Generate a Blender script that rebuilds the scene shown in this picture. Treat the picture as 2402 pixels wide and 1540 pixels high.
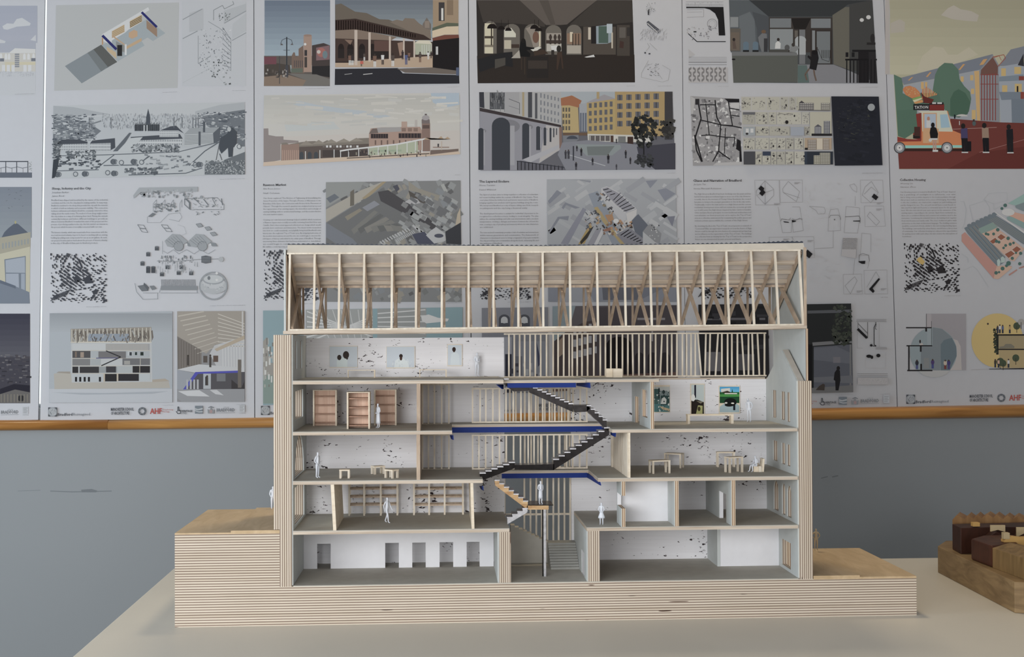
import bpy, bmesh, math, random
from mathutils import Vector, Matrix

for o in list(bpy.data.objects):
    bpy.data.objects.remove(o, do_unlink=True)
SC = bpy.context.scene
COL = SC.collection
R = random.Random(7)

# ------------------------------------------------------------------ camera, world, lights, exposure
TZ = 0.75                                    # height of the table top; model coordinates are measured from it
W, H = 2402, 1540
CX, CY, CZ = 0.37008, -1.74433, 0.38950
YAW, PITCH, ROLL, FPX = 0.054899, 0.011222, -0.004172, 2929.458
_F = Vector((math.sin(YAW)*math.cos(PITCH), math.cos(YAW)*math.cos(PITCH), math.sin(PITCH)))
_R0 = Vector((math.cos(YAW), -math.sin(YAW), 0.0))
_U0 = _R0.cross(_F)
_R = math.cos(ROLL)*_R0 + math.sin(ROLL)*_U0
_U = -math.sin(ROLL)*_R0 + math.cos(ROLL)*_U0
cam_data = bpy.data.cameras.new('camera')
cam = bpy.data.objects.new('camera', cam_data)
COL.objects.link(cam)
rot = Matrix((_R, _U, -_F)).transposed().to_4x4()
cam.matrix_world = Matrix.Translation((CX, CY, CZ+TZ)) @ rot
cam_data.sensor_fit = 'HORIZONTAL'
cam_data.sensor_width = 22.3
cam_data.lens = 22.3*FPX/W
cam_data.clip_start = 0.05
cam_data.clip_end = 60
SC.camera = cam

world = bpy.data.worlds.new('daylight')
SC.world = world
world.use_nodes = True
# overcast sky: bright outside the windows behind the posters, dim where the rest of the room stands
wnt = world.node_tree
bg = wnt.nodes['Background']
wtc = wnt.nodes.new('ShaderNodeTexCoord'); wsp = wnt.nodes.new('ShaderNodeSeparateXYZ')
wrp = wnt.nodes.new('ShaderNodeValToRGB')
wrp.color_ramp.elements[0].position = 0.62; wrp.color_ramp.elements[0].color = (0.158, 0.158, 0.156, 1)
wrp.color_ramp.elements[1].position = 0.80; wrp.color_ramp.elements[1].color = (0.92, 1.0, 1.0, 1)
wmr = wnt.nodes.new('ShaderNodeMapRange')
wmr.inputs['From Min'].default_value = -1; wmr.inputs['From Max'].default_value = 1
wnt.links.new(wtc.outputs['Generated'], wsp.inputs['Vector']); wnt.links.new(wsp.outputs['Y'], wmr.inputs['Value'])
wnt.links.new(wmr.outputs['Result'], wrp.inputs['Fac']); wnt.links.new(wrp.outputs['Color'], bg.inputs['Color'])
bg.inputs['Strength'].default_value = 1.0

def area(name, loc, target, sx, sy, power, col, spread=180):
    l = bpy.data.lights.new(name, 'AREA')
    l.shape = 'RECTANGLE'; l.size = sx; l.size_y = sy; l.energy = power; l.color = col
    l.spread = math.radians(spread)
    o = bpy.data.objects.new(name, l); COL.objects.link(o)
    o.location = loc
    o.rotation_euler = (Vector(target)-Vector(loc)).to_track_quat('-Z', 'Y').to_euler()
    return o
# broad daylight window behind the camera, and a weaker fill light added on the right
area('front_window_and_fill', (-0.50, -1.90, TZ+0.46), (0.42, 0.0, TZ+0.22), 1.4, 0.8, 24.0, (0.985, 0.99, 0.99))
area('front_window_and_fill', (1.05, -2.5, TZ+0.42), (0.75, 0.0, TZ+0.20), 1.2, 0.8, 7.0, (1.0, 0.99, 0.985))
# daylight window on the left of the room
area('left_window_light', (-1.85, -0.35, TZ+0.65), (0.3, 0.35, TZ+0.25), 1.1, 1.2, 15.5, (0.74, 0.88, 1.0))
# warm ceiling lamps, one behind and above the model, one to the right
area('ceiling_lamp', (0.62, 0.66, TZ+2.0), (0.60, 0.25, TZ), 0.30, 0.30, 9.0, (1.0, 0.82, 0.56))
area('ceiling_lamp', (2.0, -0.2, TZ+1.9), (1.5, 0.5, TZ), 0.30, 0.30, 1.0, (1.0, 0.74, 0.54))

SC.view_settings.view_transform = 'Standard'
SC.view_settings.look = 'None'
SC.view_settings.gamma = 1
SC.view_settings.use_curve_mapping = False
SC.view_settings.exposure = 0.40

# ------------------------------------------------------------------ projection helpers (model coordinates)
def ray(px, py):
    return _F + _R*((px-W/2)/FPX) + _U*((H/2-py)/FPX)
def at(px, py, Y=0.0):
    d = ray(px, py); t = (Y-CY)/d.y
    return Vector((CX+d.x*t, Y, CZ+d.z*t))
def onz(px, py, Z):
    d = ray(px, py); t = (Z-CZ)/d.z
    return Vector((CX+d.x*t, CY+d.y*t, Z))
def onx(px, py, X):
    d = ray(px, py); t = (X-CX)/d.x
    return Vector((X, CY+d.y*t, CZ+d.z*t))

# ------------------------------------------------------------------ materials
def lin(c):
    c = c/255.0
    return c/12.92 if c <= 0.04045 else ((c+0.055)/1.055)**2.4
def L3(rgb): return tuple(lin(v) for v in rgb)

MATS = {}
def newmat(name, rough=0.6, metal=0.0, spec=0.3):
    m = bpy.data.materials.new(name); m.use_nodes = True
    b = m.node_tree.nodes['Principled BSDF']
    b.inputs['Roughness'].default_value = rough
    b.inputs['Metallic'].default_value = metal
    b.inputs['Specular IOR Level'].default_value = spec
    MATS[name] = m
    return m, m.node_tree, b
def flat(name, rgb, rough=0.6, metal=0.0, spec=0.3, vary=0.06, scale=60.0, stretch=(1, 1, 1)):
    """one colour with a faint cloudy variation"""
    m, nt, b = newmat(name, rough, metal, spec)
    tc = nt.nodes.new('ShaderNodeTexCoord'); mp = nt.nodes.new('ShaderNodeMapping')
    mp.inputs['Scale'].default_value = stretch
    n = nt.nodes.new('ShaderNodeTexNoise'); n.inputs['Scale'].default_value = scale; n.inputs['Detail'].default_value = 4
    r = nt.nodes.new('ShaderNodeValToRGB')
    c = L3(rgb)
    r.color_ramp.elements[0].position = 0.3; r.color_ramp.elements[1].position = 0.7
    r.color_ramp.elements[0].color = tuple(v*(1-vary) for v in c)+(1,)
    r.color_ramp.elements[1].color = tuple(min(1, v*(1+vary)) for v in c)+(1,)
    nt.links.new(tc.outputs['Object'], mp.inputs['Vector']); nt.links.new(mp.outputs['Vector'], n.inputs['Vector'])
    nt.links.new(n.outputs['Fac'], r.inputs['Fac']); nt.links.new(r.outputs['Color'], b.inputs['Base Color'])
    return m
def ply(name, axis, period, light, mid, dark, along=(2, 2, 2), knots=True):
    """sawn plywood edge: pale and brown veneers in turn, grain running along them, a few dark voids"""
    m, nt, b = newmat(name, 0.65)
    tc = nt.nodes.new('ShaderNodeTexCoord'); sp = nt.nodes.new('ShaderNodeSeparateXYZ')
    nt.links.new(tc.outputs['Object'], sp.inputs['Vector'])
    k = 'XYZ'[axis]
    mp = nt.nodes.new('ShaderNodeMapping'); mp.inputs['Scale'].default_value = along
    nt.links.new(tc.outputs['Object'], mp.inputs['Vector'])
    nz = nt.nodes.new('ShaderNodeTexNoise'); nz.inputs['Scale'].default_value = 1.0; nz.inputs['Detail'].default_value = 5
    nt.links.new(mp.outputs['Vector'], nz.inputs['Vector'])
    wob = nt.nodes.new('ShaderNodeMath'); wob.operation = 'MULTIPLY_ADD'
    nt.links.new(nz.outputs['Fac'], wob.inputs[0]); wob.inputs[1].default_value = period*0.25
    nt.links.new(sp.outputs[k], wob.inputs[2])
    mul = nt.nodes.new('ShaderNodeMath'); mul.operation = 'MULTIPLY'; mul.inputs[1].default_value = 1.0/period
    nt.links.new(wob.outputs[0], mul.inputs[0])
    fr = nt.nodes.new('ShaderNodeMath'); fr.operation = 'FRACT'; nt.links.new(mul.outputs[0], fr.inputs[0])
    rp = nt.nodes.new('ShaderNodeValToRGB')
    e = rp.color_ramp.elements
    e[0].position = 0.0; e[0].color = L3(light)+(1,)
    e[1].position = 0.46; e[1].color = L3(light)+(1,)
    for p, c in ((0.56, mid), (0.70, dark), (0.84, mid), (0.97, light)):
        x = e.new(p); x.color = L3(c)+(1,)
    nt.links.new(fr.outputs[0], rp.inputs['Fac'])
    # veneer to veneer difference
    fl = nt.nodes.new('ShaderNodeMath'); fl.operation = 'FLOOR'; nt.links.new(mul.outputs[0], fl.inputs[0])
    wn = nt.nodes.new('ShaderNodeTexWhiteNoise'); wn.noise_dimensions = '1D'
    nt.links.new(fl.outputs[0], wn.inputs['W'])
    hue = nt.nodes.new('ShaderNodeMix'); hue.data_type = 'RGBA'; hue.blend_type = 'MULTIPLY'
    hue.inputs['Factor'].default_value = 1.0
    r2 = nt.nodes.new('ShaderNodeValToRGB')
    r2.color_ramp.elements[0].color = (0.80, 0.76, 0.70, 1); r2.color_ramp.elements[1].color = (1.08, 1.08, 1.08, 1)
    add = nt.nodes.new('ShaderNodeMath'); add.operation = 'MULTIPLY_ADD'; add.inputs[1].default_value = 0.5
    nt.links.new(wn.outputs['Value'], add.inputs[0]); 
    hf = nt.nodes.new('ShaderNodeMath'); hf.operation = 'MULTIPLY'; hf.inputs[1].default_value = 0.6
    nt.links.new(nz.outputs['Fac'], hf.inputs[0]); nt.links.new(hf.outputs[0], add.inputs[2])
    nt.links.new(add.outputs[0], r2.inputs['Fac'])
    nt.links.new(rp.outputs['Color'], hue.inputs['A']); nt.links.new(r2.outputs['Color'], hue.inputs['B'])
    out = hue.outputs['Result']
    if knots:
        m2 = nt.nodes.new('ShaderNodeMapping'); s = [22, 22, 22]; s[axis] = 230
        if axis == 0: s = [230, 22, 22]
        m2.inputs['Scale'].default_value = s
        nt.links.new(tc.outputs['Object'], m2.inputs['Vector'])
        n2 = nt.nodes.new('ShaderNodeTexNoise'); n2.inputs['Scale'].default_value = 1.0; n2.inputs['Detail'].default_value = 1
        nt.links.new(m2.outputs['Vector'], n2.inputs['Vector'])
        r3 = nt.nodes.new('ShaderNodeValToRGB')
        r3.color_ramp.elements[0].position = 0.775; r3.color_ramp.elements[0].color = (1, 1, 1, 1)
        r3.color_ramp.elements[1].position = 0.80; r3.color_ramp.elements[1].color = (0.16, 0.10, 0.08, 1)
        nt.links.new(n2.outputs['Fac'], r3.inputs['Fac'])
        kx = nt.nodes.new('ShaderNodeMix'); kx.data_type = 'RGBA'; kx.blend_type = 'MULTIPLY'; kx.inputs['Factor'].default_value = 1.0
        nt.links.new(out, kx.inputs['A']); nt.links.new(r3.outputs['Color'], kx.inputs['B'])
        out = kx.outputs['Result']
    nt.links.new(out, b.inputs['Base Color'])
    return m
def speckle(name, rgb):
    """white painted birch with dark torn flecks lying along the grain"""
    m, nt, b = newmat(name, 0.7)
    tc = nt.nodes.new('ShaderNodeTexCoord')
    mp = nt.nodes.new('ShaderNodeMapping'); mp.inputs['Scale'].default_value = (150, 150, 300)
    nt.links.new(tc.outputs['Object'], mp.inputs['Vector'])
    n = nt.nodes.new('ShaderNodeTexNoise'); n.inputs['Scale'].default_value = 1.0; n.inputs['Detail'].default_value = 3.0
    n.inputs['Distortion'].default_value = 0.6
    nt.links.new(mp.outputs['Vector'], n.inputs['Vector'])
    g = nt.nodes.new('ShaderNodeTexNoise'); g.inputs['Scale'].default_value = 26.0
    nt.links.new(tc.outputs['Object'], g.inputs['Vector'])
    ad = nt.nodes.new('ShaderNodeMath'); ad.operation = 'MULTIPLY_ADD'; ad.inputs[1].default_value = 0.55
    nt.links.new(g.outputs['Fac'], ad.inputs[0]); nt.links.new(n.outputs['Fac'], ad.inputs[2])
    r = nt.nodes.new('ShaderNodeValToRGB')
    c = L3(rgb)
    e = r.color_ramp.elements
    e[0].position = 0.955; e[0].color = c+(1,)
    e[1].position = 0.985; e[1].color = L3((52, 42, 46))+(1,)
    nt.links.new(ad.outputs[0], r.inputs['Fac'])
    # faint horizontal brush grain
    m2 = nt.nodes.new('ShaderNodeMapping'); m2.inputs['Scale'].default_value = (12, 12, 420)
    nt.links.new(tc.outputs['Object'], m2.inputs['Vector'])
    n2 = nt.nodes.new('ShaderNodeTexNoise'); n2.inputs['Scale'].default_value = 1.0
    nt.links.new(m2.outputs['Vector'], n2.inputs['Vector'])
    r2 = nt.nodes.new('ShaderNodeValToRGB')
    r2.color_ramp.elements[0].position = 0.3; r2.color_ramp.elements[0].color = (0.95, 0.945, 0.945, 1)
    r2.color_ramp.elements[1].position = 0.7; r2.color_ramp.elements[1].color = (1, 1, 1, 1)
    nt.links.new(n2.outputs['Fac'], r2.inputs['Fac'])
    mx = nt.nodes.new('ShaderNodeMix'); mx.data_type = 'RGBA'; mx.blend_type = 'MULTIPLY'; mx.inputs['Factor'].default_value = 1.0
    nt.links.new(r.outputs['Color'], mx.inputs['A']); nt.links.new(r2.outputs['Color'], mx.inputs['B'])
    nt.links.new(mx.outputs['Result'], b.inputs['Base Color'])
    return m
def grain(name, c1, c2, stretch, rough=0.55, spec=0.3, ring=3.0):
    """solid timber: distorted bands along the board"""
    m, nt, b = newmat(name, rough, 0, spec)
    tc = nt.nodes.new('ShaderNodeTexCoord'); mp = nt.nodes.new('ShaderNodeMapping')
    mp.inputs['Scale'].default_value = stretch
    nt.links.new(tc.outputs['Object'], mp.inputs['Vector'])
    n = nt.nodes.new('ShaderNodeTexNoise'); n.inputs['Scale'].default_value = 1.0; n.inputs['Detail'].default_value = 6
    n.inputs['Distortion'].default_value = ring*0.3
    nt.links.new(mp.outputs['Vector'], n.inputs['Vector'])
    r = nt.nodes.new('ShaderNodeValToRGB')
    r.color_ramp.elements[0].position = 0.32; r.color_ramp.elements[0].color = L3(c1)+(1,)
    r.color_ramp.elements[1].position = 0.68; r.color_ramp.elements[1].color = L3(c2)+(1,)
    nt.links.new(n.outputs['Fac'], r.inputs['Fac']); nt.links.new(r.outputs['Color'], b.inputs['Base Color'])
    return m

ply('ply_base', 2, 0.00355, (216, 206, 192), (164, 146, 132), (94, 74, 66), along=(9, 9, 90))
ply('ply_wall', 0, 0.0030, (216, 206, 192), (160, 141, 127), (86, 67, 60), along=(90, 9, 9))
ply('ply_thin', 0, 0.0026, (224, 208, 184), (172, 138, 116), (78, 54, 48), along=(90, 9, 9))
grain('slab_edge', (178, 162, 145), (212, 200, 185), (9, 9, 260))
flat('floor_card', (184, 181, 173), 0.8, vary=0.05)
flat('grey_card', (194, 199, 199), 0.75, vary=0.03)
flat('white_card', (228, 229, 234), 0.75, vary=0.02)
speckle('speckled_white', (233, 233, 237))
flat('blue_card', (14, 46, 124), 0.6, vary=0.05)
flat('mirror_board', (40, 38, 38), 0.20, metal=1.0, vary=0.25, scale=120)
flat('mirror_tread', (176, 176, 180), 0.36, metal=1.0, vary=0.2, scale=200)
grain('amber_reflection_board', (172, 130, 82), (208, 176, 132), (60, 60, 220), rough=0.3, spec=0.6)  # mirrored stair parts: the wood they reflect is painted in as base colour
grain('bass_wood', (206, 194, 176), (232, 223, 208), (120, 120, 25))
grain('roof_wood', (164, 144, 126), (196, 177, 157), (120, 30, 30))
grain('roof_sheet', (190, 182, 176), (208, 200, 193), (20, 90, 90))
grain('veneer_top', (188, 163, 128), (206, 182, 148), (60, 14, 60))
grain('veneer_pale', (222, 208, 186), (238, 227, 208), (30, 30, 200))
grain('rosy_veneer', (214, 178, 156), (230, 200, 180), (400, 20, 14))
grain('shelf_brown', (150, 116, 98), (176, 142, 122), (90, 90, 90))
flat('gable_grey', (192, 185, 176), 0.75, vary=0.06)
flat('step_grey', (158, 158, 154), 0.75)
flat('resin_white', (222, 227, 236), 0.4, spec=0.4, vary=0.02)
flat('resin_cream', (196, 178, 150), 0.5, vary=0.03)
flat('fascia_grey', (204, 199, 190), 0.7, vary=0.05)
flat('corrugated_grey', (58, 64, 76), 0.5, vary=0.1)
flat('table_laminate', (210, 205, 194), 0.42, spec=0.3, vary=0.012, scale=9)
flat('table_frame', (120, 120, 122), 0.4, metal=0.6)
grain('rail_varnish', (152, 104, 52), (188, 136, 74), (5, 60, 60), rough=0.28, spec=0.5)
flat('poster_board', (190, 191, 196), 0.5, spec=0.3, vary=0.01)
flat('card_edge', (150, 146, 140), 0.8)
flat('floor_grey', (140, 138, 134), 0.6, vary=0.08, scale=4)
grain('walnut', (56, 31, 22), (82, 47, 33), (40, 40, 12), rough=0.5)
grain('dark_walnut', (42, 24, 17), (64, 36, 26), (40, 40, 12), rough=0.5)
grain('oak', (116, 94, 66), (146, 122, 88), (14, 14, 60), rough=0.55, ring=5)
grain('oak_block', (108, 86, 55), (138, 112, 74), (90, 90, 12), rough=0.55)
grain('pine_zigzag', (128, 94, 60), (156, 120, 80), (70, 70, 14), rough=0.5)
flat('yellow_block', (190, 152, 92), 0.55)
flat('pale_block', (184, 166, 132), 0.6)
# paint of the wall, with faint scuffs
m, nt, b = newmat('wall_paint', 0.55, 0, 0.25)
tc = nt.nodes.new('ShaderNodeTexCoord'); n = nt.nodes.new('ShaderNodeTexNoise'); n.inputs['Scale'].default_value = 3.0
r = nt.nodes.new('ShaderNodeValToRGB')
r.color_ramp.elements[0].color = L3((141, 145, 148))+(1,); r.color_ramp.elements[1].color = L3((146, 150, 153))+(1,)
mp = nt.nodes.new('ShaderNodeMapping'); mp.inputs['Scale'].default_value = (3, 1, 45); mp.inputs['Location'].default_value = (0.7, 0, 0.2)
n2 = nt.nodes.new('ShaderNodeTexNoise'); n2.inputs['Scale'].default_value = 1.0; n2.inputs['Detail'].default_value = 3
r2 = nt.nodes.new('ShaderNodeValToRGB')
r2.color_ramp.elements[0].position = 0.735; r2.color_ramp.elements[0].color = (1, 1, 1, 1)
r2.color_ramp.elements[1].position = 0.82; r2.color_ramp.elements[1].color = (0.62, 0.62, 0.62, 1)
mx = nt.nodes.new('ShaderNodeMix'); mx.data_type = 'RGBA'; mx.blend_type = 'MULTIPLY'; mx.inputs['Factor'].default_value = 1.0
nt.links.new(tc.outputs['Object'], n.inputs['Vector']); nt.links.new(n.outputs['Fac'], r.inputs['Fac'])
nt.links.new(tc.outputs['Object'], mp.inputs['Vector']); nt.links.new(mp.outputs['Vector'], n2.inputs['Vector'])
nt.links.new(n2.outputs['Fac'], r2.inputs['Fac'])
nt.links.new(r.outputs['Color'], mx.inputs['A']); nt.links.new(r2.outputs['Color'], mx.inputs['B'])
nt.links.new(mx.outputs['Result'], b.inputs['Base Color'])
# printed ink: colour held per face
m, nt, b = newmat('print_ink', 0.55, 0, 0.10)
a = nt.nodes.new('ShaderNodeAttribute'); a.attribute_name = 'ink'
nt.links.new(a.outputs['Color'], b.inputs['Base Color'])
# window glass
m, nt, b = newmat('window_glass', 0.0, 0, 0.5)
b.inputs['Transmission Weight'].default_value = 1.0; b.inputs['IOR'].default_value = 1.1
b.inputs['Base Color'].default_value = (0.97, 1, 1, 1)

# ------------------------------------------------------------------ objects
ORG = {}
def tag(o, label=None, cat=None, group=None, kind=None):
    if label: o['label'] = label
    if cat: o['category'] = cat
    if group: o['group'] = group
    if kind: o['kind'] = kind
    return o
def thing(name, loc, label, cat, group=None, rz=0.0):
    """an Empty at the thing's base; its parts hang from it"""
    o = bpy.data.objects.new(name, None); COL.objects.link(o)
    o.empty_display_size = 0.02
    o.location = (loc[0], loc[1], loc[2]+TZ); o.rotation_euler = (0, 0, rz)
    ORG[o.name] = Vector(loc)
    return tag(o, label, cat, group)
class MB:
    """collects shapes given in model coordinates; build() links them as one mesh object"""
    def __init__(s): s.v = []; s.f = []; s.c = []
    def add(s, vs, fs):
        k = len(s.v); s.v += [Vector(p) for p in vs]; s.f += [tuple(i+k for i in f) for f in fs]
        return s
    def hexa(s, p):          # 8 corners: bottom 4, top 4
        return s.add(p, [(3, 2, 1, 0), (4, 5, 6, 7), (0, 1, 5, 4), (1, 2, 6, 5), (2, 3, 7, 6), (3, 0, 4, 7)])
    def box(s, x0, x1, y0, y1, z0, z1):
        return s.hexa([(x0, y0, z0), (x1, y0, z0), (x1, y1, z0), (x0, y1, z0), (x0, y0, z1), (x1, y0, z1), (x1, y1, z1), (x0, y1, z1)])
    def prism(s, poly, vec):  # polygon of points swept along vec
        poly = [Vector(p) for p in poly]; n = len(poly); vec = Vector(vec)
        vs = poly+[p+vec for p in poly]
        nrm = Vector((0, 0, 0))
        for i in range(n):
            a, b2 = poly[i], poly[(i+1) % n]; nrm += a.cross(b2)
        flip = nrm.dot(vec) > 0
        fs = [tuple(range(n)), tuple(range(2*n-1, n-1, -1))]
        fs += [(i, i+n, (i+1) % n+n, (i+1) % n) for i in range(n)]
        if flip: fs = [tuple(reversed(f)) for f in fs]
        return s.add(vs, fs)
    def sweep(s, pxs, y0, y1):  # outline read on the plane y0, swept straight back to y1
        return s.prism([at(x, y, y0) for x, y in pxs], (0, y1-y0, 0))
    def bar(s, p, q, w, h, side=(1, 0, 0)):
        p, q = Vector(p), Vector(q); d = (q-p).normalized(); a = Vector(side)
        a = (a-d*a.dot(d)).normalized()*(w/2); b2 = d.cross(a).normalized()*(h/2)
        return s.hexa([p-a-b2, p+a-b2, p+a+b2, p-a+b2, q-a-b2, q+a-b2, q+a+b2, q-a+b2])
    def tube(s, p, q, r0, r1=None, n=16):
        p, q = Vector(p), Vector(q); r1 = r0 if r1 is None else r1
        d = (q-p).normalized(); a = d.orthogonal().normalized(); b2 = d.cross(a)
        vs = []
        for c, rr in ((p, r0), (q, r1)):
            for i in range(n):
                t = 2*math.pi*i/n; vs.append(c+a*(rr*math.cos(t))+b2*(rr*math.sin(t)))
        fs = [(i, (i+1) % n, n+(i+1) % n, n+i) for i in range(n)]+[tuple(range(n-1, -1, -1)), tuple(range(n, 2*n))]
        return s.add(vs, fs)
    def build(s, name, mat, parent=None, loc=None, label=None, cat=None, group=None, kind=None, bevel=0.0, smooth=False):
        if parent is not None: off = ORG[parent.name]
        elif loc is not None: off = Vector(loc)
        else: off = Vector((0, 0, 0))
        me = bpy.data.meshes.new(name)
        me.from_pydata([tuple(p-off) for p in s.v], [], s.f)
        bm = bmesh.new(); bm.from_mesh(me)
        bmesh.ops.recalc_face_normals(bm, faces=bm.faces)
        bm.to_mesh(me); bm.free()
        if smooth:
            for p in me.polygons: p.use_smooth = True
        me.materials.append(MATS[mat])
        o = bpy.data.objects.new(name, me); COL.objects.link(o)
        if parent is not None: o.parent = parent
        else: o.location = (off.x, off.y, off.z+TZ)
        ORG[o.name] = off
        if bevel > 0:
            bv = o.modifiers.new('edge', 'BEVEL'); bv.width = bevel; bv.segments = 2; bv.limit_method = 'ANGLE'
        return tag(o, label, cat, group, kind)
def plate(outline, holes, mapf, th, name, mat, parent, label=None):
    """flat sheet with holes: outline and holes in sheet coordinates (u, v); mapf(u, v, w) gives the point"""
    cu = bpy.data.curves.new('sheet', 'CURVE'); cu.dimensions = '2D'; cu.fill_mode = 'BOTH'; cu.extrude = 0.5
    for lp in [outline]+holes:
        sp = cu.splines.new('POLY'); sp.points.add(len(lp)-1); sp.use_cyclic_u = True
        for i, (u, v) in enumerate(lp): sp.points[i].co = (u*100, v*100, 0, 1)
    tmp = bpy.data.objects.new('sheet', cu)
    me = bpy.data.meshes.new_from_object(tmp)
    vs = [mapf(v.co.x/100, v.co.y/100, (v.co.z+0.5)*th) for v in me.vertices]
    fs = [tuple(p.vertices) for p in me.polygons]
    bpy.data.objects.remove(tmp); bpy.data.curves.remove(cu); bpy.data.meshes.remove(me)
    mb = MB(); mb.add(vs, fs)
    # weld the front, side and back shells so that normals agree
    o = mb.build(name, mat, parent, label=label)
    bm = bmesh.new(); bm.from_mesh(o.data)
    bmesh.ops.remove_doubles(bm, verts=bm.verts, dist=1e-6)
    bmesh.ops.recalc_face_normals(bm, faces=bm.faces)
    bm.to_mesh(o.data); bm.free()
    return o
def copy_thing(src, loc, label, rz=None, group=None):
    c = src.copy(); COL.objects.link(c)
    c.location = (loc[0], loc[1], loc[2]+TZ)
    if rz is not None: c.rotation_euler = (0, 0, rz)
    ORG[c.name] = Vector(loc)
    for ch in [o for o in bpy.data.objects if o.parent == src]:
        d = ch.copy(); COL.objects.link(d); d.parent = c
        for g in [o for o in bpy.data.objects if o.parent == ch]:
            e = g.copy(); COL.objects.link(e); e.parent = d
    c['label'] = label
    if group: c['group'] = group
    return c

# ------------------------------------------------------------------ the room
WY = 0.80                                    # face of the wall behind the table
PY = 0.795                                   # printed face of the poster boards
ZF = -TZ
def wall_piece(x0, x1, z0, z1, mb): mb.box(x0, x1, WY, WY+0.20, z0, z1)
gx0, gx1 = at(-130, 500, WY).x, at(190, 500, WY).x
gz0 = 0.262; gz1 = 1.24
mb = MB()
wall_piece(-2.2, 3.2, ZF, gz0, mb); wall_piece(-2.2, gx0, gz0, 2.1, mb); wall_piece(gx1, 3.2, gz0, 2.1, mb)
wall_piece(gx0, gx1, gz1, 2.1, mb)
wall_back = mb.build('wall_back', 'wall_paint', kind='structure')
MB().box(-2.2, 3.2, -3.2, WY+0.2, ZF-0.05, ZF).build('floor', 'floor_grey', kind='structure')
wf = MB()
wf.box(gx0, gx0+0.004, WY+0.05, WY+0.09, gz0, gz1).box(gx1-0.004, gx1, WY+0.05, WY+0.09, gz0, gz1)
wf.box(gx0, gx1, WY+0.05, WY+0.09, gz0, gz0+0.004).box(gx0, gx1, WY+0.05, WY+0.09, gz1-0.004, gz1)
wo = wf.build('window_1', 'white_card', kind='structure')
MB().box(gx0+0.004, gx1-0.004, WY+0.068, WY+0.072, gz0+0.004, gz1-0.004).build('window_pane', 'window_glass', wo)
# wooden ledge under the posters: two lengths of rounded moulding butted end to end
def ledge(pa, pb, name):
    a, b2 = at(pa[0], (pa[1]+pa[2])/2, WY-0.012), at(pb[0], (pb[1]+pb[2])/2, WY-0.012)
    ra = (at(pa[0], pa[1], WY-0.012).z-at(pa[0], pa[2], WY-0.012).z)/2
    rb = (at(pb[0], pb[1], WY-0.012).z-at(pb[0], pb[2], WY-0.012).z)/2
    m = MB(); n = 18; vs = []
    for c, rr in ((a, ra), (b2, rb)):
        for i in range(n+1):
            t = math.pi*(0.5+i/n)
            vs.append((c.x, min(WY, WY-0.002+rr*1.5*math.cos(t)), c.z+rr*math.copysign(abs(math.sin(t))**0.7, math.sin(t))))
        vs.append((c.x, WY, c.z-rr)); vs.append((c.x, WY, c.z+rr))
    k = n+3
    fs = [(i, (i+1) % k, k+(i+1) % k, k+i) for i in range(k)]+[tuple(range(k)), tuple(range(2*k-1, k-1, -1))]
    m.add(vs, fs)
    o = m.build(name, 'rail_varnish', kind='structure')
    for p in o.data.polygons[:n]: p.use_smooth = True
    return o
ledge((-900, 987, 1016), (253, 984.5, 1008), 'trim_1')
ledge((253.5, 985, 1008.5), (3300, 933, 967), 'trim_2')

# ------------------------------------------------------------------ table
tb = thing('exhibition_table', (0.9, 0.0, ZF), 'long off-white laminate table carrying the wooden models', 'table')
TXL = -0.0955
MB().prism([(TXL+0.006, -0.62, -0.028), (2.0, -0.62, -0.028), (2.0, 0.459, -0.028), (TXL-0.0035, 0.459, -0.028)], (0, 0, 0.028)).build('tabletop', 'table_laminate', tb, bevel=0.0015)
for x in (0.0, 1.9):
    for y in (-0.52, 0.37):
        MB().box(x, x+0.04, y, y+0.04, ZF, -0.028).build('leg', 'table_frame', tb)
MB().box(0.04, 1.9, 0.38, 0.40, -0.09, -0.028).box(0.04, 1.9, -0.51, -0.49, -0.09, -0.028).build('apron_rail', 'table_frame', tb)

# ------------------------------------------------------------------ the sectional building model
YB = 0.244                                    # depth of the base
D = 0.1717                                    # front face of the rear wall
WI, RI, RO = 0.1616, 0.8707, 0.8886
G, F1, F2, F3 = 0.0535, 0.1303, 0.1991, 0.2672
model = thing('building_model', (0.52, 0.12, 0), 'large pale plywood sectional model of a five storey building with open timber roof', 'architectural model')
# base and terraces
MB().prism([(0, 0, 0), (1.04, 0, 0), (1.04, 0, 0.0527), (RO+0.0030, 0, 0.0527), (RO+0.0030, 0, G), (WI-0.0185, 0, G), (WI-0.0185, 0, 0.1272), (0, 0, 0.1272)], (0, YB, 0)).build('base', 'ply_base', model, label='striped laminated plywood base, tall at its left end')
MB().box(0, WI-0.0185, 0, YB, 0.1272, 0.1292).build('terrace_top', 'veneer_top', model, label='tan veneer sheet on the left terrace')
sx0, sx1 = onz(538, 1247, 0.1318).x, WI-0.0185
MB().box(sx0, sx1, 0, YB-0.003, 0.1292, 0.1318).build('terrace_step', 'veneer_top', model)
MB().box(RO+0.0030, 1.04, 0, YB, 0.0527, 0.0555).build('terrace_top', 'veneer_top', model, label='tan veneer sheet on the right terrace')
MB().box(RO+0.0030, at(2017, 1348).x, 0.0005, YB-0.004, 0.0555, 0.0578).build('terrace_step', 'veneer_top', model)
MB().box(WI, RI, 0.0004, D, G, G+0.0012).build('ground_floor', 'floor_card', model, label='dark grey card of the ground floor')

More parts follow.
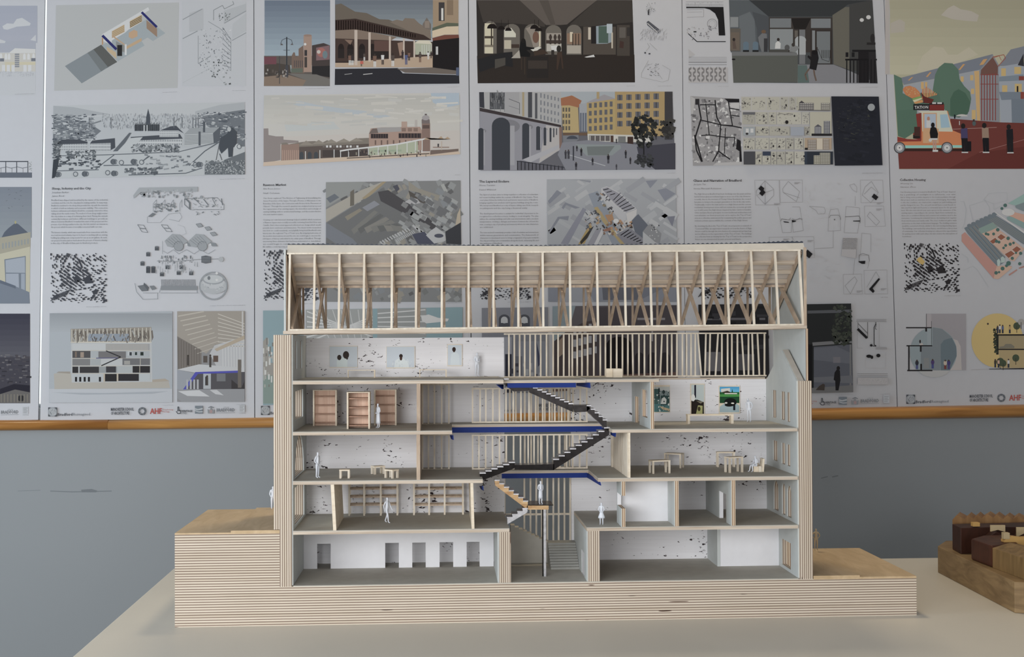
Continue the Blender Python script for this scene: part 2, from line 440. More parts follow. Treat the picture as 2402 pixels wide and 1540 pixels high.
# side walls, cut through by window openings
def wholes(X, lst):
    out = []
    for w in lst:
        if w[0] == 'r':
            a, b2, c, d = w[1:]
            p = onx(*a, X); q = onx(*b2, X)
            out.append([(p.y, p.z), (q.y, p.z), (q.y, q.z), (p.y, q.z)])
        else:
            p = onx(*w[1], X); q = onx(*w[2], X); y0, y1 = sorted((p.y, q.y)); z1 = max(p.z, q.z); z0 = min(p.z, q.z)
            rr = (y1-y0)/2; hh = rr*w[3]
            pts = [(y0, z0), (y1, z0)]
            for i in range(0, 11):
                t = math.pi*i/10; pts.append(((y0+y1)/2+rr*math.cos(t), z1-hh+hh*math.sin(t)))
            out.append(pts)
    return out
def zrect(y0, y1, z0, z1): return [(y0, z0), (y1, z0), (y1, z1), (y0, z1)]
def zarch(y0, y1, z0, z1, k=1.0, n=10):
    rr = (y1-y0)/2; hh = rr*k
    return [(y0, z0), (y1, z0)]+[((y0+y1)/2+rr*math.cos(math.pi*i/n), z1-hh+hh*math.sin(math.pi*i/n)) for i in range(n+1)]
topL = at(660, 785).z
HL = [zrect(0.034, 0.056, 0.353, 0.393), zrect(0.094, 0.118, 0.353, 0.393),
      zrect(0.030, 0.128, 0.281, 0.322), zarch(0.024, 0.139, 0.2003, 0.2585, 1.0), zrect(0.022, 0.142, 0.1335, 0.187)]
yz = lambda X0: (lambda u, v, w: (X0+w, u, v))
plate(zrect(0, 0.176, G, topL), HL, yz(WI-0.0185), 0.0165, 'side_wall', 'ply_wall', model, 'left side wall of laminated plywood').name
plate(zrect(0.0, 0.176, 0.1325, topL), HL, yz(WI-0.0265), 0.0079, 'outer_wall_layer', 'ply_wall', model, 'extra outer layers of the left side wall')
plate(zrect(0.002, 0.1715, G+0.0014, topL), HL, yz(WI-0.0020), 0.0018, 'wall_lining', 'grey_card', model, 'grey card lining of the left side wall')
def px_hole(x0, x1, yt0, yb0, arch=None):       # opening on the right wall read between two upright edges
    a, b2 = onx(x0, yt0, RI), onx(x1, yb0, RI)
    return a, b2
HR = []
for (xa, ya, xb, yb) in ((1812, 913.6, 1821.6, 980), (1832, 916.8, 1842, 985), (1845.5, 918.8, 1854, 989.6),
                         (1813.6, 1031, 1824.4, 1081.7), (1833.5, 1036.7, 1842.6, 1089.3), (1846, 1040.6, 1854.7, 1093.7)):
    p, q = onx(xa, ya, RI), onx(xb, yb, RI)
    HR.append(zrect(q.y, p.y, q.z, p.z))
for (xa, ya, xb, yb) in ((1815, 1128, 1827, 1198.7), (1834.6, 1135, 1843, 1208), (1846.5, 1140, 1857.3, 1215)):
    p, q = onx(xa, ya, RI), onx(xb, yb, RI)
    HR.append(zarch(q.y, p.y, q.z, p.z+0.003, 1.1))
p, q = onx(1833.6, 1261, RI), onx(1856, 1336, RI)
HR.append(zrect(q.y, p.y, q.z, p.z))
zs = 0.3335
plate(zrect(0, 0.176, G, zs), HR, yz(RI+0.0012), RO-RI-0.0012+0.0022, 'side_wall', 'ply_wall', model, 'right side wall of laminated plywood')
plate([(0.002, zs), (0.164, zs), (0.0815, 0.3775)], [], yz(RI+0.0012), 0.0085, 'gable_top', 'gable_grey', model, 'pointed gable on top of the right side wall')
rlin = [(0.002, G+0.0014), (0.1715, G+0.0014), (0.1715, zs-0.004), (0.164, zs), (0.0815, 0.3772), (0.004, zs)]
plate(rlin, HR, yz(RI-0.0006), 0.0018, 'wall_lining', 'grey_card', model, 'grey card lining of the right gabled wall')
# strips of plywood standing in the wide ground floor window of the right wall
m = MB()
for i in range(4):
    y = q.y+(p.y-q.y)*(i+0.6)/4.2
    m.box(RI+0.006, RI+0.009, y-0.002, y+0.002, q.z, p.z)
m.build('window_mullions', 'ply_thin', model)

# rear wall in two pieces, with the stair hall left open between them
def dims(pxa, pxb, Y): a, b2 = at(*pxa, Y), at(*pxb, Y); return a.x, b2.x, b2.z, a.z
x0 = WI-0.001; xo0 = at(1183, 1000, D).x; xo1 = at(1339.5, 1000, D).x
ztl = at(900, 792, D).z; ztr = at(1650, 889, D).z
MB().box(x0, xo0, D, D+0.006, G+0.0012, ztl).build('rear_wall', 'speckled_white', model, label='speckled white rear wall left of the stair hall')
MB().box(xo1, RI+0.001, D, D+0.006, G+0.0012, ztr).build('rear_wall', 'speckled_white', model, label='speckled white rear wall right of the stair hall')

# floor slabs (plywood edge, dark grey card on top)
def slab(pxs, ztop, y0, y1, th, nm='floor_slab', label=None, card=True):
    xa, xb = pxs
    s = MB().box(xa, xb, y0, y1, ztop-th, ztop-0.0012).build(nm, 'slab_edge', model, label=label)
    if card: MB().box(xa, xb, y0+0.0003, y1, ztop-0.0012, ztop).build('floor_card', 'floor_card', s)
    return s
e = lambda px, py: at(px, py).x
slab((WI, e(1195, 1242)), F1, 0, D, 0.0052, label='first floor slab, left of the stair hall')
slab((e(1376.5, 1240), RI-0.0006), F1, 0, D, 0.0052, label='first floor slab, right of the stair hall')
slab((WI, e(1132.5, 1131)), F2, 0, D, 0.0052, label='second floor slab, left of the stair')
slab((e(1403, 1120), RI-0.0006), F2, 0, D, 0.0052, label='second floor slab, right of the stair')
slab((WI, e(1060.5, 1012)), F3, 0, D, 0.0050, label='third floor slab, left of the blue beam')
slab((e(1436, 1006), RI-0.0006), F3, 0, D, 0.0050, label='third floor slab, right of the stair')
F4 = 0.3379
slab((WI, e(1181, 891)), F4, 0, D, 0.0052, label='top gallery floor slab, left of the stair')
F4R = at(1450, 888.5).z
slab((e(1377, 889), e(1546, 889)), F4R, 0, D, 0.0042, label='top landing slab above the white room')
YBR = 0.117
def bridge(xa, xb, ztop, th, lab, ytop=YBR):
    return slab((xa, xb), ztop, ytop, D, th, 'bridge_slab', lab)
bridge(e(1133, 1131)-0.0005, e(1403, 1120), at(1280, 1102.5, YBR).z, 0.0042, 'narrow bridge slab on the second floor')
bridge(e(1061, 1012), e(1436, 1006), at(1250, 993.5, YBR).z, 0.0042, 'narrow bridge slab on the third floor')
F4B = at(1265, 890.7, 0.02).z
bridge(e(1181, 891), e(1377, 889), F4B, 0.0042, 'narrow bridge slab under the roof storey', 0.02)
# blue beams under the bridges
def beam(pa, pb, Y, lab):     # pixel corners top-left, bottom-right read on plane Y
    a, b2 = at(*pa, Y), at(*pb, Y)
    MB().box(a.x, b2.x, Y, Y+0.002, b2.z, a.z).build('edge_beam', 'blue_card', model, label=lab)
beam((1177, 1108.6), (1377, 1119.5), YBR+0.001, 'blue beam under the second floor bridge')
beam((1060, 1000), (1420, 1011.5), YBR+0.001, 'blue beam under the third floor bridge')
beam((1190, 897.5), (1351, 908), 0.022, 'blue beam under the top bridge')
def sidebeam(pts, lab):       # blue return along the slab edge: (px, py, Y) corners
    q = [at(*t) for t in pts]
    X = q[0].x
    MB().prism([(q[0].x, q[0].y, q[0].z), (q[1].x, q[1].y, q[1].z), (q[2].x, q[2].y, q[2].z), (q[3].x, q[3].y, q[3].z)], (0.0015, 0, 0)).build('edge_beam', 'blue_card', model, label=lab)
sidebeam([(1377, 1109, 0.117), (1405, 1127, 0.003), (1408, 1138, 0.003), (1377, 1119.5, 0.117)], 'blue beam return under the right second floor slab')
sidebeam([(1352, 897.5, 0.10), (1382, 897, 0.012), (1383, 909.5, 0.012), (1352, 904, 0.10)], 'blue beam return under the top landing')
sidebeam([(1432, 1012, 0.05), (1443, 1013, 0.02), (1442, 1024, 0.02), (1432, 1019, 0.05)], 'short blue bracket beside the stair head on the third floor')
sidebeam([(1163, 901, 0.012), (1179, 901, 0.06), (1179, 912, 0.06), (1177, 912, 0.02)], 'short blue bracket at the top of the stair')
sidebeam([(1124, 1139, 0.05), (1131, 1139, 0.02), (1132, 1149, 0.02), (1128, 1147, 0.05)], 'short blue bracket at the foot of the middle flight')
sidebeam([(1055, 1020, 0.06), (1061, 1020, 0.03), (1062, 1031, 0.03), (1058, 1029, 0.06)], 'short blue bracket at the left end of the long beam')

# ground floor: piers, white screen with five doorways, white room, grey steps
def pier(xa, xb, ya, yb, y1, lab):
    a, b2 = at(xa, ya), at(xb, yb)
    return MB().box(a.x, b2.x, 0, y1, G+0.0012, F1-0.0052).build('pier', 'ply_wall', model, label=lab)
pl = pier(1171, 1198.5, 1247, 1373, 0.13, 'laminated plywood pier left of the entrance')
MB().box(at(1167.5, 1300).x, at(1171, 1300).x, 0.001, 0.129, G+0.0012, F1-0.0053).build('pier_lining', 'grey_card', pl)
pr = pier(1379, 1407, 1247, 1369, D, 'laminated plywood pier right of the entrance')
xp = at(1376.5, 1300).x; xq = at(1379, 1300).x
dr0, dr1 = onx(1364, 1300, xp).y, onx(1370.5, 1300, xp).y
zd = onx(1366, 1290, xp).z
plate(zrect(0.001, D, G+0.0012, F1-0.0053), [zrect(min(dr0, dr1), max(dr0, dr1), G+0.0016, zd)], yz(xp), xq-xp-0.0002, 'pier_lining', 'grey_card', pr)
MB().box(xq-0.0007, xq-0.0002, min(dr0, dr1)-0.0005, max(dr0, dr1)+0.0005, G+0.0013, zd+0.0005).build('door_panel', 'white_card', pr)
YS = 0.129
a, b2 = at(709, 1250, YS), at(1158, 1336, YS)
zdt = at(920, 1272.5, YS).z
dh = []
for xa, xb in ((744, 775.6), (903.5, 935.5), (967, 998.5), (1031, 1063), (1094.6, 1125)):
    dh.append((at(xa, 1300, YS).x, at(xb, 1300, YS).x))
zb = G+0.0012; out = [(WI, zb)]
for l, r_ in dh: out += [(l, zb), (l, zdt), (r_, zdt), (r_, zb)]
out += [(b2.x, zb), (b2.x, F1-0.0053), (WI, F1-0.0053)]
plate(out, [], lambda u, v, w: (u, YS+w, v), 0.002, 'doorway_screen', 'white_card', model, 'white partition with five dark doorways on the ground floor')
YR = 0.102
a, b2 = at(1689, 1240, YR), at(1826, 1330, YR)
rm = MB().box(a.x, RI-0.0008, YR, YR+0.002, G+0.0013, F1-0.0053).build('room_front', 'white_card', model, label='plain white panel at the right end of the ground floor')
MB().box(a.x-0.0045, a.x-0.0001, YR-0.0008, D-0.0002, G+0.0013, F1-0.0053).build('room_side', 'grey_card', model)
# wide steps turning left up to the first floor
YT = 0.152
st = MB()
n = 10; ya, yb = 0.096, YT
xs0, xs1 = onz(1293, 1338, G).x, at(1362, 1330, 0.096).x
hz = (at(1315, 1273, YT).z-G)/n
for i in range(n):
    y = ya+(yb-ya)*i/n
    st.box(xs0, min(xs1, xp-0.0003), y, D-0.0003, G+0.0012+hz*i, G+0.0012+hz*(i+1))
steps = st.build('entrance_steps', 'step_grey', model, label='pale grey steps climbing to the back of the entrance')
st = MB()
zc = G+0.0012+hz*n
x_l = at(1199, 1300, YT).x
zt = at(1200, 1229, YT).z; k = 9
zlow = at(1283, 1271, YT).z
for i in range(k):
    x1_ = xs0-0.0004-(xs0-x_l)*i/k; z1_ = zlow+(zt-zlow)*(i+0.5)/k
    xn = xs0-0.0004-(xs0-x_l)*(i+1)/k
    st.box(xn, x1_, YT, D-0.0003, G+0.0013, z1_)
st.build('upper_steps', 'floor_card', model, label='dark grey stepped block rising to the left behind the column')

# partitions on the upper floors
def part_wall(pxa, pxb, z0, z1, y1, mat, nm, lab, y0=0.0):
    return MB().box(at(*pxa, y0).x, at(*pxb, y0).x, y0, y1, z0, z1).build(nm, mat, model, label=lab)
part_wall((977.5, 960), (986, 960), F3, F4-0.0053, D, 'roof_wood', 'partition', 'plywood partition on the third floor, left of the slatted hall')
part_wall((977, 1070), (985.5, 1070), F2, F3-0.0051, D, 'roof_wood', 'partition', 'plywood partition on the second floor, left of the slatted hall')
def lean(pt0, pt1, pb0, pb1, y1, lab):
    a, b2, c, d = at(*pt0), at(*pt1), at(*pb1), at(*pb0)
    for v in (a, b2): v.z = F2-0.0053
    for v in (c, d): v.z = F1
    MB().prism([a, b2, c, d], (0, y1, 0)).build('leaning_partition', 'veneer_pale', model, label=lab)
lean((775.5, 1141), (783.5, 1141), (781.5, 1239), (789, 1239), 0.128, 'leaning timber partition near the left wall of the first floor')
lean((1103.5, 1140), (1110, 1140), (1106.5, 1236), (1113, 1236), 0.15, 'leaning timber partition near the stair on the first floor')
# third floor right: grey wall with a doorway and a slot
xw0, xw1 = e(1526.5, 950), e(1534, 950)
def hy(px, X, py=950): return onx(px, py, X).y
p1, p2 = onx(1490, 928, xw0), onx(1501.5, 990, xw0)
p3, p4 = onx(1507, 912, xw0), onx(1520, 980, xw0)
o_ = [(0, F3), (p2.y, F3), (p2.y, p1.z), (p1.y, p1.z), (p1.y, F3), (D-0.0002, F3), (D-0.0002, ztr-0.001), (0.0, F4R-0.0043)]
o_[-2] = (D-0.0002, F4R-0.0043)
pw = plate(o_, [zrect(p4.y, p3.y, p4.z, p3.z)], yz(xw0), xw1-xw0, 'partition', 'ply_thin', model, 'partition with doorway and slot beside the hall of paintings')
plate([(u+0.0006 if u == 0 else u, v) for u, v in o_], [zrect(p4.y, p3.y, p4.z, p3.z)], yz(xw0-0.0008), 0.0007, 'partition_lining', 'grey_card', pw)
# second floor right: slatted plywood partition and a post behind it
xs_ = e(1474, 1060)
part_wall((1474, 1060), (1478.6, 1060), F2, F3-0.0051, 0.150, 'veneer_pale', 'partition', 'pale slatted plywood partition on the second floor')
m = MB()
for i in range(20):
    y = 0.004+i*0.0073
    m.box(xs_-0.0010, xs_-0.0001, y, y+0.0056, F2, F3-0.0051)
m.build('partition_slats', 'bass_wood', model, label='upright slats facing the stair on the second floor')
MB().box(at(1434, 1060, 0.152).x, at(1440.5, 1060, 0.152).x, 0.152, 0.158, F2, F3-0.0051).build('post', 'bass_wood', model)
# first floor right
xa0, xa1 = e(1458.8, 1180), e(1466.8, 1180)
zA, zB = at(1462, 1162).z, at(1462, 1192).z
ya = hy(1447, xa0)
yj = 0.042
oA = [(0, F1), (ya, F1), (ya, F2-0.0053), (0, F2-0.0053), (0, zA), (yj, zA), (yj, zB), (0, zB)]
pA = plate(oA, [], yz(xa0), xa1-xa0, 'partition', 'ply_thin', model, 'notched partition left of the white room on the first floor')
plate([(u+0.0005 if u < 0.001 else u, v) for u, v in oA], [], yz(xa0-0.0008), 0.0007, 'partition_lining', 'grey_card', pA)
MB().box(xa0-0.0008, xa1, yj-0.0008, yj-0.0001, zB, zA).build('window_jamb', 'white_card', pA)
YW = 0.052
xb0, xb1 = e(1583.5, 1180), e(1592, 1180)
MB().box(xa1, xb0-0.0009, YW, YW+0.002, F1, F2-0.0053).build('room_back', 'white_card', model, label='plain white back panel of the small first floor room')
pB = part_wall((1583.5, 1180), (1592, 1180), F1, F2-0.0053, 0.062, 'ply_thin', 'partition', 'plywood partition right of the white room on the first floor')
MB().box(xb0-0.0008, xb0-0.0001, 0.0006, YW-0.0002, F1, F2-0.0053).build('partition_lining', 'grey_card', pB)
xc0, xc1 = e(1716.6, 1180), e(1725, 1180)
d0, d1 = hy(1688, xc0, 1180), hy(1704.5, xc0, 1180)
zD = onx(1690, 1151, xc0).z
oC = [(0, F1), (d1, F1), (d1, zD), (d0, zD), (d0, F1), (D-0.0002, F1), (D-0.0002, F2-0.0053), (0, F2-0.0053)]
pC = plate(oC, [], yz(xc0), xc1-xc0, 'partition', 'ply_thin', model, 'partition with a doorway in the right half of the first floor')
plate([(u+0.0006 if u == 0 else u, v) for u, v in oC], [], yz(xc0-0.0008), 0.0007, 'partition_lining', 'grey_card', pC)
MB().box(xc0-0.0002, xc1, d0-0.0012, d0-0.0001, F1, zD).build('door_jamb', 'white_card', pC)

# upright slat screens
def screen(xs, Y, ptop, pbot, w, lab, rails=True, one=False, h=0.0018, leans=None, ext=None):
    """ptop/pbot: pixel rows of the slat ends at mid span, read on plane Y"""
    mid = xs[len(xs)//2]
    z1, z0 = at(mid, ptop, Y).z, at(mid, pbot, Y).z
    if rails:
        a = at(ext[0] if ext else xs[0], (ptop+pbot)/2, Y).x-w/2; b2 = at(ext[1] if ext else xs[-1], (ptop+pbot)/2, Y).x+w/2
        root = MB().box(a, b2, Y, Y+h, z0-0.0022, z0).box(a, b2, Y, Y+h, z1, z1+0.0022).build('slat_screen', 'bass_wood', model, label=lab)
    else: root = None
    m = MB()
    for i, px in enumerate(xs):
        pt = pb = px
        if leans and i in leans: pt, pb = leans[i]
        xt, xb = at(pt, ptop, Y).x, at(pb, pbot, Y).x
        mm = m if one else MB()
        mm.hexa([(xb-w/2, Y, z0), (xb+w/2, Y, z0), (xb+w/2, Y+h, z0), (xb-w/2, Y+h, z0), (xt-w/2, Y, z1), (xt+w/2, Y, z1), (xt+w/2, Y+h, z1), (xt-w/2, Y+h, z1)])
        if not one: mm.build('slat', 'bass_wood', root or model)
    if one: m.build('slats' if root else 'slat_screen', 'bass_wood', root or model, label=None if root else lab)
top_xs = [1193.7, 1206.4, 1219, 1230.7, 1243.4, 1255.7, 1268.3, 1282, 1297.6, 1309.2, 1322.3, 1335.2, 1342.4, 1354, 1365.2, 1378.4, 1393, 1408.2, 1420.3, 1433, 1446.6, 1460.2, 1472.9, 1484.3, 1498.9, 1511.8, 1526, 1538, 1551.6, 1565.5, 1575.9, 1588, 1600.9, 1610.7, 1621.1, 1631, 1641, 1655, 1667, 1681.5, 1693.5, 1707, 1717, 1730, 1742.5, 1756, 1765.8, 1779, 1793.5]
lean_ = {28: (1566-14+1, 1549), 36: (1637, 1645), 39: (1684.5, 1678.5), 38: (1666, 1664), 44: (1740, 1746), 37: (1656, 1654), 46: (1764.5, 1767.5), 47: (1777, 1781.5), 23: (1483.5, 1485)}
screen(top_xs, D+0.0008, 783.5, 880.5, 0.0024, 'long screen of thin slats along the top storey, right of the gallery', leans=lean_, ext=(1184, 1796))
MB().box(xo1+0.06, RI-0.002, D-0.0006, D+0.004, ztr, ztr+0.0026).build('wall_plate', 'slab_edge', model, label='timber plate on top of the right rear wall')
YF = 0.128
f3x = [1108.4, 1126, 1139.6, 1156, 1171.5, 1187, 1204, 1222, 1241, 1256.6, 1273, 1289, 1301.5, 1317.6, 1332.6, 1344.3, 1361, 1376.5]
screen(f3x, YF, 912, 987, 0.0023, 'slat screen standing on the third floor bridge')
f2x = [1108.6, 1123.4, 1139.2, 1155.3, 1171.7, 1187.8, 1204.7, 1221, 1239, 1252.7, 1268.8, 1283.9, 1299, 1313, 1329.4, 1343.6, 1359.7, 1376.6]
screen(f2x, YF, 1021, 1096, 0.0023, 'slat screen standing on the second floor bridge')
screen([1196, 1210, 1222, 1231, 1246, 1262, 1278, 1295, 1311, 1325, 1336], D+0.001, 906, 990, 0.0026, 'rear slats of the third floor stair hall', rails=False, one=True)
screen([1187, 1231, 1246, 1262, 1271, 1284, 1311, 1325, 1336], D+0.001, 1018, 1098, 0.0026, 'rear slats of the second floor stair hall', rails=False, one=True)
screen([1230, 1244.4, 1258, 1271, 1284, 1298, 1310.5, 1324, 1337.5], D+0.001, 1119, 1272, 0.0026, 'rear slats of the entrance hall', rails=False, one=True)
a, b2 = at(1183, 1206, D).x, at(1340, 1206, D).x
zz = at(1260, 1206, D).z
MB().box(a, b2, D+0.0008, D+0.004, zz-0.0013, zz+0.0013).box(a, a+0.0018, D+0.0008, D+0.004, zz, ztr-0.12).build('hall_rail', 'bass_wood', model)
for rows, lab in (((903, 993), 'short slat screen beside the third floor partition'), ((1021, 1099), 'short slat screen beside the second floor partition')):
    screen([991, 1005, 1019, 1036, 1053], 0.145, rows[0], rows[1], 0.0023, lab, one=True)
# lattice racks against the first floor rear wall
def lattice(posts, rows, Y, ytop, ybot, lab):
    m = MB()
    z1 = F2-0.0054; z0 = F1+0.0002
    for yy in (Y, Y+0.019):
        for px in posts:
            x = at(px, 1180, Y).x
            m.box(x-0.0011, x+0.0011, yy, yy+0.0022, z0, z1)
        for r_ in rows:
            z = at(posts[1], r_, Y).z
            m.box(at(posts[0], 1180, Y).x, at(posts[-1], 1180, Y).x, yy+0.0004, yy+0.0018, z-0.0010, z+0.0010)
    for px in posts:
        x = at(px, 1180, Y).x
        for r_ in rows:
            z = at(posts[1], r_, Y).z
            m.box(x-0.0008, x+0.0008, Y+0.002, Y+0.019, z-0.0008, z+0.0008)
    return m
# stair of mirror board
def flight(a, b2, n, th, y0, y1, mat, lab, up=False, tread=True):
    """profile of a flight between two pixel points (first is the higher one) on plane y0"""
    (x0_, y0_), (x1_, y1_) = a, b2
    pts = []
    for i in range(n):
        xi = x0_+(x1_-x0_)*i/n; xj = x0_+(x1_-x0_)*(i+1)/n
        yi = y0_+(y1_-y0_)*i/n; yj = y0_+(y1_-y0_)*(i+1)/n
        pts += [(xi, yi), (xj, yi)]
    pts += [(x1_, y1_), (x1_, y1_+th), (x0_+(x1_-x0_)*0.02, y0_+th)]
    o = MB().sweep(pts, y0, y1).build('stair_flight', mat, model, label=lab)
    if tread:
        t = MB()
        for i in range(n):
            xi = x0_+(x1_-x0_)*i/n; xj = x0_+(x1_-x0_)*(i+1)/n; yi = y0_+(y1_-y0_)*i/n
            p, q = at(xi, yi, y0), at(xj, yi, y0)
            s = 1 if q.x > p.x else -1
            t.box(min(p.x, q.x+0.0006*s), max(p.x, q.x+0.0006*s), y0-0.0012, y1+0.0012, p.z-0.0006, p.z+0.0010)
        t.build('treads', 'mirror_tread', o)
    return o
def landing(pts, y0, y1, mat, lab):
    return MB().sweep(pts, y0, y1).build('stair_landing', mat, model, label=lab)
S0, S1 = 0.035, 0.060
flight((1182, 889), (1203, 905), 2, 12, S0, S1, 'mirror_board', 'short top flight of the dark mirrored stair')
landing([(1202, 905), (1240, 903.5), (1240, 916), (1231, 917), (1204, 917.5)], S0, S1, 'mirror_board', 'upper landing of the mirrored stair')
flight((1239.5, 905), (1344, 951), 10, 15, S0, S1, 'mirror_board', 'long upper flight of the dark mirrored stair')
landing([(1343, 950), (1377, 949.5), (1384, 957), (1376, 965), (1348, 967)], S0, S1, 'mirror_board', 'middle landing of the mirrored stair')
flight((1376, 951), (1423, 993), 5, 13, S0, S1, 'mirror_board', 'short flight arriving at the third floor')
flight((1431, 1003), (1298, 1085), 10, 17, S0, S1, 'mirror_board', 'long flight between second and third floor')
landing([(1207, 1090), (1300, 1088), (1300, 1102), (1225, 1101), (1207, 1101)], S0, S1, 'mirror_board', 'long landing above the second floor bridge')
flight((1208, 1084), (1126, 1114), 6, 14, S0, S1, 'mirror_board', 'lower flight reaching the left second floor slab')
flight((1160, 1126), (1238, 1183), 7, 12, S0, S1, 'amber_reflection_board', 'flight below the second floor, its wood reflection painted in amber')
landing([(1236, 1185), (1287, 1185), (1287, 1194.5), (1236, 1194.5)], S0, S1, 'amber_reflection_board', 'landing on top of the mirrored column, its wood reflection painted in amber')
MB().sweep([(1238, 1183.4), (1298, 1183.4), (1298, 1185), (1238, 1185)], S0-0.001, S1+0.02).build('landing_top', 'mirror_board', model)
flight((1238, 1192), (1190, 1220), 4, 9, S0, S1, 'mirror_tread', 'lowest flight of the stair, at the first floor slab')
c = at(1276.5, 1300, 0.046)
col = MB().box(c.x-0.0028, c.x+0.0028, 0.043, 0.049, G+0.0012, at(1276, 1194.5, S0).z).build('column', 'mirror_board', model, label='mirrored column under the lowest landing')
MB().box(c.x-0.0012, c.x+0.0024, 0.0412, 0.0428, G+0.0012, at(1276, 1195, S0).z).build('column_facing', 'mirror_tread', col)

# timber roof: front and rear posts, crossed struts, sheets on purlins
TB_L, TB_R = at(680, 594.5), at(1876, 586.5)
def topz(x): return TB_L.z+(TB_R.z-TB_L.z)*(x-TB_L.x)/(TB_R.x-TB_L.x)
BB_L, BB_R = at(664, 779), at(1893, 766)
def botz(x): return BB_L.z+(BB_R.z-BB_L.z)*(x-BB_L.x)/(BB_R.x-BB_L.x)
def sbeam(m, xa, xb, y0, y1, fz, lo, hi):
    m.hexa([(xa, y0, fz(xa)+lo), (xb, y0, fz(xb)+lo), (xb, y1, fz(xb)+lo), (xa, y1, fz(xa)+lo),
            (xa, y0, fz(xa)+hi), (xb, y0, fz(xb)+hi), (xb, y1, fz(xb)+hi), (xa, y1, fz(xa)+hi)])
    return m
YRB = 0.170
xl, xr = BB_L.x, BB_R.x
rb = sbeam(MB(), xl, xr, 0, 0.004, botz, -0.0025, 0.0020); sbeam(rb, xl, xr, YRB, YRB+0.004, botz, -0.0025, 0.0020)
sbeam(rb, xl, xl+0.004, 0.004, YRB, botz, -0.0025, 0.0020); sbeam(rb, xr-0.004, xr, 0.004, YRB, botz, -0.0025, 0.0020)
roof = rb.build('roof', 'slab_edge', model, label='open timber roof with crossed struts along the top of the model')
tb_ = MB(); sbeam(tb_, at(673, 594).x, at(1878, 586).x, -0.0004, 0.004, topz, -0.0011, 0.0011)
sbeam(tb_, at(673, 594).x, at(1878, 586).x, YRB, YRB+0.004, topz, -0.0011, 0.0011)
tb_.build('ridge_beam', 'bass_wood', roof)
lb_ = MB(); sbeam(lb_, at(675, 771).x, at(1886, 762).x, -0.0004, 0.003, lambda x: botz(x)+0.0034, -0.0013, 0.0010)
lb_.build('sill_beam', 'bass_wood', roof)
posts = [678.7, 737, 795.3, 853.5, 919, 976, 1036.3, 1099.2, 1157.5, 1215.5, 1273.8, 1337.4, 1401.5, 1466.5, 1526.9, 1590.4, 1650.1, 1707.5, 1765.8, 1822.7, 1879.5]
for i, px in enumerate(posts):
    d_ = 1.2-3.7*(i/20)**1.5*1.6
    xt, xb = at(px+d_, 600).x, at(px-d_, 765).x
    xm = (xt+xb)/2
    zt, zb_ = topz(xm)-0.0011, botz(xm)+0.0044
    w = 0.0030
    m = MB()
    m.hexa([(xb-w/2, 0, zb_), (xb+w/2, 0, zb_), (xb+w/2, 0.0035, zb_), (xb-w/2, 0.0035, zb_), (xt-w/2, 0, zt), (xt+w/2, 0, zt), (xt+w/2, 0.0035, zt), (xt-w/2, 0.0035, zt)])
    m.build('post', 'bass_wood', roof)
    m = MB()
    m.box(xm-w/2, xm+w/2, YRB, YRB+0.0035, zb_-0.003, zt)
    s_ = 1 if i < 10 else -1
    y0, y1 = 0.004, YRB-0.0005
    m.bar((xm, y0, zt-0.001), (xm, y1, zb_), 0.0032, 0.0066)
    m.bar((xm+0.0034*s_, y0, zb_), (xm+0.0034*s_, y1, zt-0.001), 0.0032, 0.0066)
    m.build('truss', 'roof_wood', roof)
# roof sheets falling from both ridges to the valley
xa, xb = at(676, 600).x, at(1884, 600).x
zt = topz(xa); zt2 = topz(xb)
vz = at(1100, 671, 0.0845).z
def sheet(ya, za, yb, zb, zr):   # slopes with the ridge
    return [(xa, ya, za), (xb, ya, zr), (xb, yb, zb), (xa, yb, zb)]
zl_ = vz
m = MB()
m.prism([(xa, 0.006, zt-0.001), (xb, 0.006, zt2-0.001), (xb, 0.0838, vz+0.0005), (xa, 0.0838, vz-0.0006)], (0, 0.0005, 0.0012))
m.prism([(xa, YRB-0.004, zt-0.001), (xb, YRB-0.004, zt2-0.001), (xb, 0.0868, vz+0.0005), (xa, 0.0868, vz-0.0006)], (0, -0.0005, 0.0012))
m.build('roof_sheet', 'roof_sheet', roof)
for k_, f in enumerate((0.27, 0.53, 0.80)):
    y = 0.006+(0.0838-0.006)*f
    za, zb2 = zt-0.001+(vz-zt)*f, zt2-0.001+(vz-zt2)*f
    m = MB()
    m.hexa([(xa, y-0.0022, za-0.0014), (xb, y-0.0022, zb2-0.0014), (xb, y+0.0012, zb2-0.0052), (xa, y+0.0012, za-0.0052),
            (xa, y-0.0005, za+0.0006), (xb, y-0.0005, zb2+0.0006), (xb, y+0.003, zb2-0.0032), (xa, y+0.003, za-0.0032)])
    m.build('purlin', 'slab_edge', roof)
MB().box(xa, xb, 0.0800, 0.0835, vz-0.0022, vz+0.0012).build('valley_beam', 'roof_wood', roof)
# fascia above the front beam, dark corrugated sheet showing over it
def fz(x): 
    a0, a1, a2 = at(675, 574, 0.012), at(1270, 577, 0.012), at(1885, 569.5, 0.012)
    if x < a1.x: return a0.z+(a1.z-a0.z)*(x-a0.x)/(a1.x-a0.x)
    return a1.z+(a2.z-a1.z)*(x-a1.x)/(a2.x-a1.x)
x0_, x1_ = at(675, 574, 0.012).x, at(1884, 570, 0.012).x
N = 8
m = MB()
for i in range(N):
    u, v = x0_+(x1_-x0_)*i/N, x0_+(x1_-x0_)*(i+1)/N
    m.hexa([(u, 0.003, topz(u)+0.0011), (v, 0.003, topz(v)+0.0011), (v, 0.006, topz(v)+0.0011), (u, 0.006, topz(u)+0.0011),
            (u, 0.0115, fz(u)), (v, 0.0115, fz(v)), (v, 0.0140, fz(v)), (u, 0.0140, fz(u))])
m.build('fascia', 'fascia_grey', roof)
m = MB(); n = 430; vs = []
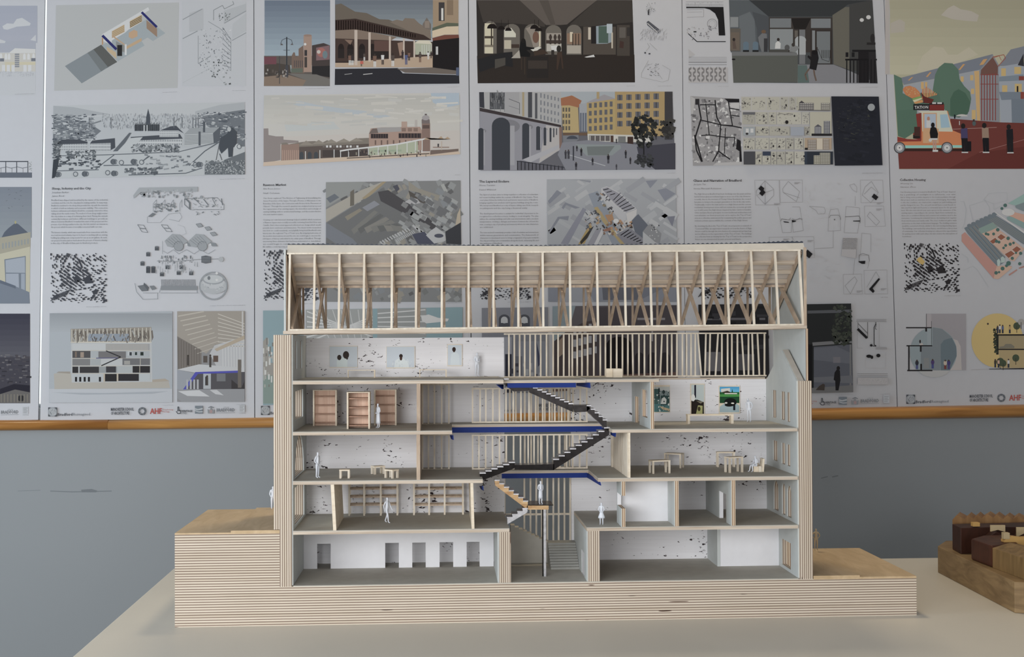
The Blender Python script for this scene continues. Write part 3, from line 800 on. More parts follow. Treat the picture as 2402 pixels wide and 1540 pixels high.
for i in range(n+1):
    x = x0_+(x1_-x0_)*i/n; w = 0.0007*math.sin(i*math.pi/2*1.0+0.4)
    up = 0.0012+0.0008*max(0, 1-abs(x-x0_-0.05)/0.06)+0.0018*max(0, 1-abs(x-x1_+0.025)/0.05)
    for (y, dz) in ((0.0125, 0.0), (0.0125, up+w), (0.080, up+w-0.031), (0.080, -0.033)):
        vs.append((x, y, fz(x)+dz))
fs = []
for i in range(n):
    a = 4*i
    for j in range(4): fs.append((a+j, a+(j+1) % 4, a+4+(j+1) % 4, a+4+j))
fs += [(0, 1, 2, 3), (4*n+3, 4*n+2, 4*n+1, 4*n)]
m.add(vs, fs).build('corrugated_cover', 'corrugated_grey', roof)
# gable panels of the roof storey
xg0, xg1 = at(666, 680).x, at(670.5, 680).x
MB().box(xg0, xg1, -0.001, YRB+0.004, botz(xg0)+0.002, topz(xg0)+0.006).build('gable_panel', 'grey_card', roof, label='thin left end panel of the roof')
MB().box(xg1, xg1+0.0014, 0.002, YRB+0.004, botz(xg0)+0.002, topz(xg0)-0.002).build('gable_lining', 'roof_wood', roof)
MB().prism([(xg0-0.004, 0.10, botz(xg0)-0.003), (xg0-0.0002, 0.10, botz(xg0)-0.003), (xg0-0.0002, 0.10, botz(xg0)+0.034)], (0, 0.06, 0)).build('gable_bracket', 'veneer_pale', roof)
xh = at(1886, 680).x
MB().box(xh, xh+0.0028, -0.001, YRB+0.004, botz(xh)+0.002, topz(xh)+0.003).build('gable_panel', 'grey_card', roof, label='right end panel of the roof')
MB().box(xh-0.0006, xh+0.0034, -0.0012, -0.0001, botz(xh)+0.002, topz(xh)+0.004).build('gable_edge', 'roof_wood', roof)
# tall grey panel closing the right end of the top storey
xk = at(1890.5, 830).x
kp = MB().box(xk, xk+0.0024, 0.0004, 0.176, zs+0.0002, botz(xk)-0.0026).build('end_panel', 'grey_card', model, label='tall grey end panel right of the slat screen')
MB().box(xk-0.0002, xk+0.0030, -0.0009, 0.0003, zs+0.0003, botz(xk)-0.0026).build('panel_edge', 'ply_thin', kp)

# ------------------------------------------------------------------ scale figures
DEF = dict(pelvis=(0, 0, .93), belly=(0, 0, 1.08), chest=(0, 0, 1.28), collar=(0, 0, 1.43), neck=(0, -.01, 1.50), chin=(0, -.035, 1.575), head=(0, -.015, 1.655), crown=(0, 0, 1.72),
    shl=(-.17, 0, 1.41), ell=(-.23, .03, 1.14), wrl=(-.24, -.04, .90), hal=(-.24, -.06, .82),
    shr=(.17, 0, 1.41), elr=(.23, .03, 1.14), wrr=(.24, -.04, .90), har=(.24, -.06, .82),
    hil=(-.09, 0, .90), knl=(-.10, -.01, .50), anl=(-.10, .03, .09), tol=(-.11, -.13, .035),
    hir=(.09, 0, .90), knr=(.10, -.01, .50), anr=(.10, .03, .09), tor=(.11, -.13, .035))
RAD = dict(pelvis=.125, belly=.115, chest=.135, collar=.10, neck=.055, chin=.070, head=.092, crown=.060,
    shl=.065, ell=.045, wrl=.032, hal=.034, shr=.065, elr=.045, wrr=.032, har=.034,
    hil=.095, knl=.062, anl=.042, tol=.034, hir=.095, knr=.062, anr=.042, tor=.034)
BON = [('pelvis', 'belly'), ('belly', 'chest'), ('chest', 'collar'), ('collar', 'neck'), ('neck', 'chin'), ('chin', 'head'), ('head', 'crown'),
    ('collar', 'shl'), ('shl', 'ell'), ('ell', 'wrl'), ('wrl', 'hal'), ('collar', 'shr'), ('shr', 'elr'), ('elr', 'wrr'), ('wrr', 'har'),
    ('pelvis', 'hil'), ('hil', 'knl'), ('knl', 'anl'), ('anl', 'tol'), ('pelvis', 'hir'), ('hir', 'knr'), ('knr', 'anr'), ('anr', 'tor')]
def figure(loc, height, rz, pose, label, mat='resin_white', skirt=None, slim=1.0):
    P = dict(DEF); P.update(pose)
    names = list(P); vs = [Vector(P[n]) for n in names]; rad = [RAD[n]*(slim if n not in ('head', 'chin', 'crown') else 1) for n in names]
    ed = [(names.index(a), names.index(b2)) for a, b2 in BON]
    for sd in ('l', 'r'):                       # four fingers and a thumb
        h = Vector(P['ha'+sd]); d = (h-Vector(P['wr'+sd])).normalized(); a = d.cross(Vector((1, 0, 0))).normalized()
        hi = names.index('ha'+sd)
        for k in range(4):
            vs.append(h+d*(0.085-0.008*abs(k-1.4))+a*(k-1.5)*0.019); rad.append(0.010); ed.append((hi, len(vs)-1))
        vs.append(h+d*0.03+a*(-0.055)+Vector((0, -0.01, 0))); rad.append(0.011); ed.append((hi, len(vs)-1))
    me = bpy.data.meshes.new('skel'); me.from_pydata(vs, ed, [])
    o = bpy.data.objects.new('skel', me); COL.objects.link(o)
    sk = o.modifiers.new('skin', 'SKIN'); sk.use_smooth_shade = True
    for i, r_ in enumerate(rad):
        me.skin_vertices[0].data[i].radius = (r_, r_)
    for i in range(len(vs)): me.skin_vertices[0].data[i].use_root = False
    me.skin_vertices[0].data[names.index('pelvis')].use_root = True
    sub = o.modifiers.new('sub', 'SUBSURF'); sub.levels = 1; sub.render_levels = 1
    dg = bpy.context.evaluated_depsgraph_get()
    m2 = bpy.data.meshes.new_from_object(o.evaluated_get(dg))
    bpy.data.objects.remove(o); bpy.data.meshes.remove(me)
    zmin = min(v.co.z for v in m2.vertices); zmax = max(v.co.z for v in m2.vertices)
    s = height/(zmax-zmin)
    root = thing('scale_figure', loc, label, 'figurine', 'small cast scale figures on the model', rz)
    m2.name = 'body'
    for v in m2.vertices: v.co = (v.co-Vector((0, 0, zmin)))*s
    for p in m2.polygons: p.use_smooth = True
    m2.materials.append(MATS[mat])
    b2 = bpy.data.objects.new('body', m2); COL.objects.link(b2); b2.parent = root
    ORG[b2.name] = Vector(loc)
    if skirt:
        zt, zb, r0, r1 = skirt
        mb = MB(); n = 14
        prof = [(zt, r0), (zt-(zt-zb)*0.35, r0*1.18), (zt-(zt-zb)*0.8, r1*0.95), (zb, r1), (zb+0.01, r1*0.6)]
        vs = [(rr*math.cos(2*math.pi*i/n)*s+loc[0], (rr*0.8*math.sin(2*math.pi*i/n)+P['pelvis'][1])*s+loc[1], (z-zmin)*s+loc[2]) for z, rr in prof for i in range(n)]
        fs = [(k*n+i, k*n+(i+1) % n, (k+1)*n+(i+1) % n, (k+1)*n+i) for k in range(len(prof)-1) for i in range(n)]
        fs += [tuple(range(n)), tuple(range((len(prof)-1)*n, len(prof)*n))]
        mb.add(vs, fs).build('skirt', mat, root, smooth=True)
    return root
def foot(px, py, Z): v = onz(px, py, Z); return (v.x, v.y, Z)
ARMS_IN = dict(ell=(-.21, .02, 1.14), wrl=(-.13, -.14, 1.05), hal=(-.06, -.17, 1.04), elr=(.21, .02, 1.14), wrr=(.13, -.14, 1.05), har=(.06, -.17, 1.06))
POCKET = dict(ell=(-.24, .06, 1.14), wrl=(-.17, -.05, .95), hal=(-.13, -.08, .90), elr=(.24, .06, 1.14), wrr=(.17, -.05, .95), har=(.13, -.08, .90))
WALK = dict(hil=(-.09, 0, .90), knl=(-.10, -.16, .52), anl=(-.10, -.20, .09), tol=(-.11, -.36, .05), hir=(.09, 0, .90), knr=(.10, .08, .50), anr=(.10, .26, .12), tor=(.11, .12, .035),
            ell=(-.23, .10, 1.15), wrl=(-.22, .05, .92), hal=(-.22, .03, .84), elr=(.22, -.08, 1.15), wrr=(.20, -.22, .97), har=(.20, -.26, .90))
HIPS = dict(ell=(-.34, .08, 1.16), wrl=(-.19, -.03, 1.00), hal=(-.14, -.05, .97), elr=(.34, .08, 1.16), wrr=(.19, -.03, 1.00), har=(.14, -.05, .97))
SIT = dict(pelvis=(0, .02, .46), belly=(0, .05, .60), chest=(0, .03, .82), collar=(0, .0, .96), neck=(0, -.03, 1.03), chin=(0, -.06, 1.10), head=(0, -.045, 1.18), crown=(0, -.03, 1.25),
           shl=(-.17, .0, .94), ell=(-.24, -.02, .70), wrl=(-.16, -.26, .60), hal=(-.10, -.32, .58), shr=(.17, .0, .94), elr=(.24, -.02, .70), wrr=(.16, -.26, .60), har=(.10, -.32, .58),
           hil=(-.09, -.02, .45), knl=(-.11, -.42, .50), anl=(-.11, -.50, .09), tol=(-.12, -.66, .04), hir=(.09, -.02, .45), knr=(.11, -.42, .50), anr=(.11, -.36, .09), tor=(.12, -.52, .04))
def hpx(a, b2, Y): return at(1200, a, Y).z-at(1200, b2, Y).z
def fig(px, py, ptop, Z, rz, pose, label, **kw):
    f = foot(px, py, Z); return figure(f, hpx(ptop, py, f[1]), rz, pose, label, **kw)
def fgy(px, Y, Z, ptop, pbot, rz, pose, label, **kw):
    x = at(px, (ptop+pbot)/2, Y).x; return figure((x, Y, Z), hpx(ptop, pbot, Y), rz, pose, label, **kw)
fgy(1119, 0.160, F4, 829, 886, 0.5, ARMS_IN, 'white figure facing the paintings on the top gallery, at its right end', slim=1.05)
fig(887, 1003, 946, F3, -0.9, ARMS_IN, 'white figure in a long dress between the bookcases on the third floor', skirt=(1.12, .32, .14, .20), slim=.95)
fgy(1757, 0.135, F3, 932, 988.5, -0.5, dict(POCKET, **dict(crown=(-.10, 0, 1.71), head=(-.09, -.015, 1.645), chin=(-.07, -.035, 1.56), neck=(-.05, -.01, 1.49), collar=(-.04, 0, 1.42))), 'white figure leaning beside the colourful painting on the third floor')
fig(745, 1120, 1060, F2, 1.0, POCKET, 'white figure with hands in pockets near the arched window on the second floor')
fig(908, 1225, 1166, F1, 0.9, WALK, 'white striding figure in front of the lattice racks on the first floor', slim=1.0)
fig(1411, 1229.5, 1178, F1, -0.2, dict(ARMS_IN), 'white figure in a short flared skirt on the first floor, right of the stair', skirt=(1.08, .52, .13, .27), slim=.9)
lz = at(1268, 1183.4, S0).z+0.0
fgy(1268, 0.046, lz, 1130, 1184, 0.4, ARMS_IN, 'white figure standing on the lowest stair landing above the mirrored column', skirt=(1.1, .42, .13, .18), slim=.95)
fgy(640.5, 0.225, 0.1318, 1148, 1200, 0.3, POCKET, 'white figure half hidden by the left wall on the tall terrace', slim=1.15)
fgy(1914, 0.215, 0.0578, 1234, 1285, 0.0, HIPS, 'cream figure with hands on hips on the low right terrace', mat='resin_cream')
chp = foot(1778, 1106, F2)
sitf = figure((chp[0]-0.002, chp[1]+0.0055, F2), hpx(1068, 1106, chp[1]), -1.15, SIT, 'white seated figure in the small armchair on the second floor')

# ------------------------------------------------------------------ furniture of the model
def facing(px0, px1, py, Y):
    a, b2 = at(px0, py, Y), at(px1, py, Y); return a, b2
# armchair
cx_, cy_ = chp[0], chp[1]+0.006
ch = thing('armchair', (cx_, cy_, F2), 'tiny pale timber armchair under the seated figure on the second floor', 'chair', rz=0)
MB().box(cx_-0.006, cx_+0.005, cy_-0.006, cy_+0.007, F2, F2+0.0078).build('seat', 'veneer_pale', ch)
MB().prism([(cx_+0.0052, cy_-0.007, F2), (cx_+0.0085, cy_-0.007, F2), (cx_+0.0098, cy_-0.007, F2+0.019), (cx_+0.0070, cy_-0.007, F2+0.019)], (0, 0.015, 0)).build('backrest', 'veneer_pale', ch)
for sy, zt_ in ((-0.0082, 0.0085), (0.0072, 0.0115)):
    MB().box(cx_+0.0005, cx_+0.005, cy_+sy, cy_+sy+0.0010, F2, F2+zt_).build('armrest', 'bass_wood', ch)
# gallery benches: top and two slab legs
def bench(px0, px1, ptop, pbot, Y, Z, label, th=0.0014, dp=0.011, lt=0.0022):
    a, b2 = at(px0, pbot, Y), at(px1, pbot, Y); z1 = at((px0+px1)/2, ptop, Y).z
    c = ((a.x+b2.x)/2, Y+dp/2, Z)
    t = thing('gallery_bench', c, label, 'bench', 'little gallery benches')
    MB().box(a.x, b2.x, Y, Y+dp, z1-th, z1).build('seat', 'veneer_pale', t)
    for x in (a.x, b2.x-lt): MB().box(x+0.0003*(1 if x == a.x else -1), x+lt, Y+0.0003, Y+dp-0.0003, Z, z1-th).build('leg', 'veneer_pale', t)
    return t
b1 = bench(815, 880, 867, 886.5, 0.140, F4, 'pale thin bench under the painting of two heads on the top gallery', th=0.0010, lt=0.0016, dp=0.008)
c1 = Vector(ORG[b1.name]); xb = at((983+1048)/2, 877, 0.140).x
copy_thing(b1, (xb, c1.y, c1.z), 'pale thin bench between the middle and right paintings on the top gallery', group='little gallery benches')
bench(1613, 1721, 971, 992, 0.100, F3, 'longest gallery bench, in front of the three paintings on the third floor', th=0.0022, lt=0.0036, dp=0.013)
# reception box on the top landing
bx = at(1443, 880, 0.10)
kb = thing('counter_box', (bx.x, 0.10, F4R), 'small open plywood box standing on the top landing before the slats', 'box')
m = MB(); x0_, x1_ = at(1425, 880, 0.085).x, at(1460, 880, 0.085).x; zt_ = at(1440, 864.5, 0.085).z
xm = at(1441, 880, 0.085).x
MB().box(x0_, xm, 0.098, 0.0995, F4R, zt_).build('side_board', 'veneer_pale', kb)
MB().box(xm, x1_, 0.085, 0.0865, F4R, zt_).build('front_board', 'veneer_pale', kb)
MB().box(xm-0.0013, xm-0.0001, 0.085, 0.0978, F4R, zt_).build('end_board', 'veneer_pale', kb)
MB().box(x0_, x1_, 0.110, 0.1115, F4R, zt_).build('back_board', 'veneer_pale', kb)
MB().box(x1_-0.0013, x1_, 0.0867, 0.1098, F4R, zt_).build('end_board', 'veneer_pale', kb)
# bookcases
def bookcase(px0, px1, ptop, pbot, Y, label, dp=0.010, src=None):
    a, b2 = at(px0, pbot, Y), at(px1, pbot, Y); z1 = at((px0+px1)/2, ptop, Y).z; Z = F3
    c = ((a.x+b2.x)/2, Y+dp/2, Z)
    t = thing('bookcase', c, label, 'bookcase', 'empty timber bookcases on the third floor')
    w = 0.0022
    for x in (a.x, b2.x-w): MB().box(x, x+w, Y, Y+dp, Z, z1).build('side_panel', 'veneer_pale', t)
    MB().box(a.x+w, b2.x-w, Y+dp-0.0012, Y+dp, Z, z1-0.0012).build('back_panel', 'rosy_veneer', t)
    MB().box(a.x+w, b2.x-w, Y+0.0002, Y+dp, z1-0.0011, z1).build('top_panel', 'veneer_pale', t)
    for k in range(4):
        z = Z+0.0035+(z1-Z)*(0.245*k)
        MB().box(a.x+w, b2.x-w, Y+min(0.003, dp*.2), Y+dp-0.0013, z, z+0.0018).build('shelf', 'shelf_brown', t)
    return t
bookcase(734, 790, 914, 993, 0.122, 'empty bookcase nearest the left wall of the third floor')
bookcase(813.5, 867.5, 919, 1001.5, 0.050, 'empty bookcase standing forward in the middle of the third floor room', dp=0.026)
bookcase(877.5, 930, 913, 992, 0.122, 'empty bookcase behind the figure in a dress on the third floor')
# stools and tables
def table(c, w, d, h, th, lg, label, kind, rz, mat='veneer_pale', group=None):
    t = thing(kind, c, label, 'stool' if kind == 'stool' else 'table', group, rz)
    x, y, z = c
    MB().box(x-w/2, x+w/2, y-d/2, y+d/2, z+h-th, z+h).build('top', mat, t)
    for sx in (-1, 1):
        for sy in (-1, 1):
            X, Y = x+sx*(w/2-lg*0.55), y+sy*(d/2-lg*0.55)
            MB().box(X-lg/2, X+lg/2, Y-lg/2, Y+lg/2, z, z+h-th).build('leg', 'bass_wood', t)
    return t
def tpos(px0, px1, pbot, Z): v = onz((px0+px1)/2, pbot, Z); return v
for px0, px1, pt, pb, dy, wd, dd, rz, lab in (
        (796, 820, 1101, 1121.5, 0.007, 0.0146, 0.014, 0.0, 'leftmost of the three low stools on the second floor'),
        (869, 903, 1093, 1112, 0.0075, 0.0175, 0.0125, 0.5, 'rearmost of the three low stools on the second floor'),
        (901, 935, 1101.5, 1121.5, 0.0075, 0.0165, 0.0125, -0.75, 'front right of the three low stools on the second floor')):
    v = tpos(px0, px1, pb, F2)
    h = hpx(pt, pb, v.y+0.002)
    table((v.x, v.y+dy, F2), wd, dd, h, 0.0019, 0.0027, lab, 'stool', rz, group='low stools on the second floor')
for px0, px1, pt, pb, wd, dd, rz, lab in (
        (1521, 1577, 1079, 1110, 0.028, 0.016, 0.22, 'lower front table of the left pair on the second floor'),
        (1556, 1611, 1062.5, 1097, 0.027, 0.016, -0.5, 'higher rear table of the left pair on the second floor'),
        (1680, 1729, 1059.5, 1095, 0.0275, 0.012, -0.08, 'rear table of the right pair, close to the speckled wall on the second floor'),
        (1701, 1747, 1071, 1108, 0.024, 0.014, 0.35, 'front table of the right pair, beside the seated figure on the second floor')):
    v = tpos(px0, px1, pb, F2)
    h = hpx(pt, pb, v.y+0.004)
    table((v.x, v.y+0.0075, F2), wd, dd, h, 0.0018, 0.0026, lab, 'work_table', rz, group='work tables on the second floor')
# lattice racks
for posts_, lab in (([819, 854, 893, 932], 'left timber lattice rack on the first floor, beside the leaning partition'),
                    ([971, 1006.5, 1043, 1086], 'right timber lattice rack on the first floor, nearer the stair')):
    m = MB(); Y = 0.143
    z1 = F2-0.0062; z0 = F1+0.0002
    xs_p = [at(p_, 1180, Y).x for p_ in posts_]
    zr_ = [at(posts_[1], r_, Y).z for r_ in (1146.5, 1165, 1184)]
    rk = thing('lattice_rack', ((xs_p[0]+xs_p[-1])/2, Y+0.01, z0), lab, 'rack', 'lattice racks on the first floor')
    for yy in (Y, Y+0.019):
        for x in xs_p: MB().box(x-0.0013, x+0.0013, yy, yy+0.0024, z0, z1).build('upright', 'bass_wood', rk)
        for z in zr_: MB().box(xs_p[0], xs_p[-1], yy+0.0004, yy+0.0020, z-0.0011, z+0.0011).build('cross_rail', 'roof_wood', rk)
    m = MB()
    for x in xs_p:
        for z in zr_: m.box(x-0.0008, x+0.0008, Y+0.0024, Y+0.019, z-0.0008, z+0.0008)
    m.build('spacers', 'roof_wood', rk)

# ------------------------------------------------------------------ printing on flat sheets
PAPER = [(0, (197, 200, 211)), (350, (189, 192, 204)), (600, (182, 185, 196)), (1200, (167, 167, 174)), (1800, (154, 152, 153)), (2402, (138, 134, 132))]
def paper(px):
    for (x0, c0), (x1, c1) in zip(PAPER, PAPER[1:]):
        if px <= x1 or x1 == 2402:
            t = max(0.0, min(1.0, (px-x0)/(x1-x0)))
            return tuple(lin(a)+(lin(b2)-lin(a))*t for a, b2 in zip(c0, c1))
class Print:
    """ink shapes read from the photograph, laid on the sheet at depth Y; white balance taken from the bare paper beside them"""
    STEP = 3e-6
    def __init__(s, parent, Y, ref=None, white=0.52, sat=0.70):
        s.white, s.sat = white, sat
        s.dim = 1.0; s.parent, s.Y, s.ref = parent, Y, ref; s.n = 0; s.o = (0, 0, 1.0); s.new()
    def new(s): s.vs = []; s.fs = []; s.cs = []; return s
    def f(s, ox, oy, k): s.o = (ox, oy, k); return s
    def P(s, x, y): return (s.o[0]+x/s.o[2], s.o[1]+y/s.o[2])
    def ink(s, rgb, px):
        w = s.ref or paper(px)
        k = sum(w)/3
        w = tuple(0.4*a+0.6*k for a in w)
        v = [lin(c*s.dim)/w_*s.white for c, w_ in zip(rgb, w)]
        g = 0.25*v[0]+0.6*v[1]+0.15*v[2]
        return tuple(max(0.003, min(s.white*1.22, g+(c-g)*s.sat)) for c in v)
    def raw(s, pts, rgb, lift=True):
        if lift: s.n += 1
        k = len(s.vs); Y = s.Y-0.00012-s.n*s.STEP
        s.vs += [at(x, y, Y) for x, y in pts]; s.fs.append(tuple(range(k, k+len(pts))))
        s.cs.append(s.ink(rgb, sum(p[0] for p in pts)/len(pts)))
    def poly(s, pts, rgb, lift=True): s.raw([s.P(*p) for p in pts], rgb, lift); return s
    def rect(s, x0, y0, x1, y1, rgb, lift=True): return s.poly([(x0, y0), (x1, y0), (x1, y1), (x0, y1)], rgb, lift)
    def line(s, pts, w, rgb, lift=True):
        if w < 4: w *= 1.3
        if lift: s.n += 1
        for (x0, y0), (x1, y1) in zip(pts, pts[1:]):
            d = math.hypot(x1-x0, y1-y0) or 1; nx, ny = -(y1-y0)/d*w/2, (x1-x0)/d*w/2
            s.poly([(x0+nx, y0+ny), (x1+nx, y1+ny), (x1-nx, y1-ny), (x0-nx, y0-ny)], rgb, False)
        return s
    def ell(s, cx, cy, rx, ry, rgb, n=18, lift=True, a0=0.0, a1=360.0, rot=0.0):
        pts = []; full = a1-a0 >= 360; cr, sr = math.cos(rot), math.sin(rot)
        for i in range(n if full else n+1):
            t = math.radians(a0+(a1-a0)*i/n); x, y = rx*math.cos(t), -ry*math.sin(t)
            pts.append((cx+x*cr-y*sr, cy+x*sr+y*cr))
        return s.poly(pts, rgb, lift)
    def ring(s, cx, cy, r0, r1, rgb, n=20):
        s.n += 1
        for i in range(n):
            t, u = 2*math.pi*i/n, 2*math.pi*(i+1)/n
            s.poly([(cx+r0*math.cos(t), cy+r0*math.sin(t)), (cx+r1*math.cos(t), cy+r1*math.sin(t)), (cx+r1*math.cos(u), cy+r1*math.sin(u)), (cx+r0*math.cos(u), cy+r0*math.sin(u))], rgb, False)
        return s
    def vgrad(s, x0, y0, x1, y1, c0, c1, n=10):   # sky printed in bands
        s.n += 1
        for i in range(n):
            t = i/(n-1); c = tuple(a+(b2-a)*t for a, b2 in zip(c0, c1))
            s.rect(x0, y0+(y1-y0)*i/n, x1, y0+(y1-y0)*(i+1)/n, c, False)
        return s
    def scatter(s, n, x0, y0, x1, y1, w, h, cols, seed, ang=None, clip=None):
        r_ = random.Random(seed); base = s.n
        for i in range(n):
            x, y = r_.uniform(x0, x1), r_.uniform(y0, y1)
            if clip and not clip(x, y): continue
            ww, hh = r_.uniform(*w)/2, r_.uniform(*h)/2; a = r_.choice(ang) if ang else 0.0
            ca, sa = math.cos(a), math.sin(a)
            s.n = base+1+i % 24
            s.poly([(x+u*ca-v*sa, y+u*sa+v*ca) for u, v in ((-ww, -hh), (ww, -hh), (ww, hh), (-ww, hh))], r_.choice(cols), False)
        s.n = base+26
        return s
    def text(s, body, x0, yb0, x1, yb1, cap, rgb, bold=False, slant=0.0):
        cu = bpy.data.curves.new('glyphs', 'FONT'); cu.body = body; cu.resolution_u = 1
        if bold: cu.offset = 0.022
        tmp = bpy.data.objects.new('glyphs', cu); me = bpy.data.meshes.new_from_object(tmp)
        if len(me.vertices):
            xs = [v.co.x for v in me.vertices]; a, b2 = min(xs), max(xs)
            s.n += 1; k = len(s.vs); Y = s.Y-0.00012-s.n*s.STEP
            for v in me.vertices:
                u = (v.co.x-a)/(b2-a); hgt = v.co.y/0.70*cap
                px, py = s.P(x0+u*(x1-x0)+hgt*slant, yb0+u*(yb1-yb0)-hgt)
                s.vs.append(at(px, py, Y))
            c = s.ink(rgb, s.P((x0+x1)/2, 0)[0])
            for p in me.polygons:
                s.fs.append(tuple(i+k for i in p.vertices)); s.cs.append(c)
        bpy.data.objects.remove(tmp); bpy.data.curves.remove(cu); bpy.data.meshes.remove(me)
        return s
    def out(s, name, label=None, parent=None):
        par = parent or s.parent
        off = ORG[par.name]
        me = bpy.data.meshes.new(name); me.from_pydata([tuple(v-off) for v in s.vs], [], s.fs)
        at_ = me.color_attributes.new('ink', 'FLOAT_COLOR', 'CORNER')
        for p in me.polygons:
            c = s.cs[p.index]
            for li in p.loop_indices: at_.data[li].color = (c[0], c[1], c[2], 1)
        bm = bmesh.new(); bm.from_mesh(me)
        for fc in bm.faces:
            if fc.normal.y > 0: fc.normal_flip()
        bm.to_mesh(me); bm.free()
        me.materials.append(MATS['print_ink'])
        o = bpy.data.objects.new(name, me); COL.objects.link(o); o.parent = par; ORG[o.name] = off
        if label: o['label'] = label
        s.new(); return o

# scuffs on the wall under the ledge
sc_ = Print(wall_back, WY, (lin(132), lin(141), lin(147)), 0.285, 1.0)
sc_.line([(42, 1151), (95, 1149)], 1.0, (120, 128, 134)).line([(118, 1151), (170, 1153), (215, 1152), (262, 1151)], 1.6, (114, 122, 128)).poly([(190, 1148), (215, 1146), (228, 1150), (226, 1154), (192, 1154)], (112, 119, 125))
sc_.line([(1926, 1121), (1942, 1117)], 1.5, (112, 118, 123)).line([(1952, 1118), (1966, 1115)], 2.0, (114, 120, 125)); sc_.out('scuff_marks')

# ------------------------------------------------------------------ small paintings on the rear wall
def painting(px0, py0, px1, py1, label, draw, ref, edge='veneer_pale'):
    Y = D-0.0022
    a, b2 = at(px0, py0, Y), at(px1, py1, Y)
    t = thing('painting', ((a.x+b2.x)/2, D, b2.z), label, 'painting')
    MB().box(a.x, b2.x, Y, D-0.0001, b2.z, a.z).build('canvas', edge, t)
    pr_ = Print(t, Y+0.00008, tuple(lin(v) for v in ref), 0.80, 0.9); draw(pr_); pr_.out('painted_image')
    return t
WR = (202, 200, 206)
def p1(c):
    c.f(630, 770, 4.003).rect(572, 168, 833, 362, (176, 184, 194)).poly([(640, 300), (700, 270), (740, 285), (740, 362), (640, 362)], (186, 196, 200))
    c.ell(664, 272, 20, 25, (52, 44, 42)).ell(727, 248, 29, 36, (50, 42, 40)).poly([(735, 270), (748, 280), (738, 294), (730, 288)], (50, 42, 40))
def p2(c):
    c.f(630, 770, 4.003).rect(1108, 170, 1370, 366, (176, 184, 195)).poly([(1190, 300), (1225, 280), (1265, 280), (1310, 310), (1320, 366), (1180, 366)], (190, 197, 202))
    c.ell(1243, 258, 17, 19, (44, 34, 34)).ell(1243, 280, 12, 20, (60, 40, 34))
    c.scatter(40, 1160, 290, 1345, 362, (2, 4), (8, 22), [(164, 172, 182), (196, 200, 204)], 3, [0.2, -0.3])
def p3(c):
    c.f(630, 770, 4.003).rect(1682, 154, 1814, 346, (178, 186, 197)).poly([(1715, 240), (1740, 220), (1765, 222), (1790, 250), (1795, 346), (1705, 346)], (186, 194, 202))
    c.ell(1741, 196, 17, 22, (46, 32, 30)).rect(1733, 210, 1750, 222, (56, 38, 32))
painting(772.5, 811, 838.5, 861.5, 'pale painting of two dark heads, leftmost on the top gallery wall', p1, WR)
painting(906, 812, 973.5, 863, 'pale painting of a single dark head, middle of the top gallery wall', p2, WR)
painting(1049, 807, 1084.5, 858, 'narrow pale painting of a dark head, right on the top gallery wall', p3, WR)
WR2 = (205, 208, 214)
def p4(c):
    c.f(1450, 770, 4.804).rect(400, 655, 580, 940, (120, 136, 140)).rect(400, 655, 580, 700, (182, 188, 190)).rect(402, 680, 470, 850, (62, 92, 92)).rect(402, 850, 580, 940, (70, 112, 116))
    c.rect(480, 755, 578, 860, (46, 70, 70)).ell(512, 715, 16, 22, (40, 50, 54)).rect(455, 668, 466, 790, (30, 36, 44)).poly([(490, 790), (520, 770), (545, 800), (540, 850), (480, 850)], (190, 196, 196))
    c.poly([(460, 870), (580, 905), (580, 935), (500, 910)], (176, 158, 128)).scatter(50, 404, 700, 578, 930, (4, 16), (4, 18), [(34, 44, 46), (200, 206, 206), (58, 84, 86)], 5)
def p5(c):
    c.f(1450, 770, 4.804).rect(824, 632, 968, 968, (176, 188, 190)).rect(858, 636, 878, 780, (30, 30, 46)).poly([(824, 815), (890, 800), (966, 830), (966, 968), (824, 968)], (36, 30, 26))
    c.poly([(900, 865), (952, 870), (950, 966), (876, 966)], (158, 160, 108)).ell(912, 905, 16, 26, (60, 54, 34)).ell(845, 780, 22, 40, (212, 214, 214)).rect(866, 800, 876, 830, (30, 30, 30)).poly([(880, 815), (960, 825), (930, 845)], (120, 116, 100))
def p6(c):
    c.f(1450, 770, 4.804).vgrad(1144, 655, 1366, 720, (64, 150, 200), (96, 176, 214), 5).rect(1144, 716, 1366, 770, (34, 96, 50)).rect(1144, 742, 1366, 768, (66, 140, 66)).rect(1144, 768, 1366, 840, (24, 70, 42))
    c.poly([(1144, 880), (1210, 835), (1320, 835), (1366, 870), (1366, 944), (1144, 944)], (150, 172, 180)).poly([(1160, 680), (1260, 670), (1262, 712), (1160, 716)], (198, 200, 196))
    c.poly([(1160, 720), (1230, 700), (1290, 728), (1240, 740)], (60, 52, 44)).rect(1200, 726, 1340, 740, (190, 190, 182)).poly([(1285, 680), (1296, 720), (1278, 720)], (26, 66, 44)).poly([(1148, 690), (1158, 740), (1144, 740)], (26, 66, 44))
    c.ell(1265, 830, 70, 48, (14, 20, 20)).ell(1216, 838, 16, 9, (206, 206, 200)).ell(1290, 842, 18, 9, (206, 206, 200)).ell(1250, 862, 50, 18, (16, 18, 18)).rect(1296, 860, 1320, 920, (20, 26, 40)).ell(1307, 858, 9, 12, (24, 20, 20))
painting(1532.5, 903, 1571.5, 967, 'dark teal painting cut off by the partition on the third floor', p4, WR2)
painting(1619.5, 899.5, 1653, 973, 'narrow painting with black lower half behind the long bench', p5, WR2)
painting(1686.5, 904, 1736, 969, 'painting of dark figures on a green lawn under blue sky', p6, WR2)

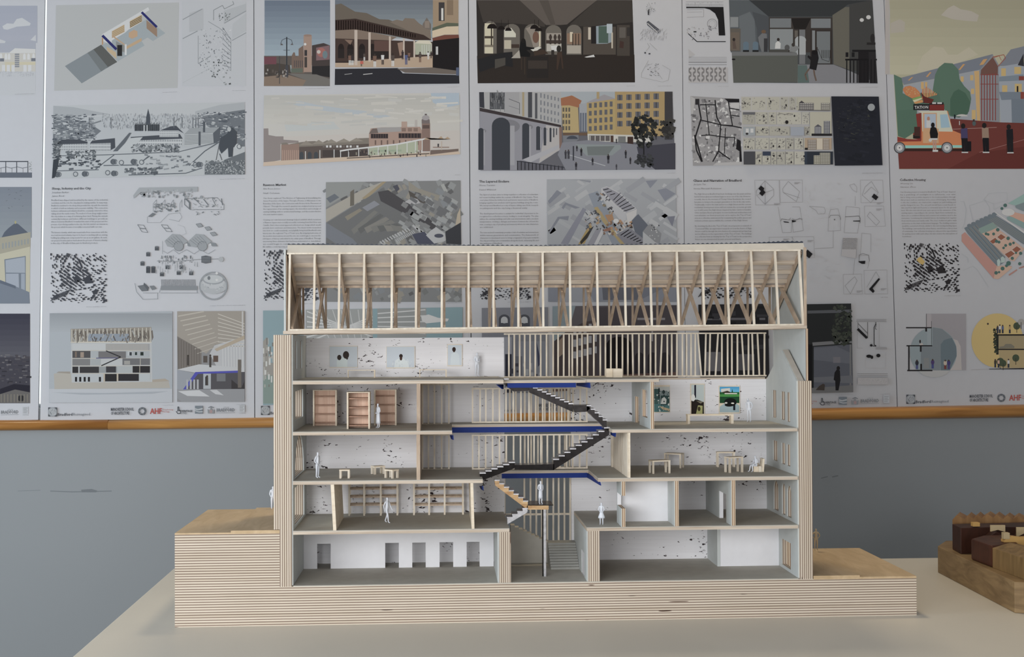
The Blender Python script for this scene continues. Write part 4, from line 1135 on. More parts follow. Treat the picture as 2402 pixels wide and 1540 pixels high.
# ------------------------------------------------------------------ the exhibition posters
def poster(tl, tr, br, bl, label):
    q = [at(*p, PY) for p in (tl, tr, br, bl)]
    c = ((q[2].x+q[3].x)/2, WY-0.003, min(q[2].z, q[3].z))
    t = thing('poster', c, label, 'poster', 'exhibition posters in a row on the wall ledge')
    MB().prism([q[0], q[1], q[2], q[3]], (0, WY-PY-0.0003, 0)).build('board', 'poster_board', t)
    return Print(t, PY)
INK = (78, 82, 92)
def para(c, lines, x0, x1, y0, y1, cap, rgb, dx=0.0):
    n = len(lines)
    for i, l in enumerate(lines):
        if not l: continue
        t = i/(n-1); y = y0+(y1-y0)*t; k = 1.0
        last = i == n-1 or not lines[i+1]
        if last: k = min(1.0, len(l)/66.0)
        c.text(l, x0+dx*t, y, x0+dx*t+(x1-x0)*k, y-(x1-x0)*0.006*k, cap, rgb)
    return c
def figmap(c, x0, y0, x1, y1, dark, seed=11, feature=None, dense=1.0):
    """figure-ground town plan: black blocks between white streets"""
    r_ = random.Random(seed); w, h = x1-x0, y1-y0; base = c.n
    def blk(u, v, a, b2, ang, col=dark, k=[0]):
        k[0] += 1; c.n = base+1+k[0] % 12
        ca, sa = math.cos(ang), math.sin(ang); x, y = x0+u*w, y0+v*h
        pts = [(x+p*w*ca-q_*w*sa, y+p*w*sa+q_*w*ca) for p, q_ in ((-a, -b2), (a, -b2), (a, b2), (-a, b2))]
        if all(x0 <= p[0] <= x1 and y0 <= p[1] <= y1 for p in pts): c.poly(pts, col, False)
    A = 0.62
    for i in range(-14, 15):                       # terraces on a turned grid
        for j in range(-14, 15):
            u = 0.45+(i*math.cos(A)-j*math.sin(A))*0.052; v = 0.45+(i*math.sin(A)+j*math.cos(A))*0.058
            d = math.hypot(u-0.42, v-0.48)
            if not (0.01 < u < 0.99 and 0.01 < v < 0.99): continue
            if r_.random() > (0.92 if d < 0.24 else 0.74)*dense: continue
            s = 0.024 if d < 0.24 else r_.uniform(0.012, 0.027)
            loc_ = 0.5*math.sin(4.1*u+1.3)+0.6*math.cos(3.7*v)
            blk(u+r_.uniform(-.008, .008), v+r_.uniform(-.008, .008), s*r_.uniform(0.8, 1.25), s*r_.uniform(0.35, 0.85), A+r_.uniform(-.15, .15)+(0 if d < .24 else loc_))
    for k_ in range(11): blk(0.05+k_*0.027, 0.90-k_*0.012, 0.006, 0.062, 0.60)
    for k_ in range(8): blk(0.26+k_*0.012, 0.03+k_*0.004, 0.004, 0.035, 0.5)
    blk(0.47, 0.06, 0.013, 0.055, -0.42); blk(0.53, 0.21, 0.014, 0.085, -0.42)
    c.poly([(x0+u*w, y0+v*h) for u, v in ((0.58, 0.52), (0.69, 0.43), (0.76, 0.60), (0.62, 0.61))], dark)
    c.poly([(x0+u*w, y0+v*h) for u, v in ((0.40, 0.50), (0.48, 0.44), (0.54, 0.55), (0.46, 0.60))], dark)
    c.poly([(x0+u*w, y0+v*h) for u, v in ((0.74, 0.78), (0.80, 0.71), (0.84, 0.75), (0.82, 0.82), (0.76, 0.83))], dark)
    c.rect(x0+.93*w, y0+.92*h, x0+.995*w, y0+.97*h, dark)
    if feature: c.poly([(x0+u*w, y0+v*h) for u, v in ((0.23, 0.34), (0.27, 0.29), (0.31, 0.28), (0.38, 0.38), (0.34, 0.44), (0.29, 0.41))], feature)
    return c
def logos(c, x0, y0, x1, y1, part=None, shade=1.0):
    """strip of partner marks; x0..x1, y0..y1 = left/right ends and their baselines, 0..1 across the strip"""
    def p(u, dv=0.0): return (x0+(x1-x0)*u, y0+(y1-y0)*u+dv)
    c.f(0, 0, 1); k = (x1-x0)/455.0
    xm = max(0, min(2402, (x0+x1)/2)); c.dim = (sum(paper(xm))/sum(paper(350)))**0.42
    g = (112, 118, 128); d = (84, 88, 98)
    def on(u): x = p(u)[0]; return (part is None or part[0] <= x <= part[1])
    def T(s, u0, u1, dv, cap, col, bold=False, slant=0.0):
        if on(u0) and on(u1): c.text(s, *p(u0, dv), *p(u1, dv), cap*k, col, bold, slant)
    if on(0.0):
        x, y = p(0.022)
        c.rect(x-10*k, y-21*k, x+10*k, y, (150, 156, 166))
        for sx in (-1, 1):
            for sy in (-1, 1): c.poly([(x+sx*10*k, y-10.5*k+sy*10.5*k), (x+sx*4*k, y-10.5*k+sy*10.5*k), (x+sx*10*k, y-10.5*k+sy*4.5*k)], d)
        c.ring(x, y-10.5*k, 7*k, 8.4*k, (176, 182, 192)).ring(x, y-10.5*k, 3.5*k, 5*k, (126, 132, 142))
        for j in range(3): c.line([(x-7*k+4*j*k, y-17*k), (x+1*k+3*j*k, y-4*k)], 1.0*k, (196, 200, 208))
    T('Bradford', 0.047, 0.122, -1.5*k, 6.2, (96, 100, 110), True, 0.0)
    T('Reimagined', 0.126, 0.210, -1.5*k, 6.2, (128, 134, 144), False, 0.0)
    T('MANCHESTER SCHOOL', 0.316, 0.431, -11*k, 7, d, True)
    T('OF ARCHITECTURE', 0.316, 0.409, -2.2*k, 7, d, True)
    if on(0.474):
        x, y = p(0.474); c.ring(x, y-9.3*k, 5.2*k, 9.3*k, (98, 104, 114), 24)
        for a in range(6): c.line([(x+5*k*math.cos(a), y-9.3*k+5*k*math.sin(a)), (x+9*k*math.cos(a+.3), y-9.3*k+9*k*math.sin(a+.3))], 0.6*k, (150, 154, 162))
    T('AHF', 0.513, 0.573, -3*k, 12.5, (196, 64, 52), True)
    T('Transforming', 0.577, 0.630, -10.5*k, 3.4, (206, 110, 100)); T('Heritage', 0.577, 0.612, -6*k, 3.4, (206, 110, 100))
    if on(0.66):
        x, y = p(0.656); c.line([(x-5*k, y-8*k), (x-1*k, y-2.5*k), (x+5*k, y-3*k), (x+5*k, y-10*k), (x+2*k, y-9*k), (x+1*k, y-18*k), (x-1*k, y-18*k), (x-1*k, y-8*k)], 1.3*k, d)
        c.line([(x-3*k, y-8*k), (x+4*k, y-11*k)], 0.9*k, d)
    T('HERITAGE', 0.672, 0.727, -6*k, 4.6, d, True); T('FUND', 0.672, 0.699, -1.2*k, 4.2, g)
    if on(0.752):
        x, y = p(0.760); c.rect(x-9*k, y-20*k, x+9*k, y-2*k, (118, 130, 144))
        c.line([(x-9*k, y-13*k), (x-2*k, y-11*k), (x+9*k, y-13.5*k)], 2.2*k, (182, 188, 198)).line([(x-9*k, y-9*k), (x, y-6*k), (x+9*k, y-6.5*k)], 1.6*k, (182, 188, 198))
    if on(0.82):
        x, y = p(0.821); c.poly([(x-7*k, y-2*k), (x-8*k, y-12*k), (x-3*k, y-9*k), (x, y-19*k), (x+3*k, y-9*k), (x+8*k, y-12*k), (x+7*k, y-2*k)], (140, 144, 152))
        c.rect(x-3*k, y-10*k, x+3*k, y-3*k, (170, 140, 144)).line([(x-6*k, y-15*k), (x, y-18*k), (x+6*k, y-15*k)], 1.2*k, g)
    T('CITY OF', 0.883, 0.911, -13.5*k, 3.2, (140, 144, 154)); T('BRADFORD', 0.849, 0.940, -6*k, 7.2, (122, 128, 138), True)
    if on(0.93): c.line([p(0.849, -3.2*k), p(0.940, -3.2*k)], 0.8*k, (150, 154, 162))
    if on(0.975):
        x, y = p(0.977); c.rect(x-7*k, y-21*k, x+7*k, y-4*k, (182, 186, 196))
        for j in range(4): c.line([(x-5*k, y-18*k+3.6*j*k), (x+5*k-2*(j % 2)*k, y-18*k+3.6*j*k)], 1.2*k, (150, 154, 162))
        c.line([(x-7*k, y-1.6*k), (x+7*k, y-1.6*k)], 0.8*k, (160, 164, 172))
    c.dim = 1.0
    return c.out('logo_strip')
def people(c, spots, cols, seed=1):
    r_ = random.Random(seed)
    for x, y, h in spots:
        b2 = r_.choice(cols); l = r_.choice(cols)
        c.rect(x-h*.09, y-h*.48, x-h*.01, y, l).rect(x+h*.02, y-h*.48, x+h*.10, y, l).poly([(x-h*.14, y-h*.82), (x+h*.14, y-h*.82), (x+h*.11, y-h*.42), (x-h*.11, y-h*.42)], b2).ell(x, y-h*.91, h*.075, h*.095, (60, 48, 44), 8)

# --- poster cut off by the left edge
c = poster((-395, -90), (106.5, -90), (89.5, 984), (-400, 991), 'poster at the far left, cut off by the photo, with a purple sky picture')
c.f(0, 0, 3.582).vgrad(-900, 48, 314, 360, (170, 176, 198), (176, 180, 200), 5).rect(-900, 345, 300, 445, (174, 179, 198))
c.poly([(20, 220), (60, 196), (112, 200), (140, 160), (186, 150), (258, 196), (250, 215), (140, 224), (62, 250), (30, 244)], (204, 207, 216)).poly([(-40, 340), (0, 330), (48, 346), (40, 362), (-40, 362)], (202, 205, 214)).poly([(255, 336), (300, 292), (302, 345)], (202, 205, 214))
c.rect(-900, 440, 298, 800, (199, 202, 212)).poly([(75, 445), (125, 405), (298, 412), (298, 445)], (214, 214, 216)).rect(-900, 446, 298, 600, (206, 202, 196)).rect(40, 520, 125, 600, (210, 200, 172)).rect(160, 520, 298, 545, (212, 202, 170))
for x in (8, 50, 76, 205, 240, 282): c.ell(x, 470, 11, 22, (228, 228, 230), 12).rect(x-11, 470, x+11, 500, (228, 228, 230))
for k in range(7): c.rect(124, 450+k*17, 162, 462+k*17, (140, 146, 160))
c.rect(0, 490, 34, 516, (120, 126, 142)).rect(262, 488, 298, 514, (120, 126, 142))
for x in (30, 70, 110, 210, 250): c.rect(x-14, 545, x+14, 602, (214, 215, 222))
c.scatter(70, 0, 596, 298, 640, (4, 26), (1.2, 2.2), [(168, 172, 184), (186, 190, 200)], 4, [0, .2, -.2, 1.4])
c.out('printed_picture')
c.text('Conditioned Reading House, Ivegate', 125, 794, 288, 788, 5, (150, 154, 166)); c.out('caption')
c.rect(-900, 1448, 268, 1492, (104, 112, 130)).rect(-900, 1352, 236, 1360, (74, 80, 94))
for x in (-40, 48, 140, 234): c.rect(x-3, 1352, x+3, 1450, (74, 80, 94))
for x in (0, 92, 185): c.line([(x-42, 1400), (x, 1412), (x+44, 1404)], 3, (96, 102, 116)).line([(x+8, 1410), (x+8, 1448)], 2, (110, 116, 128))
c.scatter(20, 238, 1360, 268, 1440, (3, 8), (2, 5), [(140, 150, 150)], 6, [.5, -.6]); c.out('printed_section')
c.f(0, 420, 3.938).vgrad(-900, 72, 292, 540, (128, 138, 156), (146, 156, 168), 8)
c.poly([(14, 540), (40, 490), (80, 450), (125, 415), (145, 405), (170, 415), (215, 455), (262, 495), (262, 540)], (92, 102, 122)).ell(143, 398, 9, 16, (176, 168, 110), 8)
c.poly([(-900, 640), (0, 540), (282, 488), (280, 640), (0, 690), (-900, 800)], (172, 166, 146))
for k in range(9): c.rect(20+k*29, 590-k*5, 34+k*29, 645-k*6, (148, 156, 160))
c.poly([(-900, 900), (0, 690), (278, 622), (275, 1045), (0, 1045), (-900, 1100)], (198, 192, 166)).poly([(40, 740), (238, 708), (238, 1030), (50, 960)], (120, 132, 150)).poly([(50, 748), (230, 718), (232, 865), (54, 862)], (164, 174, 192)).poly([(54, 872), (172, 872), (176, 1005), (56, 955)], (164, 174, 194)).rect(195, 872, 230, 1030, (156, 168, 188))
c.poly([(-900, 900), (0, 930), (145, 990), (270, 1042), (275, 1148), (-900, 1150)], (122, 134, 154)).poly([(0, 930), (145, 985), (145, 1010), (0, 960)], (98, 110, 132))
c.scatter(12, 20, 90, 280, 270, (10, 22), (2, 4), [(92, 98, 112)], 8, [.3, -.4]).out('printed_picture')
c.f(0, 700, 3.639).vgrad(-900, 128, 256, 500, (62, 62, 82), (92, 92, 106), 8).rect(-900, 500, 256, 892, (70, 68, 82))
c.scatter(90, -100, 480, 254, 720, (8, 46), (5, 16), [(96, 94, 104), (118, 114, 120), (52, 50, 62), (78, 74, 84)], 9).poly([(0, 770), (120, 728), (256, 740), (256, 800), (0, 815)], (40, 38, 54)).poly([(0, 815), (130, 775), (256, 800), (256, 890), (0, 890)], (108, 104, 104)).ell(180, 850, 32, 26, (48, 48, 54))
for k in range(9): c.rect(5+k*28, 815, 15+k*28, 885, (128, 122, 112))
c.out('printed_picture')
logos(c, -380, 985, 70, 974, part=(-60, 80))

# --- Sheep, Industry and the City
c = poster((111.5, -90), (594.5, -90), (596.5, 980.5), (94.5, 985), 'poster with a black and white engraving of an old town, left of the model')
c.f(0, 0, 3.582).poly([(470, 44), (1504, 20), (1492, 738), (455, 762)], (181, 184, 189))
c.poly([(545, 555), (850, 375), (985, 520), (687, 700)], (134, 144, 154)).poly([(775, 420), (850, 375), (985, 520), (895, 570)], (96, 98, 98)).poly([(735, 443), (785, 415), (905, 560), (850, 600)], (118, 126, 132))
c.poly([(855, 380), (1235, 160), (1390, 278), (1285, 345), (1240, 315), (1190, 345), (1215, 382), (990, 515)], (158, 170, 180)).poly([(855, 290), (1245, 60), (1255, 85), (1190, 125), (1190, 185), (1085, 245), (1050, 275), (940, 340), (940, 380), (865, 345)], (206, 208, 214))
c.poly([(940, 262), (1045, 205), (1047, 268), (942, 320)], (200, 172, 128)).poly([(1090, 178), (1190, 122), (1194, 180), (1092, 236)], (200, 172, 128))
for k in range(4): c.line([(940, 272+k*14), (1045, 216+k*14)], 3, (160, 132, 96), False).line([(1090, 190+k*13), (1192, 134+k*13)], 3, (160, 132, 96), False)
c.poly([(855, 320), (868, 312), (868, 372), (855, 380)], (190, 150, 108)).poly([(1230, 168), (1320, 240), (1320, 312), (1232, 238)], (158, 128, 104)).poly([(940, 290), (1050, 372), (1052, 385), (940, 305)], (196, 158, 116)).poly([(1082, 275), (1125, 250), (1155, 262), (1155, 305), (1110, 326), (1082, 312)], (200, 160, 120)).poly([(1050, 395), (1190, 318), (1190, 345), (1060, 415)], (198, 164, 122))
c.poly([(895, 390), (975, 440), (980, 495), (900, 425)], (200, 174, 134)).poly([(975, 345), (1052, 385), (1052, 440), (975, 420)], (140, 142, 142))
c.line([(860, 298), (978, 415)], 22, (40, 44, 122)).line([(1190, 102), (1318, 228)], 20, (40, 44, 122)).rect(985, 378, 1026, 470, (44, 44, 46)).rect(1048, 372, 1064, 462, (222, 222, 224)); c.out('printed_axonometric')
g1, g2 = (132, 138, 148), (168, 174, 184)
c.rect(1530, 10, 2066, 720, (184, 188, 199))
c.poly([(1590, 110), (1710, 70), (1710, 250), (1590, 270)], (176, 180, 190)).poly([(1880, 90), (2068, 30), (2068, 90), (1880, 200)], (172, 177, 187)).poly([(1955, 200), (2068, 110), (2068, 260), (1950, 330)], (176, 181, 191))
for a, b2 in (((1535, 165), (1700, 75)), ((1535, 325), (1660, 260)), ((1665, 535), (1770, 470)), ((1885, 195), (2068, 92)), ((1950, 340), (2068, 275))): c.line([a, b2], 7, (142, 148, 158))
c.line([(1795, 170), (1795, 85), (1870, 45), (1885, 75), (1965, 35), (1955, 10)], 5, (128, 134, 142))
c.line([(1665, 300), (1665, 530)], 3, g1).line([(1750, 180), (1850, 240), (1940, 330), (1940, 600), (1860, 480)], 3, g1).line([(1535, 695), (1770, 570), (1900, 720)], 2, g2)
for k in range(8): c.line([(1870, 230+k*45), (1940, 330+k*34)], 2.5, (96, 102, 112))
c.scatter(150, 1670, 240, 1940, 620, (3, 16), (2, 8), [(118, 124, 134), (150, 156, 166), (92, 98, 108), (202, 206, 214)], 21, [.6, 1.1, -.5, 1.57]).scatter(24, 1840, 110, 1935, 170, (4, 12), (4, 14), [(92, 98, 104), (140, 146, 150)], 22, [.3, 1.2]).scatter(26, 1780, 520, 1950, 712, (4, 14), (4, 16), [(70, 76, 80), (112, 118, 122), (140, 146, 150)], 23, [.2, 1.3]); c.out('printed_line_drawing')
c.text('Broadway Axonometric', 1366, 777, 1488, 774, 5, (150, 154, 166)).text('The City on Elevation', 1950, 764, 2064, 762, 5, (150, 154, 166)); c.out('caption')
# engraving
c.poly([(448, 888), (2058, 856), (2058, 1466), (436, 1498)], (180, 186, 196)).poly([(448, 888), (2058, 856), (2058, 960), (446, 985)], (186, 191, 200))
c.poly([(448, 888), (620, 900), (930, 960), (448, 985)], (170, 176, 186)).poly([(1640, 935), (1850, 880), (2058, 858), (2058, 930), (1640, 955)], (166, 172, 182))
dk, md = (84, 92, 106), (122, 130, 142)
c.poly([(448, 985), (600, 965), (640, 1010), (760, 1040), (850, 1100), (780, 1160), (445, 1200)], (116, 124, 136)).poly([(1700, 975), (1850, 950), (2058, 920), (2058, 1330), (1900, 1330), (1840, 1100), (1740, 1060)], (108, 116, 128))
c.scatter(330, 445, 960, 800, 1180, (8, 40), (3, 12), [dk, md, (186, 192, 200), (150, 157, 167)], 31, [0, .2, -.15]).scatter(230, 1660, 940, 2056, 1180, (8, 34), (3, 11), [dk, md, (178, 184, 192)], 32, [0, .2, -.2]).scatter(420, 860, 960, 1700, 1080, (3, 9), (6, 24), [(150, 156, 168), (166, 172, 182), (134, 141, 152)], 33)
c.poly([(1245, 912), (1262, 985), (1262, 1050), (1228, 1050), (1228, 985)], (76, 84, 98)).rect(1130, 1045, 1340, 1100, (106, 114, 126))
for k in range(26): c.rect(1135+k*8, 1038-(k % 3)*6, 1139+k*8, 1098, (84, 92, 104), False)
c.rect(1206, 1050, 1216, 1110, (190, 196, 204)).rect(1232, 1050, 1240, 1112, (190, 196, 204))
def mill(x0, y0, x1, y1, rows, n, roof, wall=(194, 199, 207)):
    c.rect(x0, y0, x1, y1, wall); hh = (y1-y0)/rows
    for r_ in range(rows):
        for k in range(n): c.rect(x0+(x1-x0)*(k+.3)/n, y0+hh*(r_+.25), x0+(x1-x0)*(k+.75)/n, y0+hh*(r_+.8), (118, 126, 138), k == 0)
    c.poly(roof, (74, 81, 94))
mill(505, 1200, 735, 1265, 3, 16, [(520, 1170), (660, 1170), (735, 1190), (735, 1205), (490, 1212)]); mill(755, 1195, 930, 1272, 3, 14, [(775, 1180), (965, 1160), (968, 1240), (930, 1260), (930, 1200), (755, 1205)]); mill(1090, 1165, 1530, 1225, 2, 30, [(1100, 1150), (1510, 1125), (1535, 1165), (1090, 1180)]); mill(1340, 1095, 1500, 1150, 3, 18, [(1340, 1096), (1430, 1062), (1480, 1055), (1545, 1120), (1500, 1096)])
c.poly([(1545, 1130), (1600, 1075), (1845, 1068), (1790, 1120)], (150, 157, 166)).poly([(1545, 1130), (1790, 1118), (1795, 1210), (1548, 1228)], (176, 182, 190)).poly([(1790, 1118), (1845, 1068), (1848, 1180), (1795, 1208)], (88, 96, 108))
for k in range(7): c.line([(1550, 1140+k*12), (1790, 1130+k*11)], 4, (116, 124, 134), False)
c.rect(1668, 1105, 1686, 1222, (84, 92, 104)).rect(1705, 1020, 1724, 1110, (84, 92, 104))
for x in (1462, 1530, 1620, 1645, 1665, 750, 932): c.rect(x-3, 985, x+3, 1075, (100, 108, 120))
c.line([(1462, 1030), (1490, 1005), (1510, 992)], 8, (130, 136, 146)).line([(1620, 1005), (1680, 990), (1745, 978)], 8, (130, 136, 146)).line([(755, 1045), (850, 1015)], 10, (120, 127, 138))
c.poly([(985, 1305), (1105, 1115), (1085, 1115), (915, 1310)], (98, 106, 118)).poly([(960, 1300), (1090, 1160), (1200, 1150), (1060, 1310)], (188, 194, 202)).poly([(450, 1290), (2058, 1230), (2058, 1466), (436, 1498)], (184, 190, 199))
c.line([(450, 1310), (900, 1300), (1500, 1275), (1830, 1195)], 7, (96, 104, 116)).line([(800, 1425), (880, 1360), (960, 1300)], 8, (96, 104, 116)).line([(870, 1390), (1150, 1385), (1260, 1310)], 8, (96, 104, 116)).line([(1150, 1395), (1250, 1310)], 9, (96, 104, 116)).line([(1590, 1390), (1720, 1270), (1860, 1180)], 9, (96, 104, 116)).line([(480, 1435), (830, 1425)], 8, (110, 118, 130)).line([(1080, 1470), (1560, 1455), (1700, 1410)], 8, (100, 108, 120))
c.scatter(130, 1110, 1215, 1500, 1275, (8, 30), (6, 18), [(112, 120, 130), (90, 98, 108), (140, 147, 156)], 34, [.4, -.4, 1.2]).scatter(120, 560, 1265, 800, 1330, (8, 30), (5, 16), [(112, 120, 130), (90, 98, 108), (186, 192, 200)], 35, [.3, -.3])
for k, (x, y) in enumerate(((965, 1358), (1020, 1365), (1135, 1358), (1190, 1362), (495, 1465), (635, 1462), (725, 1460), (905, 1450), (970, 1456), (1640, 1385), (1685, 1382), (2010, 1230))):
    c.ell(x-14, y, 24, 24, (92, 100, 112) if k % 2 == 0 else (184, 190, 198)).ring(x, y, 15, 22, (104, 112, 124), 14)
c.scatter(46, 470, 1330, 860, 1420, (14, 40), (8, 16), [(100, 108, 120), (70, 78, 90)], 36, [.1, -.1]).scatter(40, 1200, 1300, 1650, 1450, (16, 44), (7, 15), [(110, 118, 130), (146, 153, 162)], 37, [.1, -.15]).scatter(40, 1050, 1410, 1330, 1460, (14, 40), (10, 20), [(86, 94, 106), (120, 128, 138)], 38, [.1, -.3])
c.poly([(1720, 1466), (1720, 1380), (1780, 1345), (1850, 1365), (1890, 1340), (2058, 1275), (2058, 1464)], (104, 112, 122)).scatter(240, 1725, 1350, 2055, 1462, (5, 12), (5, 12), [(140, 147, 156), (82, 90, 100), (172, 178, 186)], 39, [.5, 1.0])
c.poly([(1850, 1160), (1910, 1120), (1920, 1075), (1950, 1070), (1990, 1110), (1985, 1210), (1960, 1240), (1955, 1315), (1920, 1320), (1915, 1240), (1860, 1290), (1840, 1250)], (70, 78, 90)).ell(1925, 1085, 16, 20, (172, 178, 186)).line([(1850, 1170), (1815, 1345)], 5, (84, 90, 100)).line([(1845, 1290), (1865, 1345)], 6, (84, 90, 100)).poly([(436, 1498), (448, 1340), (490, 1330), (505, 1240), (490, 1380), (460, 1490)], (60, 68, 80)).scatter(60, 445, 1180, 510, 1330, (10, 34), (5, 16), [(76, 84, 96), (110, 118, 128)], 40, [.4, -.4])
c.out('printed_engraving')
c.text('Visions for the landscape of the City', 1845, 1508, 2055, 1502, 5.5, (150, 154, 166)).out('caption')
c.f(0, 420, 3.938).text('Sheep, Industry and the City', 478, 96, 838, 93, 20, (92, 96, 106), True); c.out('title_text')
c.text('Jonathan Barker', 478, 130, 632, 128, 15, (124, 128, 138), False, .25).text('James Reed', 478, 163, 588, 161, 15, (124, 128, 138), False, .25)
para(c, ['Bradford was shaped and moulded by the waves of the industrial', 'revolution and the role the city played in making textiles. In many ways,', 'Bradford is indebted to the sheep that provided the city with the materials', 'in which it built an industry and economic stability. This connection', 'between settlement and industry should be constantly referred to when', 'talking about the textile towns. The method of how sheep might reenter', 'the city makes as a way of reclaiming their land. Placing the animals', 'outwardly between and before different buildings to provide an', 'almost Somerset Bradford. It marked the start of the project and the', 'process of producing textiles in the city, this link started our interest in', 'the process which became irrevocably connected with our own.', '',
  'The historic identity, which was inextricable from connections with the', 'wool and worsted industry, kept to be based on working with an existing', 'building by adding new components for use as an art gallery. As such,', 'our project became just as much about the process of historic identity', 'in the city of Bradford than just its finished product.'], 474, 994, 201, 598, 15, (124, 128, 138), -5)
c.out('body_text')
figmap(c, 460, 680, 990, 1145, (66, 70, 82)).out('printed_town_plan')
c.text('All Green Small Figure Ground', 795, 1182, 978, 1178, 6, (150, 154, 166)).text('Loomery - The Process of Wool Production in Bradford', 1940, 1172, 2262, 1166, 7, (150, 154, 166)).out('caption')
# exploded drawing of machines
lg, mg = (146, 152, 162), (116, 123, 133)
c.poly([(1230, 150), (1285, 78), (1826, 70), (1826, 115), (1300, 120), (1235, 178)], (162, 168, 178)).scatter(70, 1290, 100, 1770, 170, (3, 22), (2, 30), [lg, (176, 182, 191), mg], 41, [0, .3]).ring(1305, 133, 8, 13, mg, 12)
for k in range(4): c.line([(1415+k*82, 300), (1415+k*82, 225), (1445+k*78, 190), (1445+k*78, 260)], 2.5, lg)
c.scatter(46, 1425, 225, 1640, 300, (6, 30), (4, 16), [mg, lg, (120, 127, 137)], 42, [.3, -.3, 1.2])
c.line([(1705, 180), (1755, 215), (1755, 280), (1705, 235), (1705, 180)], 6, mg).line([(1705, 180), (2005, 170), (2068, 235), (2068, 280), (1760, 282)], 4, mg).poly([(1705, 175), (1725, 180), (1760, 215), (1760, 285), (1745, 270), (1745, 220)], (110, 117, 127))
for k in range(4): c.line([(1790+k*85, 178), (1860+k*65, 240)], 7 if k % 2 else 4, (104, 111, 122))
c.scatter(60, 1770, 170, 2050, 330, (4, 30), (2, 12), [lg, mg, (176, 182, 190)], 43, [.5, -.4, 0]).ell(1860, 165, 14, 14, lg)
c.poly([(1365, 345), (1410, 310), (1440, 320), (1400, 350)], mg).line([(1360, 345), (1360, 400), (1480, 400), (1560, 320), (1660, 310), (1680, 350), (1650, 390), (1560, 370)], 2, lg).line([(1640, 420), (1700, 440), (1720, 500), (1670, 520)], 1.6, (176, 182, 190))
for x, y in ((1270, 430), (1290, 465), (1490, 430), (1515, 460)): c.line([(x, y-10), (x+55, y-6), (x+75, y+26), (x+22, y+22), (x, y-10)], 4, mg)
for x, y in ((1810, 415), (1890, 445), (1940, 495)): c.poly([(x, y), (x+40, y-8), (x+66, y+20), (x+24, y+30)], (148, 154, 164)).line([(x, y), (x+40, y-8), (x+66, y+20), (x+24, y+30), (x, y)], 3, mg)
for sx in (0, 220):
    c.poly([(1520+sx, 570), (1590+sx, 505), (1660+sx, 512), (1735+sx, 575), (1700+sx, 600), (1620+sx, 600), (1590+sx, 630), (1545+sx, 620)], (156, 162, 172)).ell(1660+sx-10, 618, 46, 46, (150, 156, 166)).ring(1650+sx, 618, 42, 46, mg)
    for k in range(5): c.line([(1535+sx+k*22, 560-k*10), (1600+sx+k*22, 610-k*6)], 2.5, mg, False)
    c.poly([(1720+sx, 580), (1770+sx, 590), (1790+sx, 620), (1740+sx, 620)], (132, 139, 149)).ell(1722+sx, 604, 10, 10, (200, 204, 212))
c.line([(1500, 660), (1545, 685), (1600, 650), (1650, 690), (1720, 650), (1790, 690), (1850, 650), (1920, 690), (1990, 650)], 2.5, lg).line([(1500, 570), (1500, 690)], 2, lg)
for x, y in ((1448, 638), (1368, 692), (1315, 778)): c.rect(x-18, y-14, x+18, y+20, (86, 92, 102)).ell(x, y-14, 18, 7, (112, 118, 128))
for x, y in ((1368, 838), (1415, 838)): c.rect(x-18, y-30, x+18, y+28, (74, 80, 90)).ell(x, y-30, 18, 6, (104, 110, 120))
for x, y in ((1545, 812), (1675, 812), (1650, 865), (1765, 868), (1495, 878)): c.rect(x-18, y-14, x+18, y+18, (80, 86, 96)).ell(x, y-14, 18, 7, (120, 126, 136)).line([(x-16, y-20), (x-16, y-48)], 2, lg)
c.line([(1450, 755), (1620, 760), (1840, 740), (2060, 735)], 4, mg).scatter(46, 1455, 715, 1790, 775, (3, 12), (4, 30), [mg, lg, (110, 117, 127)], 44).poly([(1860, 712), (1900, 705), (1948, 715), (1948, 770), (1900, 778), (1860, 770)], (84, 90, 100)).ell(2042, 740, 24, 24, (168, 173, 182))
for k in range(4): c.line([(1862, 722+k*14), (1946, 720+k*14)], 3, (150, 156, 166), False)
c.scatter(40, 1440, 780, 1840, 860, (2, 5), (8, 50), [(176, 182, 190), lg], 45)
for k in range(26): c.line([(1490+k*12.4, 925), (1494+k*12.4, 985)], 4, (104, 110, 120), False)
c.rect(1485, 985, 1822, 1024, (134, 140, 150)).line([(1480, 1050), (1830, 1050)], 4, lg).line([(1490, 985), (1470, 1050)], 4, lg).line([(1815, 985), (1822, 1052)], 4, lg)
c.poly([(1270, 985), (1330, 975), (1370, 1030), (1310, 1035)], (112, 118, 128)).poly([(1330, 955), (1375, 1000), (1365, 1030), (1325, 975)], (96, 102, 112)).poly([(1380, 985), (1420, 982), (1445, 1010), (1405, 1025)], (122, 128, 138)).line([(1245, 960), (1260, 1040), (1320, 1110), (1455, 1105), (1455, 1050), (1320, 1050)], 4, lg)
c.ell(1970, 985, 132, 74, (172, 177, 186)).ring(1970, 985, 118, 132, (148, 154, 164), 30).ell(1970, 950, 102, 60, (184, 188, 197)).ell(1970, 925, 100, 48, (150, 156, 166)).ell(1970, 922, 88, 38, (184, 189, 197)).ell(1930, 912, 14, 18, mg).ell(2002, 930, 12, 10, (206, 210, 216)).ell(2002, 868, 12, 12, (206, 210, 216)).scatter(30, 1860, 960, 2080, 1050, (3, 14), (3, 9), [(150, 156, 166), (188, 193, 200)], 46, [.4, -.4])
c.out('printed_machine_drawing')
